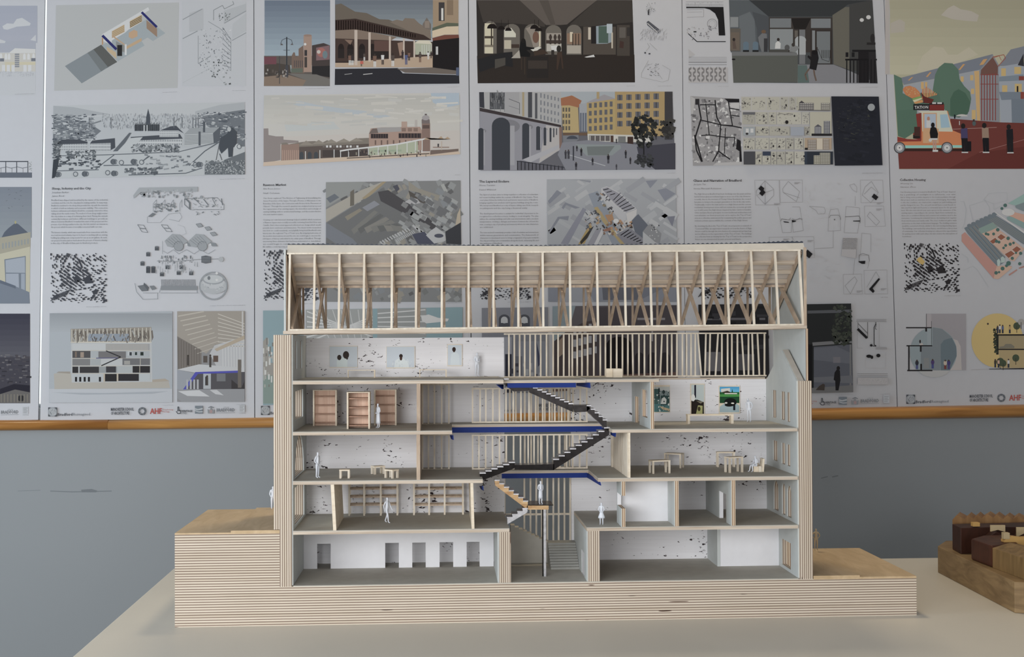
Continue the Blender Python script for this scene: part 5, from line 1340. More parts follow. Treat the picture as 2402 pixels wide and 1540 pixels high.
# lower pictures
c.f(0, 700, 3.639).poly([(424, 125), (1472, 108), (1472, 885), (418, 888)], (170, 178, 190))
for k in range(10): c.rect(424, 125+k*16, 1470, 141+k*16, tuple(160+k*2-i for i in (10, 3, -8)), k == 0)
c.rect(420, 770, 1470, 885, (186, 191, 203)).poly([(440, 800), (900, 805), (1440, 790), (1300, 812), (700, 820)], (166, 173, 186))
c.poly([(460, 640), (600, 622), (618, 715), (1440, 708), (1452, 762), (465, 772)], (180, 174, 166)).poly([(480, 632), (500, 622), (600, 622), (600, 640)], (160, 152, 142)).poly([(1300, 690), (1410, 682), (1450, 705), (1300, 712)], (172, 160, 146))
c.poly([(604, 258), (1292, 242), (1300, 710), (612, 716)], (186, 189, 195)).poly([(604, 258), (1292, 242), (1292, 372), (604, 378)], (150, 142, 132))
for k in range(21): c.rect(610+k*33.5, 262-k*.7, 616+k*33.5, 372, (206, 200, 188), k == 0).poly([(622+k*33.5, 275), (632+k*33.5, 268), (640+k*33.5, 330), (628+k*33.5, 360)], (112, 102, 94), False)
c.rect(604, 368, 1294, 376, (206, 198, 186)).rect(750, 300, 1100, 362, (140, 152, 170)).scatter(60, 620, 268, 1290, 362, (4, 12), (10, 50), [(128, 120, 112), (168, 168, 168), (100, 94, 92)], 51, [.4, -.4])
c.rect(618, 385, 902, 440, (192, 195, 201)).rect(902, 385, 1278, 440, (160, 160, 164))
for k in range(30): c.rect(906+k*12, 386, 909+k*12, 440, (186, 178, 166), k == 0)
for y in (440, 508, 572, 636): c.rect(612, y, 1288, y+5, (196, 188, 176))
c.rect(618, 446, 772, 506, (84, 82, 86)).rect(776, 446, 1276, 506, (170, 176, 184)).rect(640, 452, 655, 500, (132, 112, 98)).rect(686, 456, 716, 502, (164, 142, 126)).rect(840, 450, 1075, 508, (118, 116, 120)).rect(1090, 450, 1130, 486, (186, 192, 198)).rect(1105, 456, 1125, 485, (60, 64, 72)).rect(1152, 456, 1170, 482, (44, 60, 60)).rect(1198, 455, 1225, 485, (40, 52, 48))
c.line([(905, 445), (1030, 498), (865, 572)], 9, (52, 50, 56)).line([(820, 508), (1005, 506)], 8, (96, 96, 142)).rect(618, 514, 770, 570, (128, 128, 132)).rect(776, 514, 860, 570, (166, 172, 178)).rect(1045, 510, 1280, 566, (112, 112, 118)).rect(1060, 530, 1110, 562, (160, 158, 156)).rect(1195, 512, 1200, 566, (190, 184, 172))
c.rect(618, 580, 668, 634, (52, 50, 54)).rect(680, 580, 845, 634, (62, 60, 64)).rect(848, 580, 1000, 632, (150, 156, 162)).rect(905, 578, 990, 630, (64, 62, 70)).rect(1000, 575, 1128, 632, (172, 178, 184)).rect(1132, 575, 1280, 632, (48, 46, 50)).rect(1190, 575, 1196, 632, (176, 168, 154))
c.rect(618, 644, 880, 710, (182, 188, 196)).rect(892, 642, 1000, 706, (44, 42, 46)).rect(1010, 642, 1185, 702, (48, 46, 52)).rect(1186, 640, 1282, 702, (180, 188, 196)).rect(884, 640, 896, 712, (192, 178, 160)).rect(996, 640, 1010, 706, (192, 178, 160))
for x in (640, 676, 714, 750, 844): c.rect(x, 668, x+18, 708, (36, 34, 38))
c.out('printed_model_photo')
c.rect(1512, 108, 2088, 880, (138, 138, 144)).poly([(1512, 108), (2088, 105), (2088, 300), (1880, 440), (1840, 390), (1760, 470), (1512, 320)], (158, 150, 142)).poly([(1512, 320), (1720, 440), (1720, 560), (1520, 605)], (124, 116, 112)).poly([(1830, 400), (2088, 320), (2088, 610), (1860, 600), (1790, 470)], (180, 182, 190))
for k in range(9): c.line([(1520+k*20, 150+k*40), (1740+k*18, 110+k*36)], 10-k*.7, (186, 178, 168)).line([(1860, 130+k*34), (2088, 215+k*24)], 6, (196, 190, 182))
for k in range(8): c.line([(1900+k*24, 420-k*6), (1904+k*24, 590)], 4, (214, 216, 222), False)
for k in range(9): c.line([(1525+k*22, 340+k*11), (1525+k*22, 600-k*3)], 6, (108, 100, 96), False)
c.line([(2070, 108), (2070, 330)], 12, (190, 188, 190)).poly([(1830, 430), (2088, 310), (2088, 345), (1850, 450)], (176, 160, 140)).poly([(1512, 605), (1700, 560), (2088, 590), (2088, 625), (1690, 635)], (188, 190, 198)).poly([(1512, 606), (1680, 640), (1570, 790), (1512, 770)], (150, 156, 170))
c.poly([(1680, 640), (2088, 625), (2088, 770), (1570, 780)], (84, 82, 90)).poly([(1668, 626), (2030, 614), (2030, 632), (1690, 642), (1590, 775), (1560, 778)], (74, 76, 190)).rect(1735, 640, 1800, 770, (170, 176, 186)).rect(1850, 640, 1925, 705, (116, 118, 126)).rect(1752, 665, 1775, 740, (50, 48, 54)).poly([(1975, 690), (2060, 760), (2088, 700), (2088, 770), (1975, 770)], (62, 58, 62)).rect(2030, 520, 2060, 760, (112, 104, 98))
for k in range(4): c.rect(1590+k*30, 690, 1606+k*30, 772, (170, 172, 182))
c.poly([(1515, 775), (2088, 770), (2088, 880), (1550, 880), (1515, 850)], (146, 148, 156)).poly([(1520, 790), (1700, 780), (1790, 835), (1600, 830)], (196, 198, 206)).poly([(1790, 780), (1850, 778), (1910, 825), (1840, 815)], (190, 192, 200))
for x, y, h in ((1605, 570, 90), (1795, 585, 110), (1768, 740, 85)): c.rect(x-9, y-h*.8, x+9, y, (74, 68, 66)).ell(x, y-h*.9, 9, 11, (70, 62, 58), 8)
c.rect(1735, 488, 1770, 545, (92, 82, 78)).rect(1820, 486, 1862, 540, (98, 78, 70)); c.out('printed_interior')
c.text('Sectional Model', 1385, 912, 1475, 910, 5, (150, 154, 166)).text('New Gallery', 2020, 905, 2090, 903, 5, (150, 154, 166)).out('caption')
logos(c, 113, 976.5, 578, 970)

# --- Rawson Market
c = poster((596.2, -90), (1097, -90), (1105.3, 972), (598.6, 980), 'poster with street photographs of a market building and a wide sunny panorama')
c.sat = 0.6
c.f(590, 0, 3.667).vgrad(112, 2, 676, 480, (98, 116, 142), (140, 164, 184), 10).rect(108, 480, 674, 740, (96, 86, 82)).rect(300, 560, 560, 620, (132, 144, 150))
c.poly([(108, 560), (200, 540), (330, 560), (340, 640), (108, 660)], (78, 68, 62)).rect(108, 488, 214, 552, (122, 62, 78)).poly([(345, 480), (360, 450), (372, 450), (380, 490), (405, 480), (405, 420), (445, 390), (455, 630), (345, 628)], (122, 96, 82)).rect(448, 305, 518, 620, (164, 130, 112)).ell(483, 305, 35, 10, (150, 118, 102)).rect(455, 430, 478, 480, (60, 56, 60)).rect(455, 490, 478, 580, (72, 64, 62)).ell(461, 380, 11, 11, (214, 210, 206))
for k in range(5): c.rect(365+k*17, 520, 374+k*17, 580, (92, 80, 80))
c.poly([(520, 390), (620, 370), (674, 390), (674, 580), (520, 580)], (72, 60, 60)).poly([(556, 410), (670, 390), (670, 512), (556, 520)], (130, 92, 100)).ell(600, 450, 38, 40, (170, 92, 84)).ell(632, 470, 22, 34, (96, 124, 136)).ell(578, 446, 16, 16, (184, 176, 170)).poly([(520, 570), (674, 565), (674, 665), (520, 640)], (44, 42, 46)).poly([(340, 590), (440, 585), (440, 625), (340, 625)], (92, 104, 92))
c.poly([(108, 660), (300, 640), (470, 690), (440, 740), (106, 740)], (136, 112, 92)).poly([(310, 630), (560, 640), (674, 680), (674, 735), (440, 740), (470, 690)], (112, 108, 104))
c.rect(298, 318, 308, 665, (54, 60, 70)).line([(250, 378), (262, 345), (302, 326), (345, 345), (352, 378)], 4, (60, 66, 76)).poly([(246, 388), (258, 372), (274, 388)], (92, 84, 84)).poly([(334, 386), (348, 372), (362, 386)], (92, 84, 84)).line([(275, 432), (330, 432)], 3, (70, 76, 84)).rect(238, 480, 244, 720, (70, 70, 76)).line([(225, 500), (270, 500)], 3, (80, 80, 84)).rect(290, 560, 316, 665, (70, 70, 80))
c.scatter(30, 112, 600, 330, 665, (6, 18), (8, 26), [(70, 64, 62), (150, 142, 138), (96, 84, 78)], 61); c.out('printed_photo')
c.vgrad(718, 0, 1780, 330, (96, 108, 126), (132, 148, 158), 8).poly([(720, 40), (770, 30), (890, 100), (990, 112), (1100, 165), (1180, 168), (1480, 300), (1480, 340), (890, 170), (720, 175)], (104, 92, 80)).poly([(1190, 190), (1250, 168), (1300, 180), (1320, 155), (1400, 160), (1440, 200), (1540, 260), (1545, 340), (1480, 330), (1300, 240)], (120, 104, 90)).poly([(1470, 210), (1508, 150), (1545, 210), (1545, 260), (1480, 240)], (110, 98, 92)).rect(1490, 180, 1530, 240, (132, 116, 104))
c.poly([(720, 172), (895, 160), (1480, 300), (1550, 345), (1400, 345), (1180, 300), (890, 255), (720, 270)], (62, 44, 40))
for k in range(34): c.line([(730+k*20.5, 176 if k < 8 else 172+(k-8)*4.9), (730+k*20.5, 256 if k < 8 else 258+(k-8)*2.6)], 5, (160, 128, 112), False)
c.poly([(720, 262), (895, 252), (1250, 318), (1180, 360), (720, 330)], (128, 106, 90)).poly([(720, 330), (1560, 360), (1560, 500), (720, 530)], (72, 52, 46))
for x in (770, 850, 950, 1040, 1075, 1110, 1150): c.ell(x, 420, 27, 45, (40, 30, 30)).rect(x-27, 420, x+27, 500, (44, 36, 36))
c.poly([(800, 340), (870, 345), (850, 385)], (132, 100, 82)).rect(1055, 350, 1200, 440, (98, 66, 58)).poly([(1255, 370), (1300, 360), (1310, 470), (1275, 480)], (150, 116, 96)).poly([(720, 540), (1560, 480), (1560, 580), (720, 578)], (178, 148, 118)).rect(720, 525, 880, 540, (60, 46, 44))
for x, w_, y0, y1 in ((898, 26, 258, 560), (1015, 20, 278, 530), (1190, 16, 312, 515), (1310, 14, 330, 500), (1400, 14, 345, 495)): c.rect(x-w_/2, y0, x+w_/2, y1, (188, 168, 154))
c.poly([(1405, 365), (1440, 345), (1530, 348), (1552, 375), (1552, 470), (1410, 470)], (158, 164, 140)).poly([(1405, 372), (1440, 345), (1530, 348), (1552, 380)], (200, 186, 164))
for k in range(5): c.rect(1465+k*20, 385, 1469+k*20, 470, (214, 208, 196))
c.poly([(1560, 0), (1780, 0), (1780, 215), (1560, 240)], (150, 124, 92)).rect(1610, 20, 1660, 180, (60, 56, 60)).rect(1632, 70, 1650, 175, (190, 190, 190)).rect(1680, 0, 1735, 130, (126, 102, 76)).poly([(1555, 240), (1680, 195), (1780, 200), (1780, 225), (1555, 265)], (84, 92, 72)).poly([(1555, 265), (1680, 228), (1780, 225), (1780, 296), (1660, 298), (1555, 325)], (196, 172, 138)).poly([(1555, 328), (1660, 300), (1782, 298), (1785, 330), (1560, 352)], (118, 58, 40)).poly([(1558, 350), (1785, 325), (1785, 610), (1558, 582)], (30, 26, 30)).rect(1585, 400, 1605, 470, (170, 172, 176))
c.poly([(718, 592), (1260, 585), (1300, 630), (1785, 645), (1788, 718), (716, 730)], (42, 42, 52)).poly([(1250, 590), (1560, 580), (1785, 610), (1785, 640), (1320, 625)], (104, 92, 86)).line([(960, 640), (1040, 632)], 6, (180, 180, 184)).line([(800, 640), (865, 632)], 5, (150, 150, 156))
people(c, [(845, 560, 100), (868, 560, 95), (945, 570, 55), (970, 520, 70), (1060, 575, 115), (1128, 555, 100), (1215, 570, 115), (1300, 510, 80), (1330, 555, 100), (1355, 520, 80), (1450, 535, 90), (1520, 510, 70), (1545, 500, 60)], [(60, 48, 52), (206, 200, 196), (84, 70, 66), (70, 84, 140), (120, 84, 66)], 62)
c.rect(935, 525, 962, 550, (200, 76, 56)).rect(1760, 580, 1786, 650, (70, 84, 120)); c.out('printed_photo')
c.text('The Clock Tower from Kirkgate Street', 460, 765, 676, 760, 5, (140, 144, 152)).text('View up John Street', 1682, 751, 1788, 747, 5, (140, 144, 152)).out('caption')
c.poly([(106, 818), (1788, 797), (1796, 1325), (100, 1428)], (184, 181, 178)).vgrad(106, 820, 1790, 1060, (172, 171, 168), (184, 181, 176), 6)
c.poly([(300, 880), (420, 870), (560, 900), (800, 935), (1080, 965), (1200, 1000), (1100, 1015), (800, 975), (480, 935)], (164, 176, 190)).poly([(1540, 800), (1786, 798), (1788, 900), (1650, 930), (1560, 880)], (148, 168, 190)).poly([(280, 1060), (700, 1040), (760, 1110), (300, 1130)], (178, 184, 188)).scatter(70, 120, 830, 1780, 1080, (60, 240), (8, 26), [(184, 181, 176), (176, 176, 175), (187, 184, 180)], 63, [.08, -.05])
c.poly([(106, 1180), (1790, 1120), (1796, 1325), (104, 1400)], (186, 178, 174)).poly([(104, 1105), (144, 1103), (146, 1160), (210, 1172), (275, 1172), (275, 1200), (405, 1210), (405, 1225), (250, 1240), (250, 1375), (104, 1405)], (142, 130, 130))
c.poly([(258, 1230), (300, 1225), (320, 1240), (400, 1225), (480, 1215), (545, 1212), (600, 1230), (650, 1205), (720, 1228), (780, 1198), (840, 1218), (890, 1190), (1010, 1185), (1012, 1260), (258, 1290)], (126, 116, 106)).poly([(255, 1270), (1015, 1235), (1015, 1340), (255, 1385)], (96, 82, 78))
for k in range(5): c.poly([(410+k*108, 1250-k*8), (470+k*108, 1208-k*6), (530+k*108, 1246-k*8)], (142, 132, 120))
c.poly([(255, 1245), (410, 1235), (410, 1375), (258, 1385)], (150, 118, 104))
for k in range(9): c.rect(262+k*17, 1290, 270+k*17, 1378, (178, 140, 122))
for x in (430, 500, 555): c.ell(x, 1325, 17, 20, (66, 74, 84)).rect(x-17, 1325, x+17, 1370, (66, 74, 84))
for k in range(11): c.rect(612+k*29, 1250, 630+k*29, 1268, (206, 206, 206) if k % 3 else (110, 100, 96))
c.rect(610, 1290, 1010, 1350, (74, 64, 64)).poly([(1010, 1150), (1025, 1105), (1070, 1100), (1120, 1095), (1450, 1090), (1470, 1130), (1475, 1290), (1010, 1300)], (166, 132, 116)).poly([(1080, 1098), (1280, 1092), (1290, 1130), (1080, 1140)], (150, 146, 148)).poly([(1010, 1150), (1040, 1105), (1080, 1105), (1090, 1145)], (112, 96, 92)).rect(1025, 1150, 1175, 1190, (84, 66, 64)).rect(1265, 1145, 1460, 1188, (84, 66, 64))
for k in range(7): c.rect(1032+k*21, 1152, 1044+k*21, 1186, (50, 44, 50)).rect(1270+k*27, 1148, 1284+k*27, 1184, (50, 44, 50))
for x in (1310, 1362, 1412): c.rect(x-18, 1100, x+18, 1130, (132, 104, 92))
for k in range(8): c.rect(1060+k*52, 1205, 1072+k*52, 1245, (112, 86, 78))
c.rect(1290, 1045, 1338, 1092, (172, 140, 124)).rect(1405, 1030, 1425, 1090, (168, 160, 158)).rect(1465, 1060, 1536, 1300, (132, 102, 92)).poly([(1463, 1030), (1480, 1010), (1498, 985), (1515, 1010), (1532, 1030), (1534, 1062), (1464, 1062)], (112, 98, 100)).rect(1490, 978, 1508, 996, (96, 82, 84)).ell(1498, 1012, 32, 22, (150, 144, 150)).rect(1472, 1075, 1530, 1105, (92, 72, 68))
c.poly([(1010, 1265), (1430, 1215), (1432, 1320), (1010, 1335)], (158, 168, 140)).poly([(1050, 1290), (1290, 1285), (1290, 1302), (1050, 1305)], (140, 160, 132)).line([(760, 1298), (840, 1285), (1000, 1268), (1250, 1240), (1500, 1192)], 13, (216, 208, 196))
for x, y in ((464, 1300), (588, 1290), (710, 1285), (766, 1290), (835, 1285), (922, 1280), (1005, 1270), (1090, 1260), (1172, 1250), (1252, 1240), (1338, 1225), (1410, 1215), (1468, 1200)): c.rect(x-3.5, y, x+3.5, 1385-(x-464)*.05, (214, 206, 196))
c.poly([(1480, 1200), (1500, 1185), (1540, 1200), (1570, 1185), (1595, 1200), (1630, 1170), (1655, 1200), (1685, 1175), (1712, 1196)], (172, 140, 104)).poly([(104, 1395), (260, 1380), (1535, 1310), (1780, 1300), (1796, 1325), (100, 1428)], (196, 170, 146)).poly([(1540, 1290), (1700, 1285), (1780, 1278), (1780, 1300), (1535, 1330)], (112, 92, 84)).line([(820, 1360), (1530, 1320)], 8, (84, 72, 68))
c.scatter(40, 820, 1295, 1500, 1345, (5, 12), (10, 26), [(64, 56, 58), (112, 92, 84), (132, 126, 110)], 64).rect(1600, 1235, 1612, 1270, (60, 54, 62)).rect(1560, 1262, 1700, 1270, (140, 110, 96)).rect(1632, 1215, 1638, 1290, (180, 160, 140)); c.out('printed_panorama')
c.f(590, 400, 4.619).text('Elevation', 2205, 50, 2262, 48, 8, (140, 144, 152)).out('caption')
c.text('Rawson Market', 126, 166, 374, 163, 23, (70, 74, 84), True).out('title_text')
c.text('Rhi Rees Jones', 126, 204, 308, 202, 16, (130, 134, 144), False, .25).text('Niall Coleman', 126, 252, 302, 250, 16, (120, 124, 134), False, .1)
para(c, ["Our thesis explored 'The Notion of Tightening & Intensifying the", 'Sunset Proportion of the Square Through a Practice of Alterations to the', 'Boundary of the Space, the Connection with Routes & the Placement of', "Objects'. Through the research question we analysed and proposed", 'the regeneration of an existing square, the demolition and redesign of', 'existing buildings with no architectural heritage, and the re-introduction', 'of a new market square.', '', 'Creating our own historical drawings helped establish which iterations', 'of Rawson Square were socially successful, reviewing from Rob Krier and', "Camillo Sitte's theoretical approach informed our design which would", 'provide more enclosure and interaction. The thesis work researched', "into how we could sensitively, and playfully bring back Bradford's rich", "history into the neglected 'Top of Town' area. By stripping back some of", 'the modern interventions around the site, we could begin to uncover the', 'rich layers of history embedded in the urban grain of Bradford. Through', 'uncovering these elements that had been understated or demolished,', 'we could begin to reintroduce the dense market and', 'life within a contemporary square'], 126, 752, 306, 832, 16, (124, 128, 138), -4)
c.out('body_text')
c.poly([(806, 126), (2264, 106), (2275, 1420), (806, 1420)], (120, 122, 126)).scatter(240, 810, 130, 2260, 1400, (30, 110), (20, 70), [(132, 136, 140), (108, 110, 112), (150, 152, 152), (92, 92, 96), (138, 132, 122), (120, 126, 134)], 71, [.52, -.6, 1.1])
c.poly([(806, 420), (1180, 215), (1420, 120), (1460, 118), (1240, 290), (806, 560)], (158, 152, 142)).poly([(1195, 300), (1420, 120), (1462, 118), (1240, 310)], (152, 134, 98)).poly([(806, 125), (1230, 120), (1150, 215), (990, 290), (940, 320), (860, 370), (806, 400)], (136, 140, 142)).poly([(1070, 230), (1112, 200), (1112, 375), (1068, 385)], (104, 98, 88)).poly([(810, 300), (900, 250), (950, 290), (850, 350)], (100, 108, 122))
c.poly([(806, 570), (1240, 300), (1420, 190), (1720, 500), (1760, 580), (1380, 780), (1150, 1000), (806, 900)], (104, 106, 110))
for k in range(7): c.poly([(1080+k*70, 640-k*30+k*20), (1330+k*62, 430+k*35), (1370+k*62, 450+k*38), (1110+k*72, 690-k*30+k*24)], [(116, 116, 114), (96, 98, 100), (124, 122, 118)][k % 3])
c.poly([(1200, 400), (1330, 325), (1390, 365), (1255, 440)], (128, 132, 146)).poly([(1010, 500), (1170, 410), (1200, 430), (1040, 540)], (134, 126, 110)).poly([(1370, 230), (1480, 210), (2098, 620), (2090, 650), (1960, 640), (1720, 500), (1400, 330)], (72, 70, 76)).poly([(806, 560), (1100, 740), (1240, 900), (1080, 900), (806, 720)], (112, 118, 132)).poly([(1530, 170), (1580, 150), (1605, 200), (1570, 230)], (74, 76, 92)).poly([(1700, 115), (1800, 190), (2040, 270), (2020, 330), (1820, 240), (1705, 215)], (136, 130, 118)).poly([(1700, 215), (1960, 360), (1960, 400), (1720, 290)], (82, 76, 72)).poly([(1800, 310), (1740, 290), (1660, 340), (1740, 370), (1830, 350)], (158, 158, 164))
c.scatter(60, 1620, 260, 2200, 640, (40, 90), (30, 60), [(142, 146, 150), (120, 122, 126), (100, 102, 108)], 72, [.52, .6]).poly([(2200, 640), (2230, 470), (2262, 400), (2268, 640)], (168, 152, 128)).poly([(2100, 660), (2268, 560), (2272, 800), (2110, 790)], (56, 58, 66))
for k in range(12): c.line([(1390+k*27, 765-k*13), (1420+k*27, 795-k*13)], 13, (166, 168, 174), False).line([(1560+k*17, 745-k*9), (1585+k*17, 775-k*9)], 10, (160, 162, 168), False)
for k in range(4): c.line([(1745+k*45, 590+k*28), (1800+k*45, 640+k*28)], 22, (160, 162, 168), False)
c.poly([(1740, 690), (1870, 660), (2010, 795), (1800, 795)], (70, 74, 98)).poly([(1940, 650), (2000, 610), (2095, 680), (2100, 760), (1980, 790), (1890, 700)], (164, 166, 172)).ell(2030, 705, 50, 22, (72, 76, 96)); c.out('printed_aerial')
c.f(0, 0, 1); figmap(c, 617, 584, 748, 706, (62, 66, 78)).out('printed_town_plan')
c.text('Proposed Drawing of The Masterplan', 1022, 711, 1084, 710, 2, (150, 154, 162)).text('All Green Figure Ground', 690, 713, 740, 712, 1.6, (150, 154, 162)).out('caption')
c.poly([(617, 728), (712, 727), (712, 946), (617, 950)], (122, 158, 172)).poly([(617, 800), (626, 790), (632, 850), (660, 852), (712, 850), (712, 880), (617, 882)], (150, 146, 140)).rect(617, 880, 712, 946, (120, 146, 140)).scatter(30, 617, 800, 645, 905, (2, 5), (5, 20), [(170, 168, 164), (124, 120, 116), (196, 198, 198)], 73); c.out('printed_picture')
c.poly([(717, 726), (1085, 720), (1085, 935), (717, 940)], (114, 152, 165)).poly([(717, 726), (875, 724), (875, 800), (717, 820)], (146, 150, 152))
for k in range(7): c.line([(720, 730+k*12), (874, 790-k*8)], 2.2, (188, 190, 194)).line([(740+k*20, 726), (780+k*14, 810)], 1.6, (176, 178, 182))
c.poly([(885, 724), (1000, 722), (1000, 790), (885, 800)], (138, 142, 144))
for k in range(5): c.line([(886, 735+k*10), (998, 726+k*14)], 2, (186, 188, 192))
c.poly([(988, 742), (1005, 737), (1028, 745), (1053, 747), (1050, 753), (1020, 756), (1000, 758), (990, 752)], (206, 208, 212)).poly([(717, 830), (1085, 800), (1085, 935), (717, 940)], (104, 100, 104)).scatter(60, 720, 800, 1084, 930, (4, 14), (6, 30), [(84, 80, 88), (134, 128, 128), (70, 66, 74), (156, 152, 150)], 74); c.out('printed_picture')
logos(c, 612, 973, 1082, 968)

# --- The Layered Enclave
c = poster((1099, -90), (1598, -90), (1608.5, 966), (1107.5, 972), 'poster with a dark arched interior picture above an ochre street scene')
c.f(1090, 0, 3.667).poly([(100, 0), (1442, 0), (1465, 708), (112, 716)], (42, 38, 37)).poly([(105, 0), (470, 0), (690, 200), (690, 230), (520, 210), (400, 200), (160, 190)], (60, 54, 51)).poly([(470, 0), (1140, 0), (880, 210), (820, 215), (700, 215)], (84, 76, 72)).poly([(1140, 0), (1440, 0), (1445, 190), (1050, 230), (900, 215)], (56, 51, 48)).poly([(640, 0), (720, 0), (780, 210), (740, 212)], (74, 67, 63)).poly([(106, 480), (1460, 470), (1465, 708), (112, 716)], (44, 37, 34))
for x0, x1, yt, yb in ((165, 275, 180, 460), (335, 475, 205, 480), (512, 660, 205, 420), (695, 832, 215, 470), (875, 1005, 212, 470)):
    c.ell((x0+x1)/2, yt+60, (x1-x0)/2, 60, (96, 90, 84)).rect(x0, yt+60, x1, yb, (96, 90, 84))
c.rect(172, 200, 245, 460, (186, 178, 152)).rect(172, 310, 245, 330, (70, 60, 50)).rect(172, 385, 245, 405, (120, 110, 94)).rect(225, 230, 236, 390, (54, 44, 38)).poly([(340, 250), (400, 240), (440, 290), (440, 320), (340, 320)], (182, 180, 166)).rect(340, 345, 400, 420, (168, 160, 140)).rect(400, 380, 470, 412, (62, 48, 42))
c.poly([(525, 245), (570, 225), (640, 230), (652, 400), (590, 405), (560, 300)], (128, 118, 110)).ell(612, 320, 28, 50, (104, 72, 58)).rect(640, 260, 652, 400, (190, 176, 150)).poly([(560, 420), (640, 400), (660, 410), (600, 450)], (180, 178, 172)).rect(705, 285, 830, 345, (140, 132, 124)).rect(700, 345, 832, 375, (64, 52, 48)).rect(705, 375, 832, 440, (160, 156, 150))
for x in (730, 770, 805): c.rect(x, 295, x+16, 380, (56, 46, 44)).ell(x+8, 320, 14, 20, (60, 50, 46))
c.rect(880, 285, 1000, 380, (124, 96, 76)).rect(905, 275, 930, 360, (180, 168, 146))
for x in (925, 950, 975): c.rect(x, 290, x+10, 460, (70, 56, 48))
c.rect(880, 390, 1000, 460, (150, 142, 132)).poly([(740, 395), (800, 390), (790, 440), (750, 440)], (206, 202, 196)).rect(1020, 230, 1300, 470, (72, 64, 58)).rect(1062, 235, 1085, 340, (170, 160, 146)).rect(1088, 225, 1132, 375, (34, 30, 32)).poly([(1130, 225), (1270, 212), (1270, 360), (1225, 375), (1132, 378)], (120, 134, 146)).rect(1152, 225, 1235, 370, (62, 84, 76)).rect(1222, 205, 1270, 285, (150, 162, 174)).rect(1262, 280, 1275, 415, (166, 156, 140)).rect(1310, 215, 1420, 480, (64, 57, 52)).rect(1330, 235, 1385, 325, (84, 78, 74)).rect(1395, 235, 1420, 310, (48, 44, 44)).poly([(1335, 350), (1370, 360), (1365, 415), (1330, 410)], (62, 42, 38)).poly([(1030, 490), (1110, 470), (1120, 490), (1050, 495)], (190, 188, 184))
c.poly([(110, 510), (300, 455), (410, 445), (415, 575), (300, 560), (130, 620)], (34, 34, 38)).poly([(260, 510), (350, 495), (350, 560), (260, 590)], (70, 66, 62)).rect(535, 485, 720, 670, (38, 34, 34)).rect(545, 520, 710, 590, (56, 48, 44)).poly([(475, 380), (490, 345), (510, 335), (525, 350), (530, 400), (600, 410), (598, 420), (530, 430), (565, 460), (560, 490), (480, 485), (470, 430)], (22, 22, 24)).ell(505, 350, 18, 20, (28, 26, 26)).rect(485, 490, 493, 600, (60, 48, 40)).rect(512, 490, 520, 640, (60, 48, 40)).poly([(590, 440), (680, 425), (720, 460), (600, 480)], (60, 46, 38)).rect(745, 430, 770, 490, (46, 40, 38)).poly([(795, 450), (835, 440), (850, 590), (838, 590), (825, 480), (800, 600), (790, 600)], (62, 46, 38)).ell(810, 420, 20, 30, (40, 36, 34)).poly([(400, 500), (470, 430), (480, 500)], (150, 144, 136))
for x, y, r_ in ((235, 245, 42), (315, 255, 32), (375, 265, 28), (600, 248, 36), (635, 268, 32)): c.ell(x, y, r_, r_, (26, 20, 20), 12, True, 0, 180).rect(x-2, 170, x+2, y-r_+4, (36, 30, 28))
c.out('printed_interior')
for pts in ([(1580, 20), (1600, 60), (1560, 80), (1590, 130), (1610, 70), (1645, 95)], [(1570, 370), (1590, 400), (1560, 440)], [(1580, 520), (1520, 630), (1520, 665), (1700, 705), (1750, 690), (1768, 600), (1700, 560)], [(1590, 370), (1655, 432)], [(1600, 600), (1665, 575)], [(1640, 600), (1700, 680)]): c.line(pts, 2.2, (134, 134, 138))
c.poly([(1575, 85), (1592, 75), (1585, 130), (1575, 128)], (50, 48, 54)).poly([(1565, 190), (1580, 178), (1690, 265), (1660, 290), (1570, 215)], (70, 72, 82)).line([(1572, 200), (1660, 280)], 6, (196, 194, 196)).rect(1545, 448, 1560, 460, (56, 58, 66)).rect(1582, 456, 1597, 468, (56, 58, 66)).scatter(90, 1515, 250, 1735, 340, (2, 5), (10, 40), [(150, 150, 156), (132, 132, 138)], 81, [.1, .7]).scatter(30, 1560, 545, 1680, 650, (3, 16), (2, 8), [(92, 92, 98), (132, 132, 138)], 82, [.4, -.5]).scatter(20, 1560, 20, 1640, 110, (3, 12), (2, 8), [(120, 120, 126)], 83, [.5, -.5]); c.out('printed_line_drawing')
c.text('Art Pool Hearth', 1392, 742, 1466, 739, 5, (130, 130, 136)).text('Exploded Perspective', 1662, 742, 1784, 740, 5, (130, 130, 136)).out('caption')
c.poly([(124, 792), (1786, 787), (1812, 1456), (135, 1468)], (88, 88, 98)).poly([(820, 788), (1300, 788), (1300, 900), (830, 900)], (140, 148, 158)).poly([(126, 792), (830, 790), (836, 1090), (640, 1050), (130, 930)], (150, 150, 154))
c.poly([(126, 792), (165, 792), (170, 930), (130, 920)], (52, 54, 64)).rect(215, 795, 345, 940, (78, 80, 88)).scatter(60, 222, 800, 345, 935, (3, 6), (20, 60), [(50, 52, 58), (110, 112, 118)], 84).rect(345, 792, 470, 980, (142, 142, 148)).line([(380, 850), (472, 885), (472, 980)], 3, (60, 62, 70)).line([(380, 910), (470, 940)], 2, (80, 82, 88)).rect(495, 792, 512, 1000, (150, 134, 98)).rect(545, 792, 580, 1010, (64, 66, 74)).rect(605, 800, 625, 1020, (72, 74, 82))
for r_ in range(4):
    for k in range(6): c.rect(650+k*30, 800+r_*62+k*8, 662+k*30, 840+r_*62+k*6, (108, 112, 122), k == 0)
c.poly([(130, 925), (830, 1075), (830, 1095), (130, 955)], (56, 48, 52)).poly([(130, 955), (832, 1095), (830, 1290), (780, 1310), (560, 1462), (135, 1468)], (128, 128, 140)).poly([(700, 1075), (832, 1098), (828, 1280), (740, 1340), (640, 1400)], (156, 152, 154))
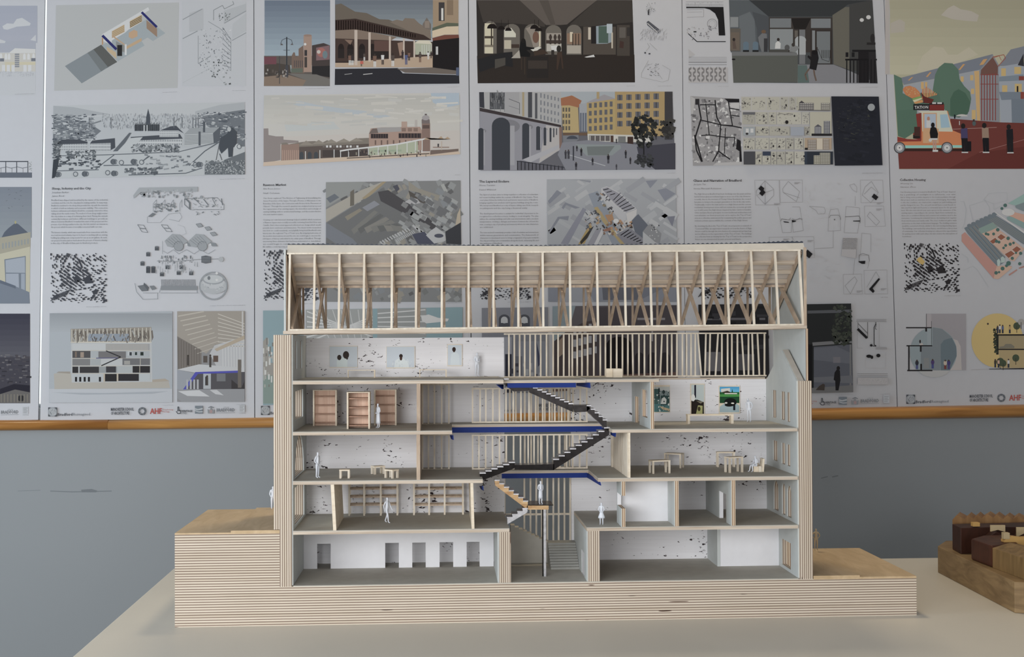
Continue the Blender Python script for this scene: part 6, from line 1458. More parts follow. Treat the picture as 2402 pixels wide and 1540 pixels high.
for cx_2, yt, rx, yb in ((140, 1120, 22, 1460), (312, 1080, 78, 1462), (525, 1085, 30, 1370), (632, 1100, 17, 1290), (690, 1105, 11, 1250), (738, 1105, 8, 1220), (766, 1105, 5, 1180), (790, 1105, 4, 1160)):
    rr = rx*.9
    c.ell(cx_2+rx*.75, yt+6, rx*1.35, rr*.85, (112, 112, 122)).rect(cx_2+rx*.2, yt, cx_2+rx*1.5, min(yb, 1440)-20, (142, 142, 152)).ell(cx_2, yt, rx, rr, (54, 58, 68)).rect(cx_2-rx, yt, cx_2+rx, yb, (54, 58, 68))
c.poly([(500, 1370), (820, 1240), (820, 1270), (560, 1400)], (150, 150, 160)).poly([(812, 1095), (836, 1090), (836, 1280), (815, 1275)], (118, 92, 84)).poly([(450, 1385), (480, 1380), (860, 1440), (865, 1462), (450, 1462)], (84, 84, 96))
for k in range(13): c.line([(455+k*32, 1384+k*3.5), (455+k*32, 1462)], 5, (44, 46, 56), False)
c.line([(448, 1384), (865, 1440)], 6, (44, 46, 56)).poly([(830, 840), (930, 822), (1005, 870), (975, 920), (985, 1140), (845, 1140)], (162, 140, 86)).poly([(826, 845), (920, 820), (1006, 865), (980, 925), (900, 905), (830, 908)], (146, 88, 52))
for r_ in range(4):
    for k in range(3): c.rect(842+k*25, 925+r_*53, 857+k*25, 960+r_*53, (88, 82, 72), k == 0)
c.poly([(985, 895), (1050, 885), (1055, 1130), (990, 1130)], (136, 140, 150))
for k in range(3): c.rect(992+k*21, 970, 1006+k*21, 1130, (84, 92, 110), k == 0)
c.poly([(1050, 880), (1200, 815), (1295, 850), (1300, 1160), (1056, 1150)], (156, 132, 74)).poly([(1050, 880), (1200, 812), (1290, 845), (1290, 850), (1052, 886)], (134, 130, 138)).rect(1135, 790, 1158, 850, (150, 128, 84)).poly([(1292, 788), (1740, 787), (1755, 1170), (1300, 1170)], (150, 124, 72))
for r_ in range(4):
    for k in range(5): c.rect(1068+k*45, 888+r_*66-k*4, 1092+k*45, 928+r_*66-k*3, (84, 84, 92), k == 0)
    for k in range(5): c.rect(1312+k*78, 815+r_*75-k*3, 1358+k*78, 862+r_*75-k*2, (86, 86, 94), k == 0).rect(1333+k*78, 815+r_*75-k*3, 1337+k*78, 862+r_*75-k*2, (150, 126, 76), False)
c.rect(1720, 788, 1788, 1200, (56, 54, 58)).poly([(845, 1140), (1056, 1140), (1056, 1165), (848, 1165)], (96, 74, 58)).poly([(1056, 1150), (1600, 1165), (1600, 1225), (1060, 1215)], (170, 168, 164)).rect(1070, 1165, 1260, 1212, (84, 80, 82))
for k in range(5): c.rect(1076+k*43, 1168, 1082+k*43, 1212, (180, 178, 174), k == 0)
c.rect(1256, 1165, 1280, 1225, (72, 52, 44)).rect(1320, 1172, 1385, 1225, (100, 102, 104)).rect(1400, 1175, 1450, 1240, (58, 40, 36)).poly([(845, 1165), (980, 1160), (980, 1200), (850, 1290)], (104, 108, 118)).ell(925, 1195, 48, 28, (60, 66, 80), 14, True, 0, 180).poly([(840, 1225), (1060, 1205), (1420, 1235), (1812, 1290), (1812, 1456), (870, 1460), (800, 1330)], (112, 114, 126)).poly([(950, 1240), (1340, 1245), (1345, 1275), (1270, 1335), (1050, 1340), (1000, 1290)], (118, 128, 132)).poly([(1050, 1260), (1290, 1255), (1230, 1335), (1060, 1335)], (96, 104, 106)).line([(880, 1325), (1060, 1380), (1210, 1425)], 5, (160, 164, 172)).poly([(1480, 1260), (1812, 1230), (1812, 1456), (1640, 1458), (1500, 1350)], (58, 58, 70))
c.scatter(110, 1440, 970, 1650, 1260, (18, 46), (14, 38), [(34, 36, 36), (46, 48, 46), (26, 28, 30)], 85, [.3, 1.0], lambda x, y: (x-1545)**2/105**2+(y-1120)**2/145**2 < 1).rect(1535, 1200, 1546, 1345, (30, 30, 34)).scatter(40, 1470, 1330, 1620, 1430, (14, 40), (12, 30), [(40, 42, 46), (56, 58, 62)], 86, [.4]).scatter(50, 1680, 1020, 1800, 1180, (14, 40), (12, 30), [(44, 42, 42), (58, 56, 54)], 87, [.4])
people(c, [(868, 1365, 75), (893, 1365, 80), (965, 1300, 50), (1003, 1340, 70), (1100, 1420, 65), (1235, 1405, 80), (1385, 1360, 70), (1425, 1410, 60), (1305, 1230, 40), (958, 1462, 70), (1305, 1460, 50), (1645, 1200, 50)], [(40, 40, 48), (56, 56, 66), (34, 32, 38)], 88)
c.rect(930, 1255, 940, 1380, (44, 46, 56)); c.out('printed_street_view')
c.text('Cultural Heart', 1742, 1491, 1812, 1489, 5, (130, 130, 136)).out('caption')
c.f(1090, 400, 4.619).text('The Layered Enclave', 156, 129, 482, 127, 24, (66, 68, 76), True).out('title_text')
c.text('Mona Tamimi', 158, 167, 328, 165, 16, (116, 116, 124)).text('Daniel Wilstead', 158, 215, 336, 213, 16, (112, 112, 120))
para(c, ['The layered enclave aims to bring together a collection of redundant', "and vacant buildings within the context of Bradford's City Centre. These", 'overt plans follow the hidden beck and historic watercourse of Bradford,', 'bringing together lost artefacts and forgotten buildings along the route.', 'We interpreted Bradford as a city of layers, taking cues from research', 'on palimpsests and the city being a theatrical entity.', '', 'The development becomes a catalyst for individual characters to be', 'recognised in a collective scenery, leading to social integrity. The plan', 'utilises the existing buildings and adds new interventions with a modern', 'interpretation, evoking a dialogue and tension between the old and the', 'new, creating a city of prophecy and memory where its own characters', 'are celebrated.', '', 'The new enclaved community provides a hub of activities and interactions', 'within various generations and communities. The framework of', 'characters is developed once to bring a migration of people towards', 'the city providing new communities along the beck, enhancing life and', 'the ambience of Bradford.'], 160, 794, 268, 795, 16, (110, 110, 118), 6)
c.out('body_text')
c.poly([(890, 94), (2285, 88), (2312, 1420), (905, 1420)], (138, 141, 149)).scatter(60, 900, 100, 2280, 900, (60, 240), (20, 70), [(146, 149, 156), (130, 133, 142), (152, 154, 160)], 91, [.55, -.6])
sh = (112, 116, 130)
c.poly([(900, 330), (1000, 210), (1050, 240), (920, 360)], sh).poly([(1050, 400), (1090, 345), (1250, 400), (1200, 412), (1100, 372), (1070, 418)], sh).poly([(905, 670), (1010, 500), (1130, 490), (1120, 540), (1030, 520), (920, 680)], sh).poly([(1040, 790), (1280, 400), (1320, 420), (1180, 690), (1120, 800)], (118, 120, 136)).poly([(1960, 110), (2090, 100), (2010, 190)], sh).poly([(2090, 210), (2180, 190), (2285, 250), (2170, 330)], sh).poly([(2190, 500), (2280, 490), (2250, 605)], (104, 106, 122)).poly([(1100, 95), (1370, 110), (1360, 130), (1230, 100)], (120, 124, 136))
c.poly([(1340, 255), (1440, 220), (1720, 720), (1760, 800), (1600, 800), (1400, 400)], (118, 126, 140)).poly([(1480, 190), (1540, 170), (1680, 240), (1860, 410), (1745, 465), (1640, 380), (1480, 250)], (160, 160, 166)).poly([(1490, 195), (1545, 180), (1670, 245), (1845, 405), (1750, 452), (1640, 370), (1540, 265)], (126, 126, 138))
for k in range(9): c.line([(1500+k*38, 210+k*26+k*k*.2), (1560+k*35, 195+k*26+k*k*.3)] if k < 3 else [(1545+k*22, 320+(k-3)*24), (1600+k*30, 240+(k-3)*32)], 7, (78, 78, 90), False)
c.poly([(1480, 250), (1640, 380), (1750, 465), (1745, 600), (1670, 520), (1480, 290)], (156, 157, 164)).poly([(1750, 465), (1865, 415), (1860, 480), (1770, 590)], (168, 166, 168)).poly([(1400, 400), (1440, 390), (1560, 570), (1545, 610), (1500, 560)], (150, 130, 84)).poly([(1590, 620), (1720, 740), (1740, 795), (1690, 795), (1580, 660)], (150, 130, 84)).poly([(1350, 580), (1380, 600), (1300, 790), (1230, 800)], (150, 126, 66)).poly([(1370, 620), (1400, 600), (1330, 730), (1260, 800), (1250, 770)], (54, 50, 46))
c.scatter(40, 1430, 250, 1640, 480, (10, 40), (8, 26), [(62, 60, 66), (150, 112, 72), (164, 164, 168), (120, 108, 84), (84, 84, 92)], 92, [.6, -.9], lambda x, y: abs((y-250)-(x-1440)*1.05) < 70).scatter(46, 1310, 430, 1480, 640, (12, 44), (8, 26), [(84, 88, 98), (156, 128, 92), (62, 62, 68), (160, 160, 166), (136, 138, 148)], 93, [.9, -.6]).scatter(60, 1500, 540, 1840, 690, (12, 44), (8, 30), [(64, 56, 54), (156, 118, 84), (166, 162, 160), (122, 92, 72), (88, 88, 94)], 94, [.9, -.5]).poly([(1520, 480), (1600, 470), (1615, 530), (1560, 560)], (152, 112, 76)).ell(1640, 545, 30, 24, (182, 180, 180)).poly([(1500, 640), (1580, 610), (1580, 650), (1510, 660)], (134, 92, 74))
c.poly([(1810, 540), (1880, 470), (1985, 590), (1930, 740), (1850, 680)], (84, 90, 104)).poly([(1640, 690), (1790, 620), (1940, 740), (1940, 800), (1740, 800)], (112, 112, 124))
for k in range(7): c.line([(1690+k*34, 700+k*14), (1780+k*26, 640+k*22)], 8, (66, 66, 78), False)
c.poly([(1930, 660), (1985, 590), (2030, 575), (2130, 680), (2110, 785), (2060, 770)], (118, 120, 126)).poly([(1930, 660), (2060, 770), (2100, 800), (1930, 800)], (150, 152, 158)).scatter(14, 1990, 590, 2110, 740, (8, 14), (8, 14), [(168, 168, 172), (60, 62, 70)], 95).poly([(1400, 800), (1490, 620), (1500, 680), (1440, 800)], (164, 164, 170)).poly([(1330, 800), (1420, 640), (1480, 640), (1400, 800)], (126, 126, 138))
c.poly([(905, 800), (2300, 800), (2310, 1420), (905, 1420)], (112, 116, 130)).poly([(1450, 820), (1700, 800), (1900, 1400), (1500, 1400)], (84, 86, 98)).poly([(1000, 1420), (1200, 1000), (1400, 1420)], (130, 133, 144)).poly([(1800, 1000), (2300, 900), (2300, 1200), (1900, 1400)], (96, 100, 114)); c.out('printed_aerial')
c.f(0, 0, 1); figmap(c, 1125, 580, 1246, 703, (48, 48, 56)).out('printed_town_plan')
c.text('All Albion Street Figure', 1190, 709, 1246, 708, 1.8, (140, 140, 146)).out('caption')
c.poly([(1130, 722), (1285, 720), (1285, 920), (1132, 922)], (112, 114, 126))
for x in (1183, 1230): c.ell(x, 748, 13, 11, (70, 72, 82)).rect(x-13, 748, x+13, 770, (70, 72, 82)).ell(x, 750, 8, 8, (166, 168, 174)).rect(x-8, 750, x+8, 757, (166, 168, 174)).rect(x-17, 768, x+17, 772, (150, 152, 160))
c.rect(1132, 790, 1200, 920, (140, 142, 156)).rect(1185, 830, 1200, 920, (44, 46, 62)).rect(1215, 800, 1285, 918, (120, 124, 138)).rect(1205, 835, 1225, 880, (96, 98, 112)).poly([(1258, 800), (1270, 850), (1262, 860)], (60, 64, 92)).scatter(30, 1135, 850, 1280, 915, (3, 10), (4, 16), [(60, 60, 74), (150, 152, 160)], 96); c.out('printed_picture')
c.poly([(1296, 718), (1587, 715), (1590, 900), (1297, 918)], (84, 78, 84)).poly([(1296, 718), (1350, 717), (1330, 790), (1297, 800)], (116, 132, 142)).poly([(1300, 800), (1330, 775), (1370, 755), (1420, 745), (1420, 880), (1300, 905)], (70, 60, 62)).poly([(1310, 800), (1320, 790), (1320, 830), (1308, 840)], (132, 112, 96))
for r_ in range(3):
    for k in range(8): c.rect(1345+k*12, 768-k*3+r_*28, 1352+k*12, 786-k*3+r_*27, (140, 140, 148), k == 0)
c.poly([(1400, 720), (1587, 716), (1589, 890), (1400, 890)], (66, 60, 66)).ell(1452, 815, 32, 26, (24, 20, 24)).rect(1420, 815, 1484, 890, (24, 20, 24)).rect(1495, 745, 1560, 750, (120, 116, 122)).rect(1528, 730, 1532, 800, (120, 116, 122))
for x in (1500, 1530, 1560): c.ell(x, 838, 11, 12, (40, 36, 42)).rect(x-11, 838, x+11, 880, (40, 36, 42))
c.poly([(1300, 885), (1590, 872), (1590, 900), (1297, 918)], (92, 66, 60)); c.out('printed_street_view')
c.text('Archive', 1262, 934, 1285, 933, 2, (130, 130, 136)).out('caption')
logos(c, 1112, 967, 1588, 961)

# --- Chaos and Narration of Bradford
c = poster((1599.5, -90), (2070, -90), (2104, 955), (1609.5, 966), 'poster with a dark blue cafe interior, comic strip sheets and black plan fragments')
bk, pg = (26, 25, 28), (138, 135, 138)
c.f(1590, 0, 3.667)
for y in (16, 38, 50): c.line([(68, y), (392, y)], 2, (112, 110, 114))
c.scatter(30, 70, 14, 392, 54, (1.5, 3), (4, 14), [(120, 118, 122)], 101)
c.poly([(72, 58), (392, 60), (408, 305), (352, 305), (346, 170), (320, 115), (275, 82), (230, 70), (72, 70)], bk).line([(80, 280), (165, 358), (412, 358)], 7, bk)
c.line([(78, 84), (222, 80), (222, 145), (78, 148)], 2, (120, 118, 122)).line([(78, 105), (210, 102)], 2, (130, 128, 132)).ring(295, 205, 40, 44, (112, 110, 116), 20).ring(295, 205, 27, 29, (130, 128, 132), 16).scatter(44, 80, 225, 350, 342, (4, 26), (2, 10), [(124, 122, 128), (100, 98, 104), (150, 148, 152)], 102, [0, 1.5, .4]).rect(135, 268, 160, 278, bk).poly([(90, 420), (150, 470), (95, 500)], (150, 148, 152))
for k in range(7): c.line([(92, 490+k*8), (420, 490+k*8)], 1.5, (128, 126, 130), False)
c.line([(92, 536), (420, 536)], 4, (96, 94, 98)).line([(92, 556), (420, 556)], 3, (104, 102, 106)).rect(92, 580, 430, 712, (150, 147, 150))
for i in range(9):
    for j in range(4):
        x, y = 105+i*37, 592+j*31; s_ = 1 if (i+j) % 2 else -1
        for q_ in (-7, 0, 7): c.line([(x-12, y+q_-10*s_), (x+12, y+q_+10*s_)], 2.2, (118, 116, 120), False)
c.out('printed_detail_drawing')
c.text('Interior Drawing', 345, 745, 436, 744, 5, (120, 118, 122)).text('A Community Named Cafe Kirkgate', 1570, 752, 1720, 750, 5, (120, 118, 122)).out('caption')
c.poly([(440, 0), (1674, 0), (1718, 718), (478, 710)], (58, 61, 64)).poly([(440, 0), (1674, 0), (1460, 40), (1340, 140), (780, 142), (610, 0)], (44, 47, 50)).poly([(440, 0), (610, 0), (780, 142), (790, 450), (455, 450)], (70, 76, 82)).poly([(525, 140), (620, 100), (660, 170), (675, 450), (540, 450)], (84, 90, 96)).poly([(640, 100), (780, 142), (790, 430), (690, 440), (680, 250)], (62, 66, 72)).rect(450, 145, 520, 235, (104, 108, 112)).rect(450, 245, 540, 440, (82, 76, 70)).rect(455, 150, 520, 230, (112, 116, 120)).rect(455, 278, 528, 430, (92, 80, 70))
c.rect(785, 150, 1330, 450, (52, 46, 44)).rect(792, 158, 975, 238, (96, 101, 106)).rect(792, 250, 990, 430, (112, 117, 121)).rect(1145, 160, 1315, 240, (98, 103, 108)).poly([(975, 158), (1145, 156), (1100, 250), (1000, 250)], (30, 27, 27)).rect(1005, 262, 1032, 320, (84, 78, 72)).rect(1045, 255, 1095, 550, (92, 94, 98)).ell(1055, 345, 48, 36, (134, 138, 142)).rect(1008, 345, 1100, 470, (134, 138, 142)).rect(1035, 252, 1044, 470, (40, 36, 36)).rect(1140, 255, 1330, 552, (46, 40, 38)).rect(1155, 262, 1180, 430, (106, 110, 114)).rect(1195, 270, 1310, 545, (92, 97, 101)).line([(1205, 420), (1240, 510), (1300, 530), (1310, 480)], 4, (40, 38, 40))
for k in range(6): c.line([(1238+k*14, 430), (1238+k*14, 500)], 4, (34, 32, 34), False)
c.poly([(1330, 130), (1440, 60), (1475, 60), (1475, 600), (1340, 552)], (84, 81, 72)).poly([(1475, 40), (1674, 0), (1710, 600), (1475, 610)], (54, 54, 54)).poly([(1032, 555), (1340, 555), (1480, 610), (1718, 718), (1030, 712)], (104, 104, 110)).poly([(1030, 560), (1110, 560), (1130, 710), (1032, 712)], (70, 88, 86))
c.poly([(465, 458), (1020, 455), (1032, 480), (1030, 708), (478, 712)], (74, 76, 72)).poly([(465, 445), (1020, 450), (1032, 478), (468, 480)], (92, 94, 96)).ell(480, 510, 16, 8, (26, 24, 26))
for x in (586, 668): c.ell(x, 375, 24, 18, (76, 96, 112)).rect(x-24, 375, x+24, 432, (76, 96, 112)).rect(x-26, 430, x+26, 446, (28, 28, 30))
c.poly([(690, 320), (725, 285), (765, 290), (775, 445), (720, 445), (700, 380)], (92, 94, 98)).ell(738, 272, 20, 16, (92, 70, 50)).rect(740, 330, 772, 445, (48, 48, 52)).poly([(840, 370), (862, 350), (885, 372), (882, 418), (835, 418)], (166, 166, 168)).ell(864, 340, 12, 14, (44, 38, 36)).poly([(470, 360), (490, 340), (505, 420), (475, 420)], (80, 66, 60)).ell(482, 340, 12, 14, (40, 34, 34)).poly([(970, 400), (1010, 390), (1050, 405), (1010, 450), (960, 445)], (104, 106, 108)).ell(993, 385, 15, 16, (50, 44, 42)).ell(940, 410, 22, 26, (70, 70, 72)).poly([(790, 425), (950, 425), (950, 448), (790, 445)], (62, 62, 60))
c.poly([(1150, 440), (1200, 430), (1212, 500), (1190, 605), (1130, 590), (1145, 520), (1115, 490), (1120, 475), (1150, 490)], (26, 25, 28)).line([(1130, 590), (1095, 640), (1110, 690)], 14, (88, 72, 62)).line([(1170, 600), (1175, 640), (1190, 695)], 14, (88, 72, 62)).rect(1188, 405, 1202, 440, (44, 36, 34)).ell(1178, 450, 22, 20, (22, 20, 22)).ell(1582, 172, 18, 16, (190, 188, 188)).ell(1640, 148, 20, 18, (196, 194, 194)).rect(1500, 428, 1702, 446, (22, 21, 24)).rect(1552, 440, 1645, 712, (26, 24, 27)).rect(1440, 505, 1712, 520, (20, 19, 22)).poly([(1640, 445), (1702, 445), (1715, 715), (1650, 715)], (34, 32, 35))
for k in range(9): c.rect(1448+k*30, 510, 1458+k*30, 712, (22, 21, 24), k == 0)
for x in (1455, 1508): c.rect(x-12, 450, x+12, 490, (24, 23, 26))
c.rect(1625, 365, 1700, 385, (34, 32, 33)).ell(1675, 330, 20, 40, (36, 34, 35)); c.out('printed_interior')
# aerial strip
c.poly([(108, 825), (528, 850), (552, 1420), (130, 1425)], (128, 126, 129)).scatter(220, 125, 860, 545, 1410, (8, 34), (6, 26), [(150, 148, 151), (104, 102, 106), (172, 170, 172), (84, 82, 86), (118, 116, 120)], 103, [.1, .5, 1.2])
for pts, w_ in (([(170, 850), (200, 1020), (150, 1180), (210, 1390)], 12), ([(320, 860), (335, 1010), (370, 1075), (350, 1300), (300, 1390)], 10), ([(430, 850), (470, 1080), (380, 1075), (190, 1030)], 9), ([(190, 900), (330, 900)], 9), ([(240, 890), (270, 1160), (200, 1165)], 8), ([(380, 1075), (480, 1085), (550, 1100)], 10), ([(270, 1160), (410, 1180), (490, 1180), (480, 1260)], 8), ([(350, 1300), (450, 1370)], 10), ([(145, 1160), (160, 1290), (205, 1390)], 12), ([(410, 1100), (400, 1320)], 7), ([(440, 930), (530, 945)], 8), ([(460, 990), (530, 1000)], 8)): c.line(pts, w_, (30, 28, 32))
c.poly([(400, 848), (528, 850), (528, 880), (440, 880)], (28, 26, 30)).poly([(510, 1195), (540, 1210), (552, 1400), (530, 1390), (530, 1300), (500, 1280)], (26, 24, 28)).poly([(450, 885), (528, 882), (528, 935), (455, 925)], (160, 158, 160)).rect(150, 850, 185, 900, (40, 38, 42)).poly([(110, 825), (150, 850), (130, 980), (115, 980)], (150, 148, 150)).poly([(440, 1395), (552, 1390), (552, 1420), (300, 1424), (330, 1400)], (150, 148, 150)); c.out('printed_aerial_strip')
rows = [(832, 950, [545, 632, 760, 878, 952, 1014, 1312]), (960, 1072, [552, 664, 775, 850, 1065, 1132]), (1084, 1168, [558, 668, 785, 965, 1088, 1138]), (1182, 1288, [560, 665, 786, 853, 928, 1000, 1080, 1325]), (1300, 1416, [566, 665, 725, 800, 850, 925, 1000, 1115, 1332])]
c.poly([(540, 828), (1318, 826), (1338, 1420), (562, 1424)], (150, 147, 148)); r_ = random.Random(104)
for y0, y1, xs in rows:
    for a, b2 in zip(xs, xs[1:]):
        c.rect(a+3, y0+3, b2-3, y1-3, r_.choice([(150, 147, 134), (144, 141, 130), (153, 150, 138)]))
        c.scatter(26, a+10, y0+12, b2-10, y1-10, (3, 16), (2, 14), [(120, 116, 110), (140, 136, 128), (96, 92, 90)], r_.randint(1, 9999), [0, 1.57, .5])
        if r_.random() < .75: c.ell(a+(b2-a)*r_.uniform(.25, .8), y0+(y1-y0)*r_.uniform(.3, .85), 7, 10, (40, 37, 38), 10)
c.rect(1136, 962, 1322, 1168, (148, 144, 128)).rect(1030, 838, 1310, 950, (148, 144, 128))
def block(x0, y0, x1, y1, n, m_, dk_, lt):
    c.rect(x0, y0, x1, y1, dk_)
    for i in range(n): c.rect(x0+4, y0+(y1-y0)*(i+.2)/n, x1-4, y0+(y1-y0)*(i+.55)/n, lt, i == 0)
    for i in range(m_): c.rect(x0+(x1-x0)*(i+.5)/m_-2, y0, x0+(x1-x0)*(i+.5)/m_+2, y1, dk_, i == 0)
block(1042, 885, 1170, 945, 4, 7, (84, 80, 82), (160, 156, 150)); block(1230, 885, 1308, 945, 4, 5, (100, 96, 92), (166, 162, 150)); c.poly([(1040, 885), (1065, 865), (1090, 885)], (60, 56, 60)).line([(1035, 946), (1310, 950)], 5, (60, 56, 58))
block(1175, 1090, 1235, 1150, 5, 4, (92, 92, 100), (150, 150, 152)); block(1255, 1040, 1310, 1155, 9, 4, (84, 84, 92), (156, 156, 154)); c.poly([(1175, 1090), (1205, 1068), (1238, 1090)], (70, 70, 78)).rect(1150, 1148, 1325, 1168, (34, 32, 34)).rect(1092, 1186, 1322, 1286, (146, 124, 100)); block(1115, 1200, 1195, 1285, 6, 5, (112, 98, 84), (180, 174, 164)); block(1245, 1195, 1305, 1285, 7, 4, (120, 104, 88), (180, 174, 164)); c.rect(1195, 1190, 1245, 1285, (166, 154, 136)).rect(1092, 1270, 1118, 1288, (30, 28, 30)).rect(1090, 1302, 1334, 1414, (36, 42, 52))
block(1168, 1335, 1235, 1412, 6, 4, (110, 106, 92), (172, 168, 150)); block(1220, 1312, 1312, 1412, 8, 6, (106, 102, 90), (176, 171, 152)); c.rect(566, 1302, 664, 1414, (62, 62, 68)).rect(730, 1302, 798, 1338, (44, 54, 74)).rect(560, 964, 664, 985, (84, 84, 90)).rect(562, 1090, 664, 1166, (130, 136, 142)).rect(585, 1105, 610, 1140, (190, 188, 182)).rect(625, 1105, 650, 1140, (190, 188, 182)).ell(595, 1150, 12, 10, (46, 44, 46)).rect(970, 1090, 1086, 1166, (128, 134, 146)).line([(860, 985), (890, 975), (920, 985), (950, 975), (990, 980)], 4, (100, 96, 92)).ell(937, 1050, 14, 16, (30, 28, 28)).rect(1090, 1302, 1112, 1414, (42, 52, 66)); c.out('printed_comic_strip')
c.poly([(1320, 828), (1728, 830), (1760, 1420), (1350, 1424)], (29, 31, 40)).scatter(120, 1370, 890, 1640, 1220, (6, 30), (2, 6), [(58, 58, 50), (44, 46, 46), (38, 40, 46)], 105, [.1, -.1, .4]).scatter(60, 1400, 860, 1680, 1390, (20, 80), (6, 30), [(33, 35, 45), (26, 28, 36)], 106, [.2]).ell(1664, 922, 31, 31, (122, 126, 130)); c.out('printed_night_picture')
c.text('An In-Plane Seat at the Corner Store', 1588, 1490, 1762, 1487, 5, (120, 118, 122)).out('caption')
c.f(1600, 400, 4.71).text('Chaos and Narration of Bradford', 122, 122, 656, 120, 25, (58, 57, 62), True).out('title_text')
c.text('Jia Lynn Tan', 126, 160, 260, 158, 17, (108, 106, 110), False, .2).text('Iwona Manczak Robaszew', 128, 206, 432, 204, 17, (104, 102, 106), False, .2)
para(c, ['The High Street in Bradford has been declining over the years and has', 'had its former glory as residents began to move out of the city. However,', 'recently, due to the increase of Young Urban Residents, the council', 'has plans to bring in the younger generation to live in the city centre.', 'Traditionally, retail is the main anchor to a High Street and the current', 'residential development alone will not sustain the economic growth', 'nor it will revive the High Street. Inspired by Italo Calvino\'s Invisible', "Cities and Jane Rees's principles on new traditional architecture and", "new urbanism, our thesis project sets out to explore the 'Top of Town'", 'area as a collective environment by reexamining the public spaces and', 'intimate private spaces within the context of the High Street.', '', "By observing the life in the 'Top of Town', we proposed is a network of", "'Connected' Ellas, an exploration research on how the future of High", 'Streets could be through the introduction of a commercial and typology', "and its influence on the regeneration of the 'Top of Town'. The buildings", "as a collective form an identity for the 'Top of Town' in the perspective", 'future as one interpreted by past, present and future.'], 134, 758, 266, 766, 17, (106, 104, 108), 10)
c.out('body_text')
fr = (120, 117, 120)
def box_(pts, w_=2.0, col=fr): c.line(pts+[pts[0]], w_, col)
box_([(802, 106), (1070, 104), (1080, 376), (812, 380)]); box_([(1076, 104), (1326, 102), (1332, 348), (1084, 352)]); box_([(1968, 104), (2216, 104), (2226, 350), (1976, 354)]); box_([(2012, 390), (2226, 390), (2246, 612), (2022, 618)]); box_([(1780, 1145), (1980, 1140), (1990, 1362), (1785, 1362)]); box_([(2010, 1100), (2262, 1096), (2272, 1360), (2018, 1362)]); box_([(960, 735), (1215, 732), (1220, 800), (965, 800)]); box_([(1215, 730), (1455, 728), (1462, 960), (1340, 965)])
for pts in ([(820, 220), (915, 112), (1012, 205), (1012, 275), (915, 372), (825, 275), (820, 220)], [(915, 112), (917, 372)], [(830, 270), (1010, 210)], [(1110, 200), (1172, 118), (1298, 232), (1262, 342), (1115, 240), (1110, 200)], [(1115, 240), (1298, 300)], [(2020, 180), (2090, 118), (2168, 240), (2085, 355), (1990, 270), (2020, 180)], [(2010, 260), (2090, 180), (2165, 245)], [(2045, 500), (2075, 455), (2182, 565), (2145, 605), (2045, 500)], [(1800, 1270), (1905, 1170), (1935, 1215), (1860, 1360), (1800, 1270)], [(2040, 1290), (2142, 1115), (2185, 1190), (2100, 1330)]): c.line(pts, 2.4, (108, 105, 108))
for pts in ([(1060, 400), (1095, 610), (1110, 685), (1205, 680), (1215, 545), (1095, 540)], [(1215, 400), (1300, 400), (1340, 660), (1228, 680), (1215, 545), (1330, 530)], [(1405, 392), (1570, 405), (1582, 440), (1575, 475), (1500, 478), (1480, 440), (1405, 395)], [(1640, 430), (1720, 420), (1745, 500), (1750, 660), (1612, 668), (1620, 500), (1640, 430)], [(1812, 395), (1960, 410), (1960, 520), (1940, 690), (1790, 685), (1812, 395)], [(1850, 160), (1900, 145), (1930, 180), (1930, 240), (1880, 210), (1850, 160)], [(1670, 660), (1670, 850), (1465, 860)], [(1912, 280), (1912, 390)], [(1770, 930), (1910, 960), (1890, 1150)], [(1970, 930), (1985, 690), (2085, 700), (2085, 900)], [(1955, 940), (2060, 930), (2070, 980), (2050, 1080)]): c.line(pts, 2.2, (112, 109, 112))
c.line([(1625, 520), (1640, 492), (1730, 490), (1750, 520), (1748, 545)], 4, (84, 81, 84)).line([(1800, 510), (1955, 500), (1968, 530), (1965, 580)], 5, (70, 68, 70)).line([(1088, 560), (1100, 530), (1180, 545), (1200, 520)], 4, (96, 93, 96)).line([(1215, 530), (1260, 545), (1300, 525), (1330, 545)], 4, (96, 93, 96)).line([(1955, 1000), (1958, 930), (2000, 915), (2060, 935), (2070, 1000)], 4, (84, 81, 84))
for pts in ([(842, 200), (872, 165), (908, 195), (900, 215), (922, 240), (885, 282), (852, 250), (870, 225)], [(2094, 290), (2120, 253), (2168, 290), (2142, 328)], [(1362, 905), (1385, 870), (1442, 920), (1405, 968), (1362, 935)], [(2065, 1308), (2085, 1285), (2172, 1185), (2188, 1198), (2105, 1300), (2128, 1330), (2110, 1352)], [(1115, 558), (1180, 566), (1178, 576), (1130, 572)], [(1212, 545), (1258, 552), (1256, 562), (1215, 572)], [(1890, 552), (1965, 550), (1965, 562), (1890, 560)], [(1950, 1000), (2025, 995), (2020, 1030), (1985, 1028), (1950, 1010)], [(1675, 535), (1692, 532), (1685, 550)]): c.poly(pts, bk)
c.poly([(1778, 738), (1932, 742), (1918, 970), (1760, 940)], (142, 139, 142))
for k in range(9): c.line([(1776-k, 750+k*14), (1930-k, 752+k*14)], 3, (112, 110, 114), False)
c.scatter(90, 1340, 120, 1760, 640, (10, 70), (1.5, 2.4), [(150, 147, 150), (146, 143, 146)], 107, [0, 1.57, .5]).scatter(60, 1400, 940, 1760, 1240, (10, 60), (1.5, 2.4), [(152, 149, 152)], 108, [0, .6, -.6]).scatter(30, 2080, 740, 2230, 880, (6, 30), (1.5, 2.4), [(150, 147, 150)], 109, [0, .6])
for x, y in ((1240, 128), (1015, 360), (2150, 350), (2145, 420), (1385, 768), (1118, 752), (1928, 1325), (2195, 1300)):
    for k in range(3): c.rect(x, y+k*8, x+66-k*14, y+k*8+4, (118, 115, 118))
c.out('printed_plan_fragments')
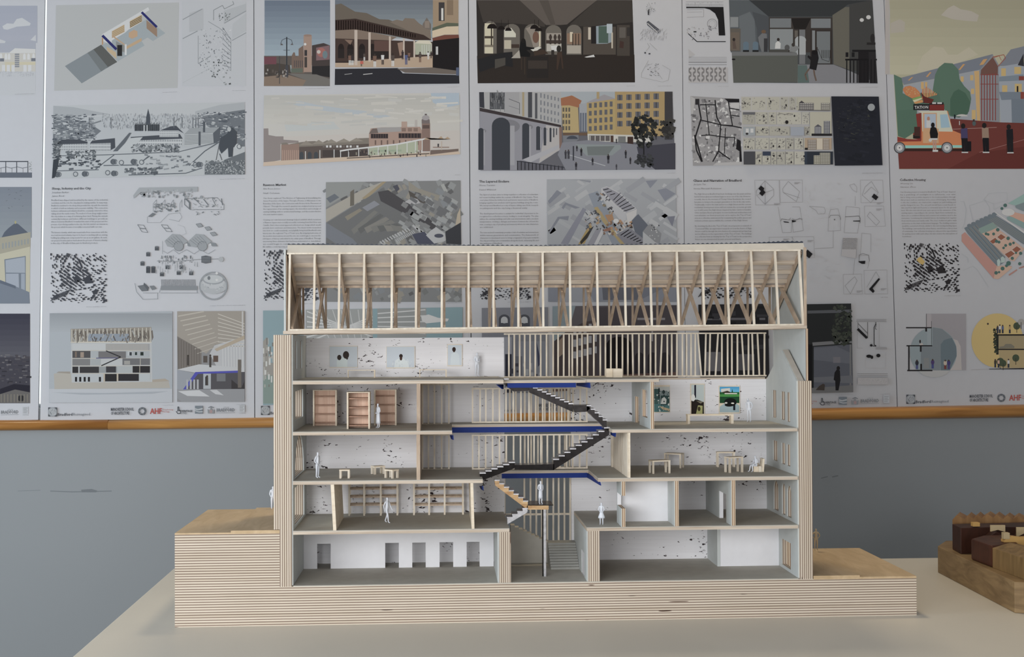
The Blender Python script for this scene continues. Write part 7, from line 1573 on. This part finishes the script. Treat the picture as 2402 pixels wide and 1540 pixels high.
c.text('Bradford Plane One of the Top of Town', 1990, 34, 2216, 31, 6, (120, 118, 122)).text('Cafe Ching', 2195, 1402, 2272, 1400, 6, (120, 118, 122)).out('caption')
c.f(0, 0, 1); figmap(c, 1636, 578, 1768, 702, (34, 33, 37), dense=.9).out('printed_town_plan')
c.poly([(1638, 714), (1801, 712), (1806, 930), (1644, 932)], (34, 33, 37)).rect(1650, 745, 1795, 750, (84, 82, 88)).scatter(24, 1660, 720, 1800, 900, (10, 30), (4, 16), [(48, 47, 52), (26, 25, 28)], 110).rect(1656, 825, 1690, 870, (92, 90, 96)).rect(1730, 830, 1770, 868, (74, 72, 78)); c.out('printed_picture')
c.f(1860, 680, 4.4).poly([(-130, 150), (600, 138), (620, 1052), (-100, 1062)], (34, 36, 38)).poly([(150, 212), (605, 200), (605, 232), (150, 242)], (72, 74, 80)).poly([(200, 540), (600, 512), (610, 545), (205, 575)], (98, 98, 102)).poly([(215, 585), (605, 560), (618, 1040), (215, 1030)], (74, 77, 88)).poly([(215, 600), (450, 580), (600, 650), (600, 760), (215, 720)], (84, 87, 98)).rect(415, 690, 490, 750, (98, 96, 104)).rect(585, 560, 602, 1000, (96, 96, 98)).poly([(215, 900), (610, 880), (618, 960), (215, 950)], (88, 90, 98)).poly([(180, 1010), (620, 980), (622, 1052), (185, 1062)], (92, 92, 94)).rect(160, 560, 200, 1010, (20, 20, 23))
c.scatter(110, 420, 160, 605, 560, (12, 50), (10, 36), [(46, 52, 44), (38, 42, 38), (56, 60, 52)], 111, [.4, -.5]).poly([(430, 850), (455, 815), (485, 830), (490, 930), (470, 1035), (440, 1035), (436, 935), (420, 925)], (26, 25, 28)).ell(468, 806, 18, 22, (30, 27, 29)).poly([(235, 1030), (270, 990), (310, 965), (330, 975), (325, 1035)], (58, 50, 46)); c.out('printed_picture')
for y in (302, 315, 325): c.line([(655, y), (965, y)], 2.5, (96, 94, 98))
c.line([(672, 330), (672, 400)], 4, (60, 58, 60)).line([(672, 345), (775, 450)], 5, (60, 58, 60)).line([(772, 330), (772, 500)], 5, (60, 58, 60)).line([(668, 400), (765, 495)], 26, bk).line([(855, 330), (855, 350), (838, 385), (838, 560), (855, 580), (800, 572)], 7, bk).line([(860, 350), (850, 400), (866, 405)], 4, bk).line([(665, 420), (665, 598), (720, 598)], 2, fr).line([(890, 340), (890, 590)], 2, fr).ell(808, 570, 13, 13, bk).ell(850, 575, 10, 8, bk).ell(785, 682, 28, 17, bk).ell(815, 692, 14, 18, bk).ell(882, 675, 21, 19, bk).rect(855, 595, 970, 612, (126, 124, 128)).line([(800, 540), (860, 590), (970, 590)], 2, fr).line([(750, 720), (750, 805), (960, 805), (960, 640)], 2, (144, 141, 144))
for y in (862, 880, 895, 905): c.line([(665, y), (978, y)], 4 if y < 890 else 2, (110, 108, 112))
c.rect(668, 905, 980, 975, (142, 139, 142)).scatter(120, 672, 910, 976, 972, (2, 5), (2, 5), [(120, 118, 122), (156, 153, 156)], 112); c.out('printed_detail_drawing')
c.text('View and Wood Construction', 435, 1084, 620, 1080, 6, (116, 114, 118)).text('Detail Drawing', 905, 1076, 1000, 1073, 6, (116, 114, 118)).text('Cafe Wing', 905, 76, 975, 74, 6, (116, 114, 118)).out('caption')
logos(c, 1620, 960, 2090, 948, part=(1880, 2100))

# --- Collective Housing, cut off by the right edge
c = poster((2071.5, -90), (2575, -90), (2620, 944), (2106, 955), 'poster at the far right with an orange food van and a yellow circle')
c.f(2060, 0, 3.667).poly([(95, 0), (1900, 0), (1900, 1450), (180, 1455)], (132, 128, 102)).vgrad(100, 0, 1900, 640, (126, 121, 98), (142, 137, 112), 8)
c.rect(60, 0, 96, 640, (141, 134, 131)).poly([(540, 130), (600, 70), (650, 45), (710, 80), (800, 95), (866, 130), (850, 185), (760, 180), (640, 165)], (140, 133, 122)).poly([(105, 200), (185, 165), (230, 190), (225, 275), (108, 285)], (140, 133, 122)).poly([(330, 610), (380, 480), (480, 400), (560, 410), (600, 470), (680, 470), (780, 405), (860, 470), (640, 560), (400, 620)], (148, 141, 120))
c.poly([(190, 670), (985, 465), (1030, 570), (870, 600), (220, 730)], (92, 98, 110)).poly([(205, 735), (870, 600), (870, 1050), (620, 1030), (215, 1010)], (120, 124, 132)).poly([(870, 605), (985, 468), (1045, 570), (1045, 1055), (870, 1040)], (104, 106, 112)).poly([(825, 612), (868, 608), (878, 1040), (850, 1035)], (176, 124, 62)).poly([(1030, 570), (1140, 425), (1900, 240), (1900, 540), (1250, 500), (1200, 560)], (94, 98, 108)).poly([(1035, 575), (1250, 540), (1900, 400), (1900, 1065), (1050, 1052)], (116, 122, 132)).poly([(1200, 560), (1250, 460), (1254, 570)], (40, 40, 46))
c.poly([(885, 600), (985, 490), (1030, 570), (1028, 640), (880, 640)], (92, 60, 52))
for k in range(6): c.rect(885+k*24, 640-k*3, 893+k*24, 1035, (112, 44, 40))
for y in (640, 720, 850): c.rect(880, y, 1035, y+6, (112, 44, 40))
c.line([(985, 490), (1080, 470), (1095, 500), (1030, 570)], 6, (132, 62, 40)).line([(985, 500), (1040, 480), (1060, 520)], 4, (132, 62, 40))
for x, y, w_, h_ in ((722, 680, 26, 46), (805, 668, 28, 46), (812, 785, 28, 46), (1078, 620, 40, 66), (1200, 605, 58, 60), (1088, 765, 44, 64), (1205, 760, 60, 80), (1215, 1000, 40, 100), (822, 985, 34, 80), (380, 735, 24, 60), (412, 725, 20, 40)): c.rect(x-w_/2, y-h_/2, x+w_/2, y+h_/2, (176, 128, 62))
for pts in ([(255, 690), (290, 662), (300, 664), (268, 692)], [(410, 660), (445, 620), (458, 622), (425, 662)], [(690, 600), (730, 550), (748, 552), (705, 602)], [(870, 560), (905, 510), (940, 505), (905, 555)]): c.poly(pts, (170, 116, 50))
c.poly([(1040, 660), (1250, 640), (1254, 690), (1040, 700)], (92, 104, 116)).poly([(1040, 790), (1254, 790), (1254, 850), (1060, 860)], (88, 98, 110)).rect(1210, 655, 1254, 690, (112, 44, 34)).rect(1225, 790, 1254, 850, (112, 44, 34)).poly([(1145, 850), (1254, 850), (1254, 1060), (1150, 1055)], (84, 94, 106))
c.poly([(470, 770), (490, 640), (520, 580), (570, 540), (640, 545), (690, 600), (700, 680), (740, 740), (790, 790), (800, 850), (780, 960), (700, 1010), (620, 1000), (570, 940), (480, 900)], (64, 92, 76)).poly([(620, 850), (650, 790), (690, 765), (750, 800), (795, 880), (770, 980), (690, 1010), (620, 990)], (50, 80, 64)).poly([(135, 640), (200, 670), (215, 740), (210, 800), (330, 860), (340, 1120), (230, 1190), (170, 1170)], (64, 94, 78)).poly([(215, 760), (330, 800), (520, 800), (540, 870), (300, 930)], (62, 90, 74))
c.poly([(620, 1020), (1060, 1052), (1900, 1075), (1900, 1450), (180, 1452), (170, 1300), (620, 1300)], (92, 38, 32)).poly([(600, 1452), (870, 1310), (1900, 1180), (1900, 1450)], (82, 32, 27)).line([(870, 1310), (1254, 1200)], 3, (130, 84, 78)).line([(640, 1110), (1020, 1095)], 3, (140, 104, 98)).ell(720, 1000, 50, 18, (150, 146, 142), 14, True, 0, 180)
# food van with burger and chips on its roof
c.poly([(165, 1215), (370, 1215), (375, 955), (600, 955), (640, 1120), (712, 1150), (722, 1230), (720, 1280), (165, 1290)], (176, 92, 32)).poly([(165, 1175), (250, 1195), (370, 1200), (370, 1215), (165, 1218)], (120, 36, 26)).poly([(300, 1100), (320, 980), (372, 970), (372, 1205), (300, 1190)], (112, 32, 26)).poly([(340, 955), (590, 950), (640, 1120), (640, 1132), (510, 1130), (380, 1130), (372, 970)], (190, 176, 124)).rect(385, 970, 505, 1105, (176, 122, 84)).rect(398, 980, 495, 1100, (128, 142, 158)).poly([(532, 985), (595, 982), (618, 1095), (540, 1100)], (112, 142, 176)).rect(385, 1105, 520, 1230, (180, 120, 74)).poly([(170, 1250), (722, 1248), (722, 1270), (170, 1275)], (92, 168, 146)).rect(165, 1275, 722, 1300, (50, 28, 24))
for x in (184, 592): c.ell(x, 1270, 50, 50, (54, 52, 54)).ell(x, 1270, 42, 42, (112, 114, 120)).ell(x, 1270, 26, 26, (166, 164, 162)).ell(x, 1270, 5, 5, (20, 20, 22))
c.poly([(160, 950), (320, 940), (340, 1120), (230, 1190), (170, 1165)], (60, 90, 74)).rect(302, 895, 440, 946, (26, 25, 27)).text('TATION', 312, 936, 430, 933, 26, (206, 202, 198), True).rect(440, 895, 568, 950, (104, 28, 24)).rect(440, 880, 562, 900, (28, 27, 30)).rect(465, 880, 498, 893, (206, 204, 202)).rect(508, 880, 548, 893, (206, 204, 202)).ell(360, 885, 48, 16, (30, 36, 56), 14, True, 0, 180)
c.poly([(210, 770), (230, 745), (270, 736), (320, 755), (355, 790), (365, 825), (290, 845), (235, 815)], (166, 96, 36)).poly([(290, 848), (365, 825), (372, 838), (300, 860)], (96, 132, 48)).poly([(296, 862), (372, 840), (376, 852), (310, 880)], (186, 172, 110)).poly([(305, 880), (380, 856), (388, 880), (320, 892)], (170, 112, 44)).scatter(20, 240, 755, 350, 820, (4, 7), (3, 5), [(196, 160, 96)], 121, [.5])
for k in range(9): c.line([(380+k*14, 850-k*4), (385+k*15, 745+abs(k-2)*10)], 10, (186, 116, 44) if k % 2 else (170, 98, 36))
c.poly([(366, 790), (400, 830), (480, 855), (455, 890), (395, 885)], (86, 30, 24))
c.poly([(450, 1100), (470, 1085), (500, 1100), (515, 1150), (510, 1190), (450, 1190), (443, 1140)], (22, 22, 24)).ell(470, 1075, 16, 22, (24, 22, 24)).rect(445, 1188, 510, 1202, (190, 184, 180)).rect(470, 1205, 482, 1290, (150, 110, 96)).rect(488, 1205, 500, 1290, (150, 110, 96)).rect(468, 1288, 515, 1305, (196, 188, 184)).ell(448, 1205, 14, 14, (196, 188, 182)).ell(432, 1020, 12, 18, (150, 100, 76)).rect(415, 1035, 450, 1098, (170, 176, 184)).rect(300, 1160, 360, 1190, (30, 26, 26)).rect(310, 1090, 360, 1170, (60, 34, 30))
def man(x, y, h, top, leg, hair=(30, 26, 26)):
    c.poly([(x-h*.11, y-h*.82), (x+h*.11, y-h*.84), (x+h*.13, y-h*.48), (x-h*.10, y-h*.46)], top).poly([(x-h*.09, y-h*.5), (x+h*.12, y-h*.5), (x+h*.13, y-h*.03), (x+h*.03, y-h*.03), (x+h*.01, y-h*.4), (x+h*.02, y-h*.03), (x-h*.06, y-h*.03)], leg).ell(x-h*.03, y-h*.91, h*.075, h*.09, hair, 12).rect(x-h*.08, y-h*.04, x+h*.14, y, (170, 160, 154))
man(738, 1315, 255, (56, 48, 84), (24, 22, 26)); man(920, 1315, 260, (120, 96, 78), (20, 20, 24)); man(1130, 1318, 250, (24, 23, 28), (26, 25, 28))
c.rect(762, 1215, 800, 1300, (22, 20, 24)).line([(1108, 1180), (1108, 1310)], 5, (40, 30, 26)).ell(825, 1060, 16, 22, (60, 72, 74)).rect(815, 1025, 830, 1045, (50, 40, 36)).rect(652, 985, 664, 1020, (20, 26, 34)).rect(696, 1040, 702, 1075, (166, 160, 156)).rect(1192, 740, 1205, 790, (30, 26, 30)); c.out('printed_street_scene')
c.f(2060, 400, 5.135).text('Collective Housing', 260, 124, 572, 122, 27, (62, 58, 60), True).out('title_text')
c.text('Weining Lin', 264, 164, 415, 162, 18, (106, 100, 100), False, .2).text('Hanwen Zhou', 266, 206, 450, 204, 18, (104, 98, 98), False, .2)
para(c, ["Our Housing project is located in Bradford's 'Top of Town'. Inspired", "by a painting of sunlight in a cafeteria, our aim", 'has to bring some positive impacts to the local population through', 'this project such as exercises and a sense of belonging. According', 'to the site condition, we retained the original car park building and', 'partly changed its use. The car park would have a new facade to', 'take any from light and become a communal space for the ground', 'level. We also introduced new open spaces as the extension of the', 'existing square, responding to the current. Apart from residential use,', 'there are a combined library and commercial activities used in the', 'interaction. Considering the industrial history, the building form together', 'from warehouses and textile mills. The steel, traditional gables walls', 'and arches as the main architectural language. The building entrance', 'would be conserved of brick, similar to the surrounding building types.', 'The buildings, surrounded by urban frames, would have a direct view', 'of community. Our collective housing not only provides opportunities', 'for getting closer with each other, but also creates the atmosphere of', 'homeliness.'], 266, 928, 266, 800, 17, (104, 98, 98), 26)
c.out('body_text')
figmap(c, 304, 868, 986, 1474, (36, 33, 36), feature=(160, 130, 50)).out('printed_town_plan')
c.text('A Collaged Open Ground', 798, 1510, 990, 1507, 8, (116, 110, 110)).out('caption')
for pts in ([(990, 375), (1030, 370), (1062, 470), (1040, 640), (1010, 700)], [(1270, 350), (1330, 275), (1440, 262), (1550, 265), (1555, 360), (1390, 400), (1270, 350)], [(1100, 420), (1290, 360), (1340, 440), (1345, 540), (1140, 600), (1100, 420)], [(1020, 1200), (1140, 1150), (1190, 1190), (1330, 1400)], [(1000, 1000), (1080, 1050), (1080, 1110)], [(1390, 400), (1395, 470), (1560, 380)]): c.line(pts, 2.5, (128, 132, 136))
c.poly([(1005, 770), (1045, 740), (1420, 1140), (1610, 1150), (1605, 1170), (1450, 1305), (1390, 1300), (1005, 850)], (150, 104, 94)).poly([(1430, 1140), (1610, 1155), (1608, 1175), (1450, 1305), (1390, 1300)], (166, 124, 104)).poly([(1035, 690), (1390, 520), (1420, 540), (1940, 860), (1940, 960), (1740, 880), (1400, 640), (1210, 720), (1530, 1040), (1520, 1100), (1440, 1155), (1380, 1090), (1080, 760)], (84, 94, 102))
for k in range(7): c.ell(1100+k*50, 660-k*23, 30, 20, (84, 94, 102))
for k in range(9): c.line([(1075+k*13, 700-k*6), (1410+k*13, 1080-k*6)], 3, [(104, 112, 112), (70, 82, 90), (120, 104, 82)][k % 3])
for k in range(5): c.line([(1330+k*22, 590-k*8), (1860+k*12, 930-k*12)], 3, (110, 108, 96))
c.poly([(1430, 1080), (1455, 1060), (1475, 1095), (1462, 1150), (1436, 1150)], (132, 146, 142)).poly([(1475, 1050), (1500, 1030), (1530, 1060), (1525, 1100), (1480, 1110)], (128, 142, 138)).poly([(1210, 720), (1390, 625), (1430, 690), (1760, 940), (1640, 1090), (1590, 1080)], (166, 124, 106)).poly([(1205, 700), (1380, 620), (1440, 680), (1360, 720), (1240, 760)], (98, 118, 112))
for pts in ([(1340, 850), (1410, 805), (1450, 845), (1380, 885)], [(1430, 800), (1480, 760), (1540, 800), (1480, 840)], [(1520, 1005), (1600, 960), (1650, 1000), (1570, 1055)], [(1610, 950), (1670, 905), (1725, 945), (1660, 995)]): c.poly(pts, (120, 66, 44)).line(pts+[pts[0]], 4, (182, 168, 156))
for x, y, r_ in ((1300, 760, 18), (1325, 768, 16), (1390, 762, 18), (1440, 712, 22), (1425, 850, 20), (1455, 860, 18), (1535, 900, 18), (1510, 930, 16), (1590, 885, 20), (1630, 870, 16), (1565, 815, 22), (1615, 1055, 20), (1715, 995, 20), (1660, 990, 14), (1570, 1115, 28), (1545, 1145, 18), (1498, 1178, 24), (1420, 1230, 22), (1456, 1222, 14), (1705, 1120, 20), (1490, 455, 18), (1530, 418, 22), (1680, 545, 16)): c.ell(x, y, r_, r_, (52, 84, 78), 12)
c.poly([(1410, 495), (1900, 830), (1900, 860), (1405, 505)], (178, 168, 160)).poly([(1545, 560), (1620, 540), (1900, 700), (1900, 780), (1560, 590)], (96, 120, 118)).poly([(1560, 540), (1640, 500), (1900, 560), (1900, 690), (1620, 560)], (160, 116, 98)).ell(1565, 500, 78, 44, (176, 174, 172)).poly([(1560, 395), (1900, 200), (1900, 330), (1700, 430)], (104, 132, 126)).poly([(1650, 420), (1900, 330), (1900, 480), (1780, 500), (1660, 450)], (92, 104, 108)).poly([(1570, 1250), (1670, 1185), (1675, 1200), (1580, 1265)], (142, 96, 86)).poly([(1690, 1170), (1900, 1090), (1900, 1120), (1700, 1180)], (136, 90, 80)); c.out('printed_aerial')
# section circles
c.f(1860, 680, 4.4).rect(1375, 244, 1785, 826, (122, 117, 122)).poly([(1660, 505), (1700, 520), (1730, 580), (1742, 826), (1525, 826), (1525, 560), (1560, 515), (1610, 500)], (141, 134, 132)).ell(1450, 642, 242, 258, (110, 122, 128), 36).poly([(1285, 828), (1620, 828), (1580, 870), (1510, 895), (1430, 900), (1350, 880)], (138, 137, 138)).poly([(1440, 384), (1540, 400), (1640, 485), (1600, 505), (1530, 560), (1520, 828), (1320, 828), (1320, 580), (1440, 575)], (96, 104, 110)).poly([(1525, 828), (1525, 560), (1560, 515), (1640, 490), (1685, 580), (1690, 680), (1620, 828)], (78, 92, 100)).rect(1378, 248, 1428, 400, (134, 128, 132)).rect(1385, 390, 1430, 568, (118, 128, 134)).rect(1350, 700, 1405, 805, (104, 106, 108))
for x0, y0, x1, y1 in ((1168, 382, 1432, 394), (1366, 385, 1384, 428), (1172, 568, 1438, 580), (1310, 575, 1328, 636), (1190, 580, 1204, 828), (1180, 822, 1440, 836), (1314, 760, 1332, 828), (1376, 244, 1380, 384), (1428, 320, 1432, 566)): c.rect(x0, y0, x1, y1, (30, 27, 29))
for x, y, h, a, b2 in ((1280, 815, 95, (40, 42, 52), (60, 66, 110)), (1442, 808, 95, (62, 44, 92), (50, 58, 110)), (1572, 815, 95, (150, 136, 120), (98, 46, 42)), (1608, 815, 95, (52, 46, 98), (60, 54, 100))): c.rect(x-12, y-h*.5, x+12, y, b2).ell(x, y-h*.68, 18, 26, a).ell(x, y-h*.93, 9, 10, (60, 46, 44), 8)
c.ell(1312, 530, 9, 18, (40, 34, 36)).poly([(1305, 555), (1335, 545), (1345, 566), (1305, 568)], (150, 140, 136)); c.out('printed_section')
c.ell(2110, 520, 268, 280, (164, 132, 64), 40).poly([(2090, 465), (2560, 455), (2560, 605), (2125, 612), (2125, 660), (2095, 660)], (124, 108, 74)).poly([(2120, 618), (2560, 612), (2560, 800), (2150, 805)], (134, 114, 72)).rect(2385, 400, 2560, 800, (142, 135, 132)).rect(2092, 455, 2560, 470, (30, 27, 29)).rect(2098, 465, 2122, 665, (28, 30, 28)).rect(2122, 605, 2560, 618, (30, 27, 29)).poly([(2025, 812), (2560, 800), (2560, 815), (2025, 818)], (28, 25, 27)).line([(1840, 822), (2025, 815)], 3, (128, 122, 122)).ell(2012, 348, 10, 11, (60, 48, 40)).scatter(50, 2075, 400, 2112, 640, (10, 22), (10, 26), [(34, 38, 30), (46, 52, 38)], 131, [.5]).poly([(2130, 585), (2175, 578), (2195, 555), (2250, 555), (2285, 580), (2285, 598), (2132, 602)], (96, 90, 76))
for x, y, r_ in ((2310, 370, 36), (2355, 330, 32), (2140, 740, 40), (2170, 755, 34), (2300, 700, 36)): c.ell(x, y, r_, r_*1.05, (52, 62, 44) if x < 2340 else (122, 118, 114)).rect(x-3, y, x+3, y+70, (50, 42, 36))
for x, y, h, a in ((2135, 445, 90, (176, 170, 164)), (2165, 445, 85, (60, 74, 110)), (2112, 445, 75, (40, 44, 60)), (2238, 445, 85, (140, 110, 60)), (2088, 798, 85, (50, 44, 40)), (2122, 800, 90, (176, 120, 96)), (2225, 800, 90, (170, 168, 170))): c.rect(x-9, y-h*.5, x+9, y, (38, 42, 56)).rect(x-11, y-h*.85, x+11, y-h*.45, a).ell(x, y-h*.93, 8, 9, (60, 46, 42), 8)
c.out('printed_section')
logos(c, 2126, 947, 2596, 937, part=(2100, 2500))

# ------------------------------------------------------------------ timber block model at the right edge of the table
tm = thing('timber_block_model', (1.36, 0.16, 0), 'dark and light solid timber block model on an oak base at the right edge', 'architectural model')
ZB = 0.0445
p1_, p2_, p3_ = onz(2200, 1342, 0), onz(2380, 1437, 0), onz(2425, 1452, 0)
foot_ = [(p1_.x, p1_.y, 0), (p2_.x, p2_.y, 0), (p2_.x+0.20, p2_.y-0.075, 0), (1.62, 0.02, 0), (1.62, 0.37, 0), (1.235, 0.372, 0)]
MB().prism(foot_, (0, 0, ZB)).build('base', 'oak', tm, bevel=0.0012)
def blockp(pts, z1, mat, nm, z0=ZB, bev=0.001, label=None):
    return MB().prism([(p[0], p[1], z0) for p in pts], (0, 0, z1-z0)).build(nm, mat, tm, bevel=bev, label=label)
def gz(px, py): v = onz(px, py, ZB); return (v.x, v.y)
# tall dark block with a paler end face
a, b2 = gz(2234, 1288), gz(2254, 1299)
za = onx(2233, 1228, a[0]).z if False else at(2233, 1228, a[1]).z
blockp([a, b2, (b2[0]+0.055, b2[1]+0.006), (1.40, b2[1]+0.0), (1.40, a[1]+0.012)], za, 'dark_walnut', 'tall_block', label='tall dark block at the back')
# zigzag roofed block behind it
yz0 = a[1]+0.02; xz0 = at(2234, 1225, yz0).x
zb0 = za+0.0005-0.006; 
m = MB(); tops = [(2234, 1218), (2245, 1208), (2262, 1217), (2272, 1208), (2283, 1216), (2294, 1207), (2303, 1215), (2318, 1206), (2330, 1214), (2339, 1207), (2353, 1217), (2364, 1209), (2376, 1217), (2386, 1210), (2402, 1218), (2414, 1210), (2430, 1220)]
pts = [at(x, y, yz0) for x, y in tops]
poly = [(pts[0].x, yz0, ZB)]+[tuple(p) for p in pts]+[(pts[-1].x, yz0, ZB)]
m.prism(poly, (0.022, 0.040, 0)).build('zigzag_roof_block', 'pine_zigzag', tm, label='long pine block with a zigzag roof')
# brown block in front
a, b2 = gz(2278, 1312), gz(2327, 1331)
zt = at(2278, 1262, a[1]).z
blockp([a, b2, (b2[0]+0.05, b2[1]+0.02), (a[0]+0.085, a[1]+0.032), (a[0]+0.032, a[1]+0.030)], zt, 'walnut', 'brown_block', bev=0.003, label='mid brown block with rounded edges')
rx = b2[0]+0.03; ry = a[1]+0.036
m = MB(); zr = at(2330, 1255, ry).z; l, r_ = at(2318, 1250, ry), at(2360, 1250, ry)
m.prism([(l.x, ry, ZB), (l.x, ry, zr-0.004), ((l.x+r_.x)/2, ry, zr+0.006), (r_.x, ry, zr-0.004), (r_.x, ry, ZB)], (0, 0.02, 0)).build('gabled_block', 'dark_walnut', tm)
m = MB(); l2, r2 = at(2378, 1256, ry), at(2425, 1256, ry)
m.prism([(l2.x, ry, ZB), (l2.x, ry, zr-0.008), ((l2.x+r2.x)/2, ry, zr+0.004), (r2.x, ry, zr-0.006), (r2.x, ry, ZB)], (0, 0.02, 0)).build('gabled_block', 'dark_walnut', tm)
# oak coloured block with a pitched top, nearest the viewer
a, b2 = gz(2328, 1331), gz(2402, 1361)
zt = at(2328, 1284, a[1]).z
A_, B_ = Vector((a[0], a[1], ZB)), Vector((b2[0]+0.004, b2[1]-0.004, ZB)); dv = (B_-A_).normalized(); nv = Vector((-dv.y, dv.x, 0))
if nv.y < 0: nv = -nv
B_ = A_+dv*0.14
up = Vector((0, 0, 1)); hgt = zt-ZB
prof = [Vector((0, 0, 0)), up*hgt, nv*0.028+up*(hgt+0.0075), nv*0.06+up*(hgt+0.001), nv*0.06]
MB().prism([A_+q_ for q_ in prof], B_-A_).build('oak_block', 'oak_block', tm, bevel=0.0008, label='pale oak block with a pitched top, nearest the front')
# small pale and yellow pieces
def cube_px(x0, y0, x1, y1, Y, dp, mat, nm, label=None):
    p, q_ = at(x0, y1, Y), at(x1, y0, Y)
    return MB().box(p.x, q_.x, Y, Y+dp, p.z, q_.z).build(nm, mat, tm, bevel=0.0005, label=label)
y_t = gz(2254, 1299)[1]
cube_px(2283, 1225, 2299, 1234.5, y_t+0.002, 0.010, 'yellow_block', 'roof_piece')
m = MB(); l, r_ = at(2324, 1231, ry-0.003), at(2358, 1231, ry-0.003)
zlo = at(2324, 1246, ry-0.003).z; zpk = at(2340, 1242, ry-0.003).z
m.prism([(l.x, ry-0.003, zlo), (l.x, ry-0.003, l.z), (r_.x, ry-0.003, r_.z), (r_.x, ry-0.003, zlo-0.001), ((l.x+r_.x)/2, ry-0.003, zpk)], (0, 0.0028, 0)).build('gable_sheet', 'pale_block', tm)
m = MB(); l, r_ = at(2385, 1236, ry-0.003), at(2425, 1236, ry-0.003); zlo = at(2385, 1259, ry-0.003).z; zpk = at(2405, 1249, ry-0.003).z
m.prism([(l.x, ry-0.003, zlo), (l.x, ry-0.003, l.z), (r_.x, ry-0.003, r_.z), (r_.x, ry-0.003, zlo), ((l.x+r_.x)/2, ry-0.003, zpk)], (0, 0.0028, 0)).build('gable_sheet', 'pale_block', tm)
yf = gz(2328, 1331)[1]+0.03
MB().prism([at(2356, 1266, yf), at(2356, 1272, yf), at(2395, 1279, yf), at(2402, 1286, yf), at(2430, 1282, yf), at(2430, 1259, yf), at(2398, 1260, yf), at(2372, 1257, yf)], (0, 0.012, 0)).build('yellow_roof', 'yellow_block', tm)
cube_px(2355, 1249, 2369, 1264, yf-0.0005, 0.009, 'pale_block', 'chimney_piece')
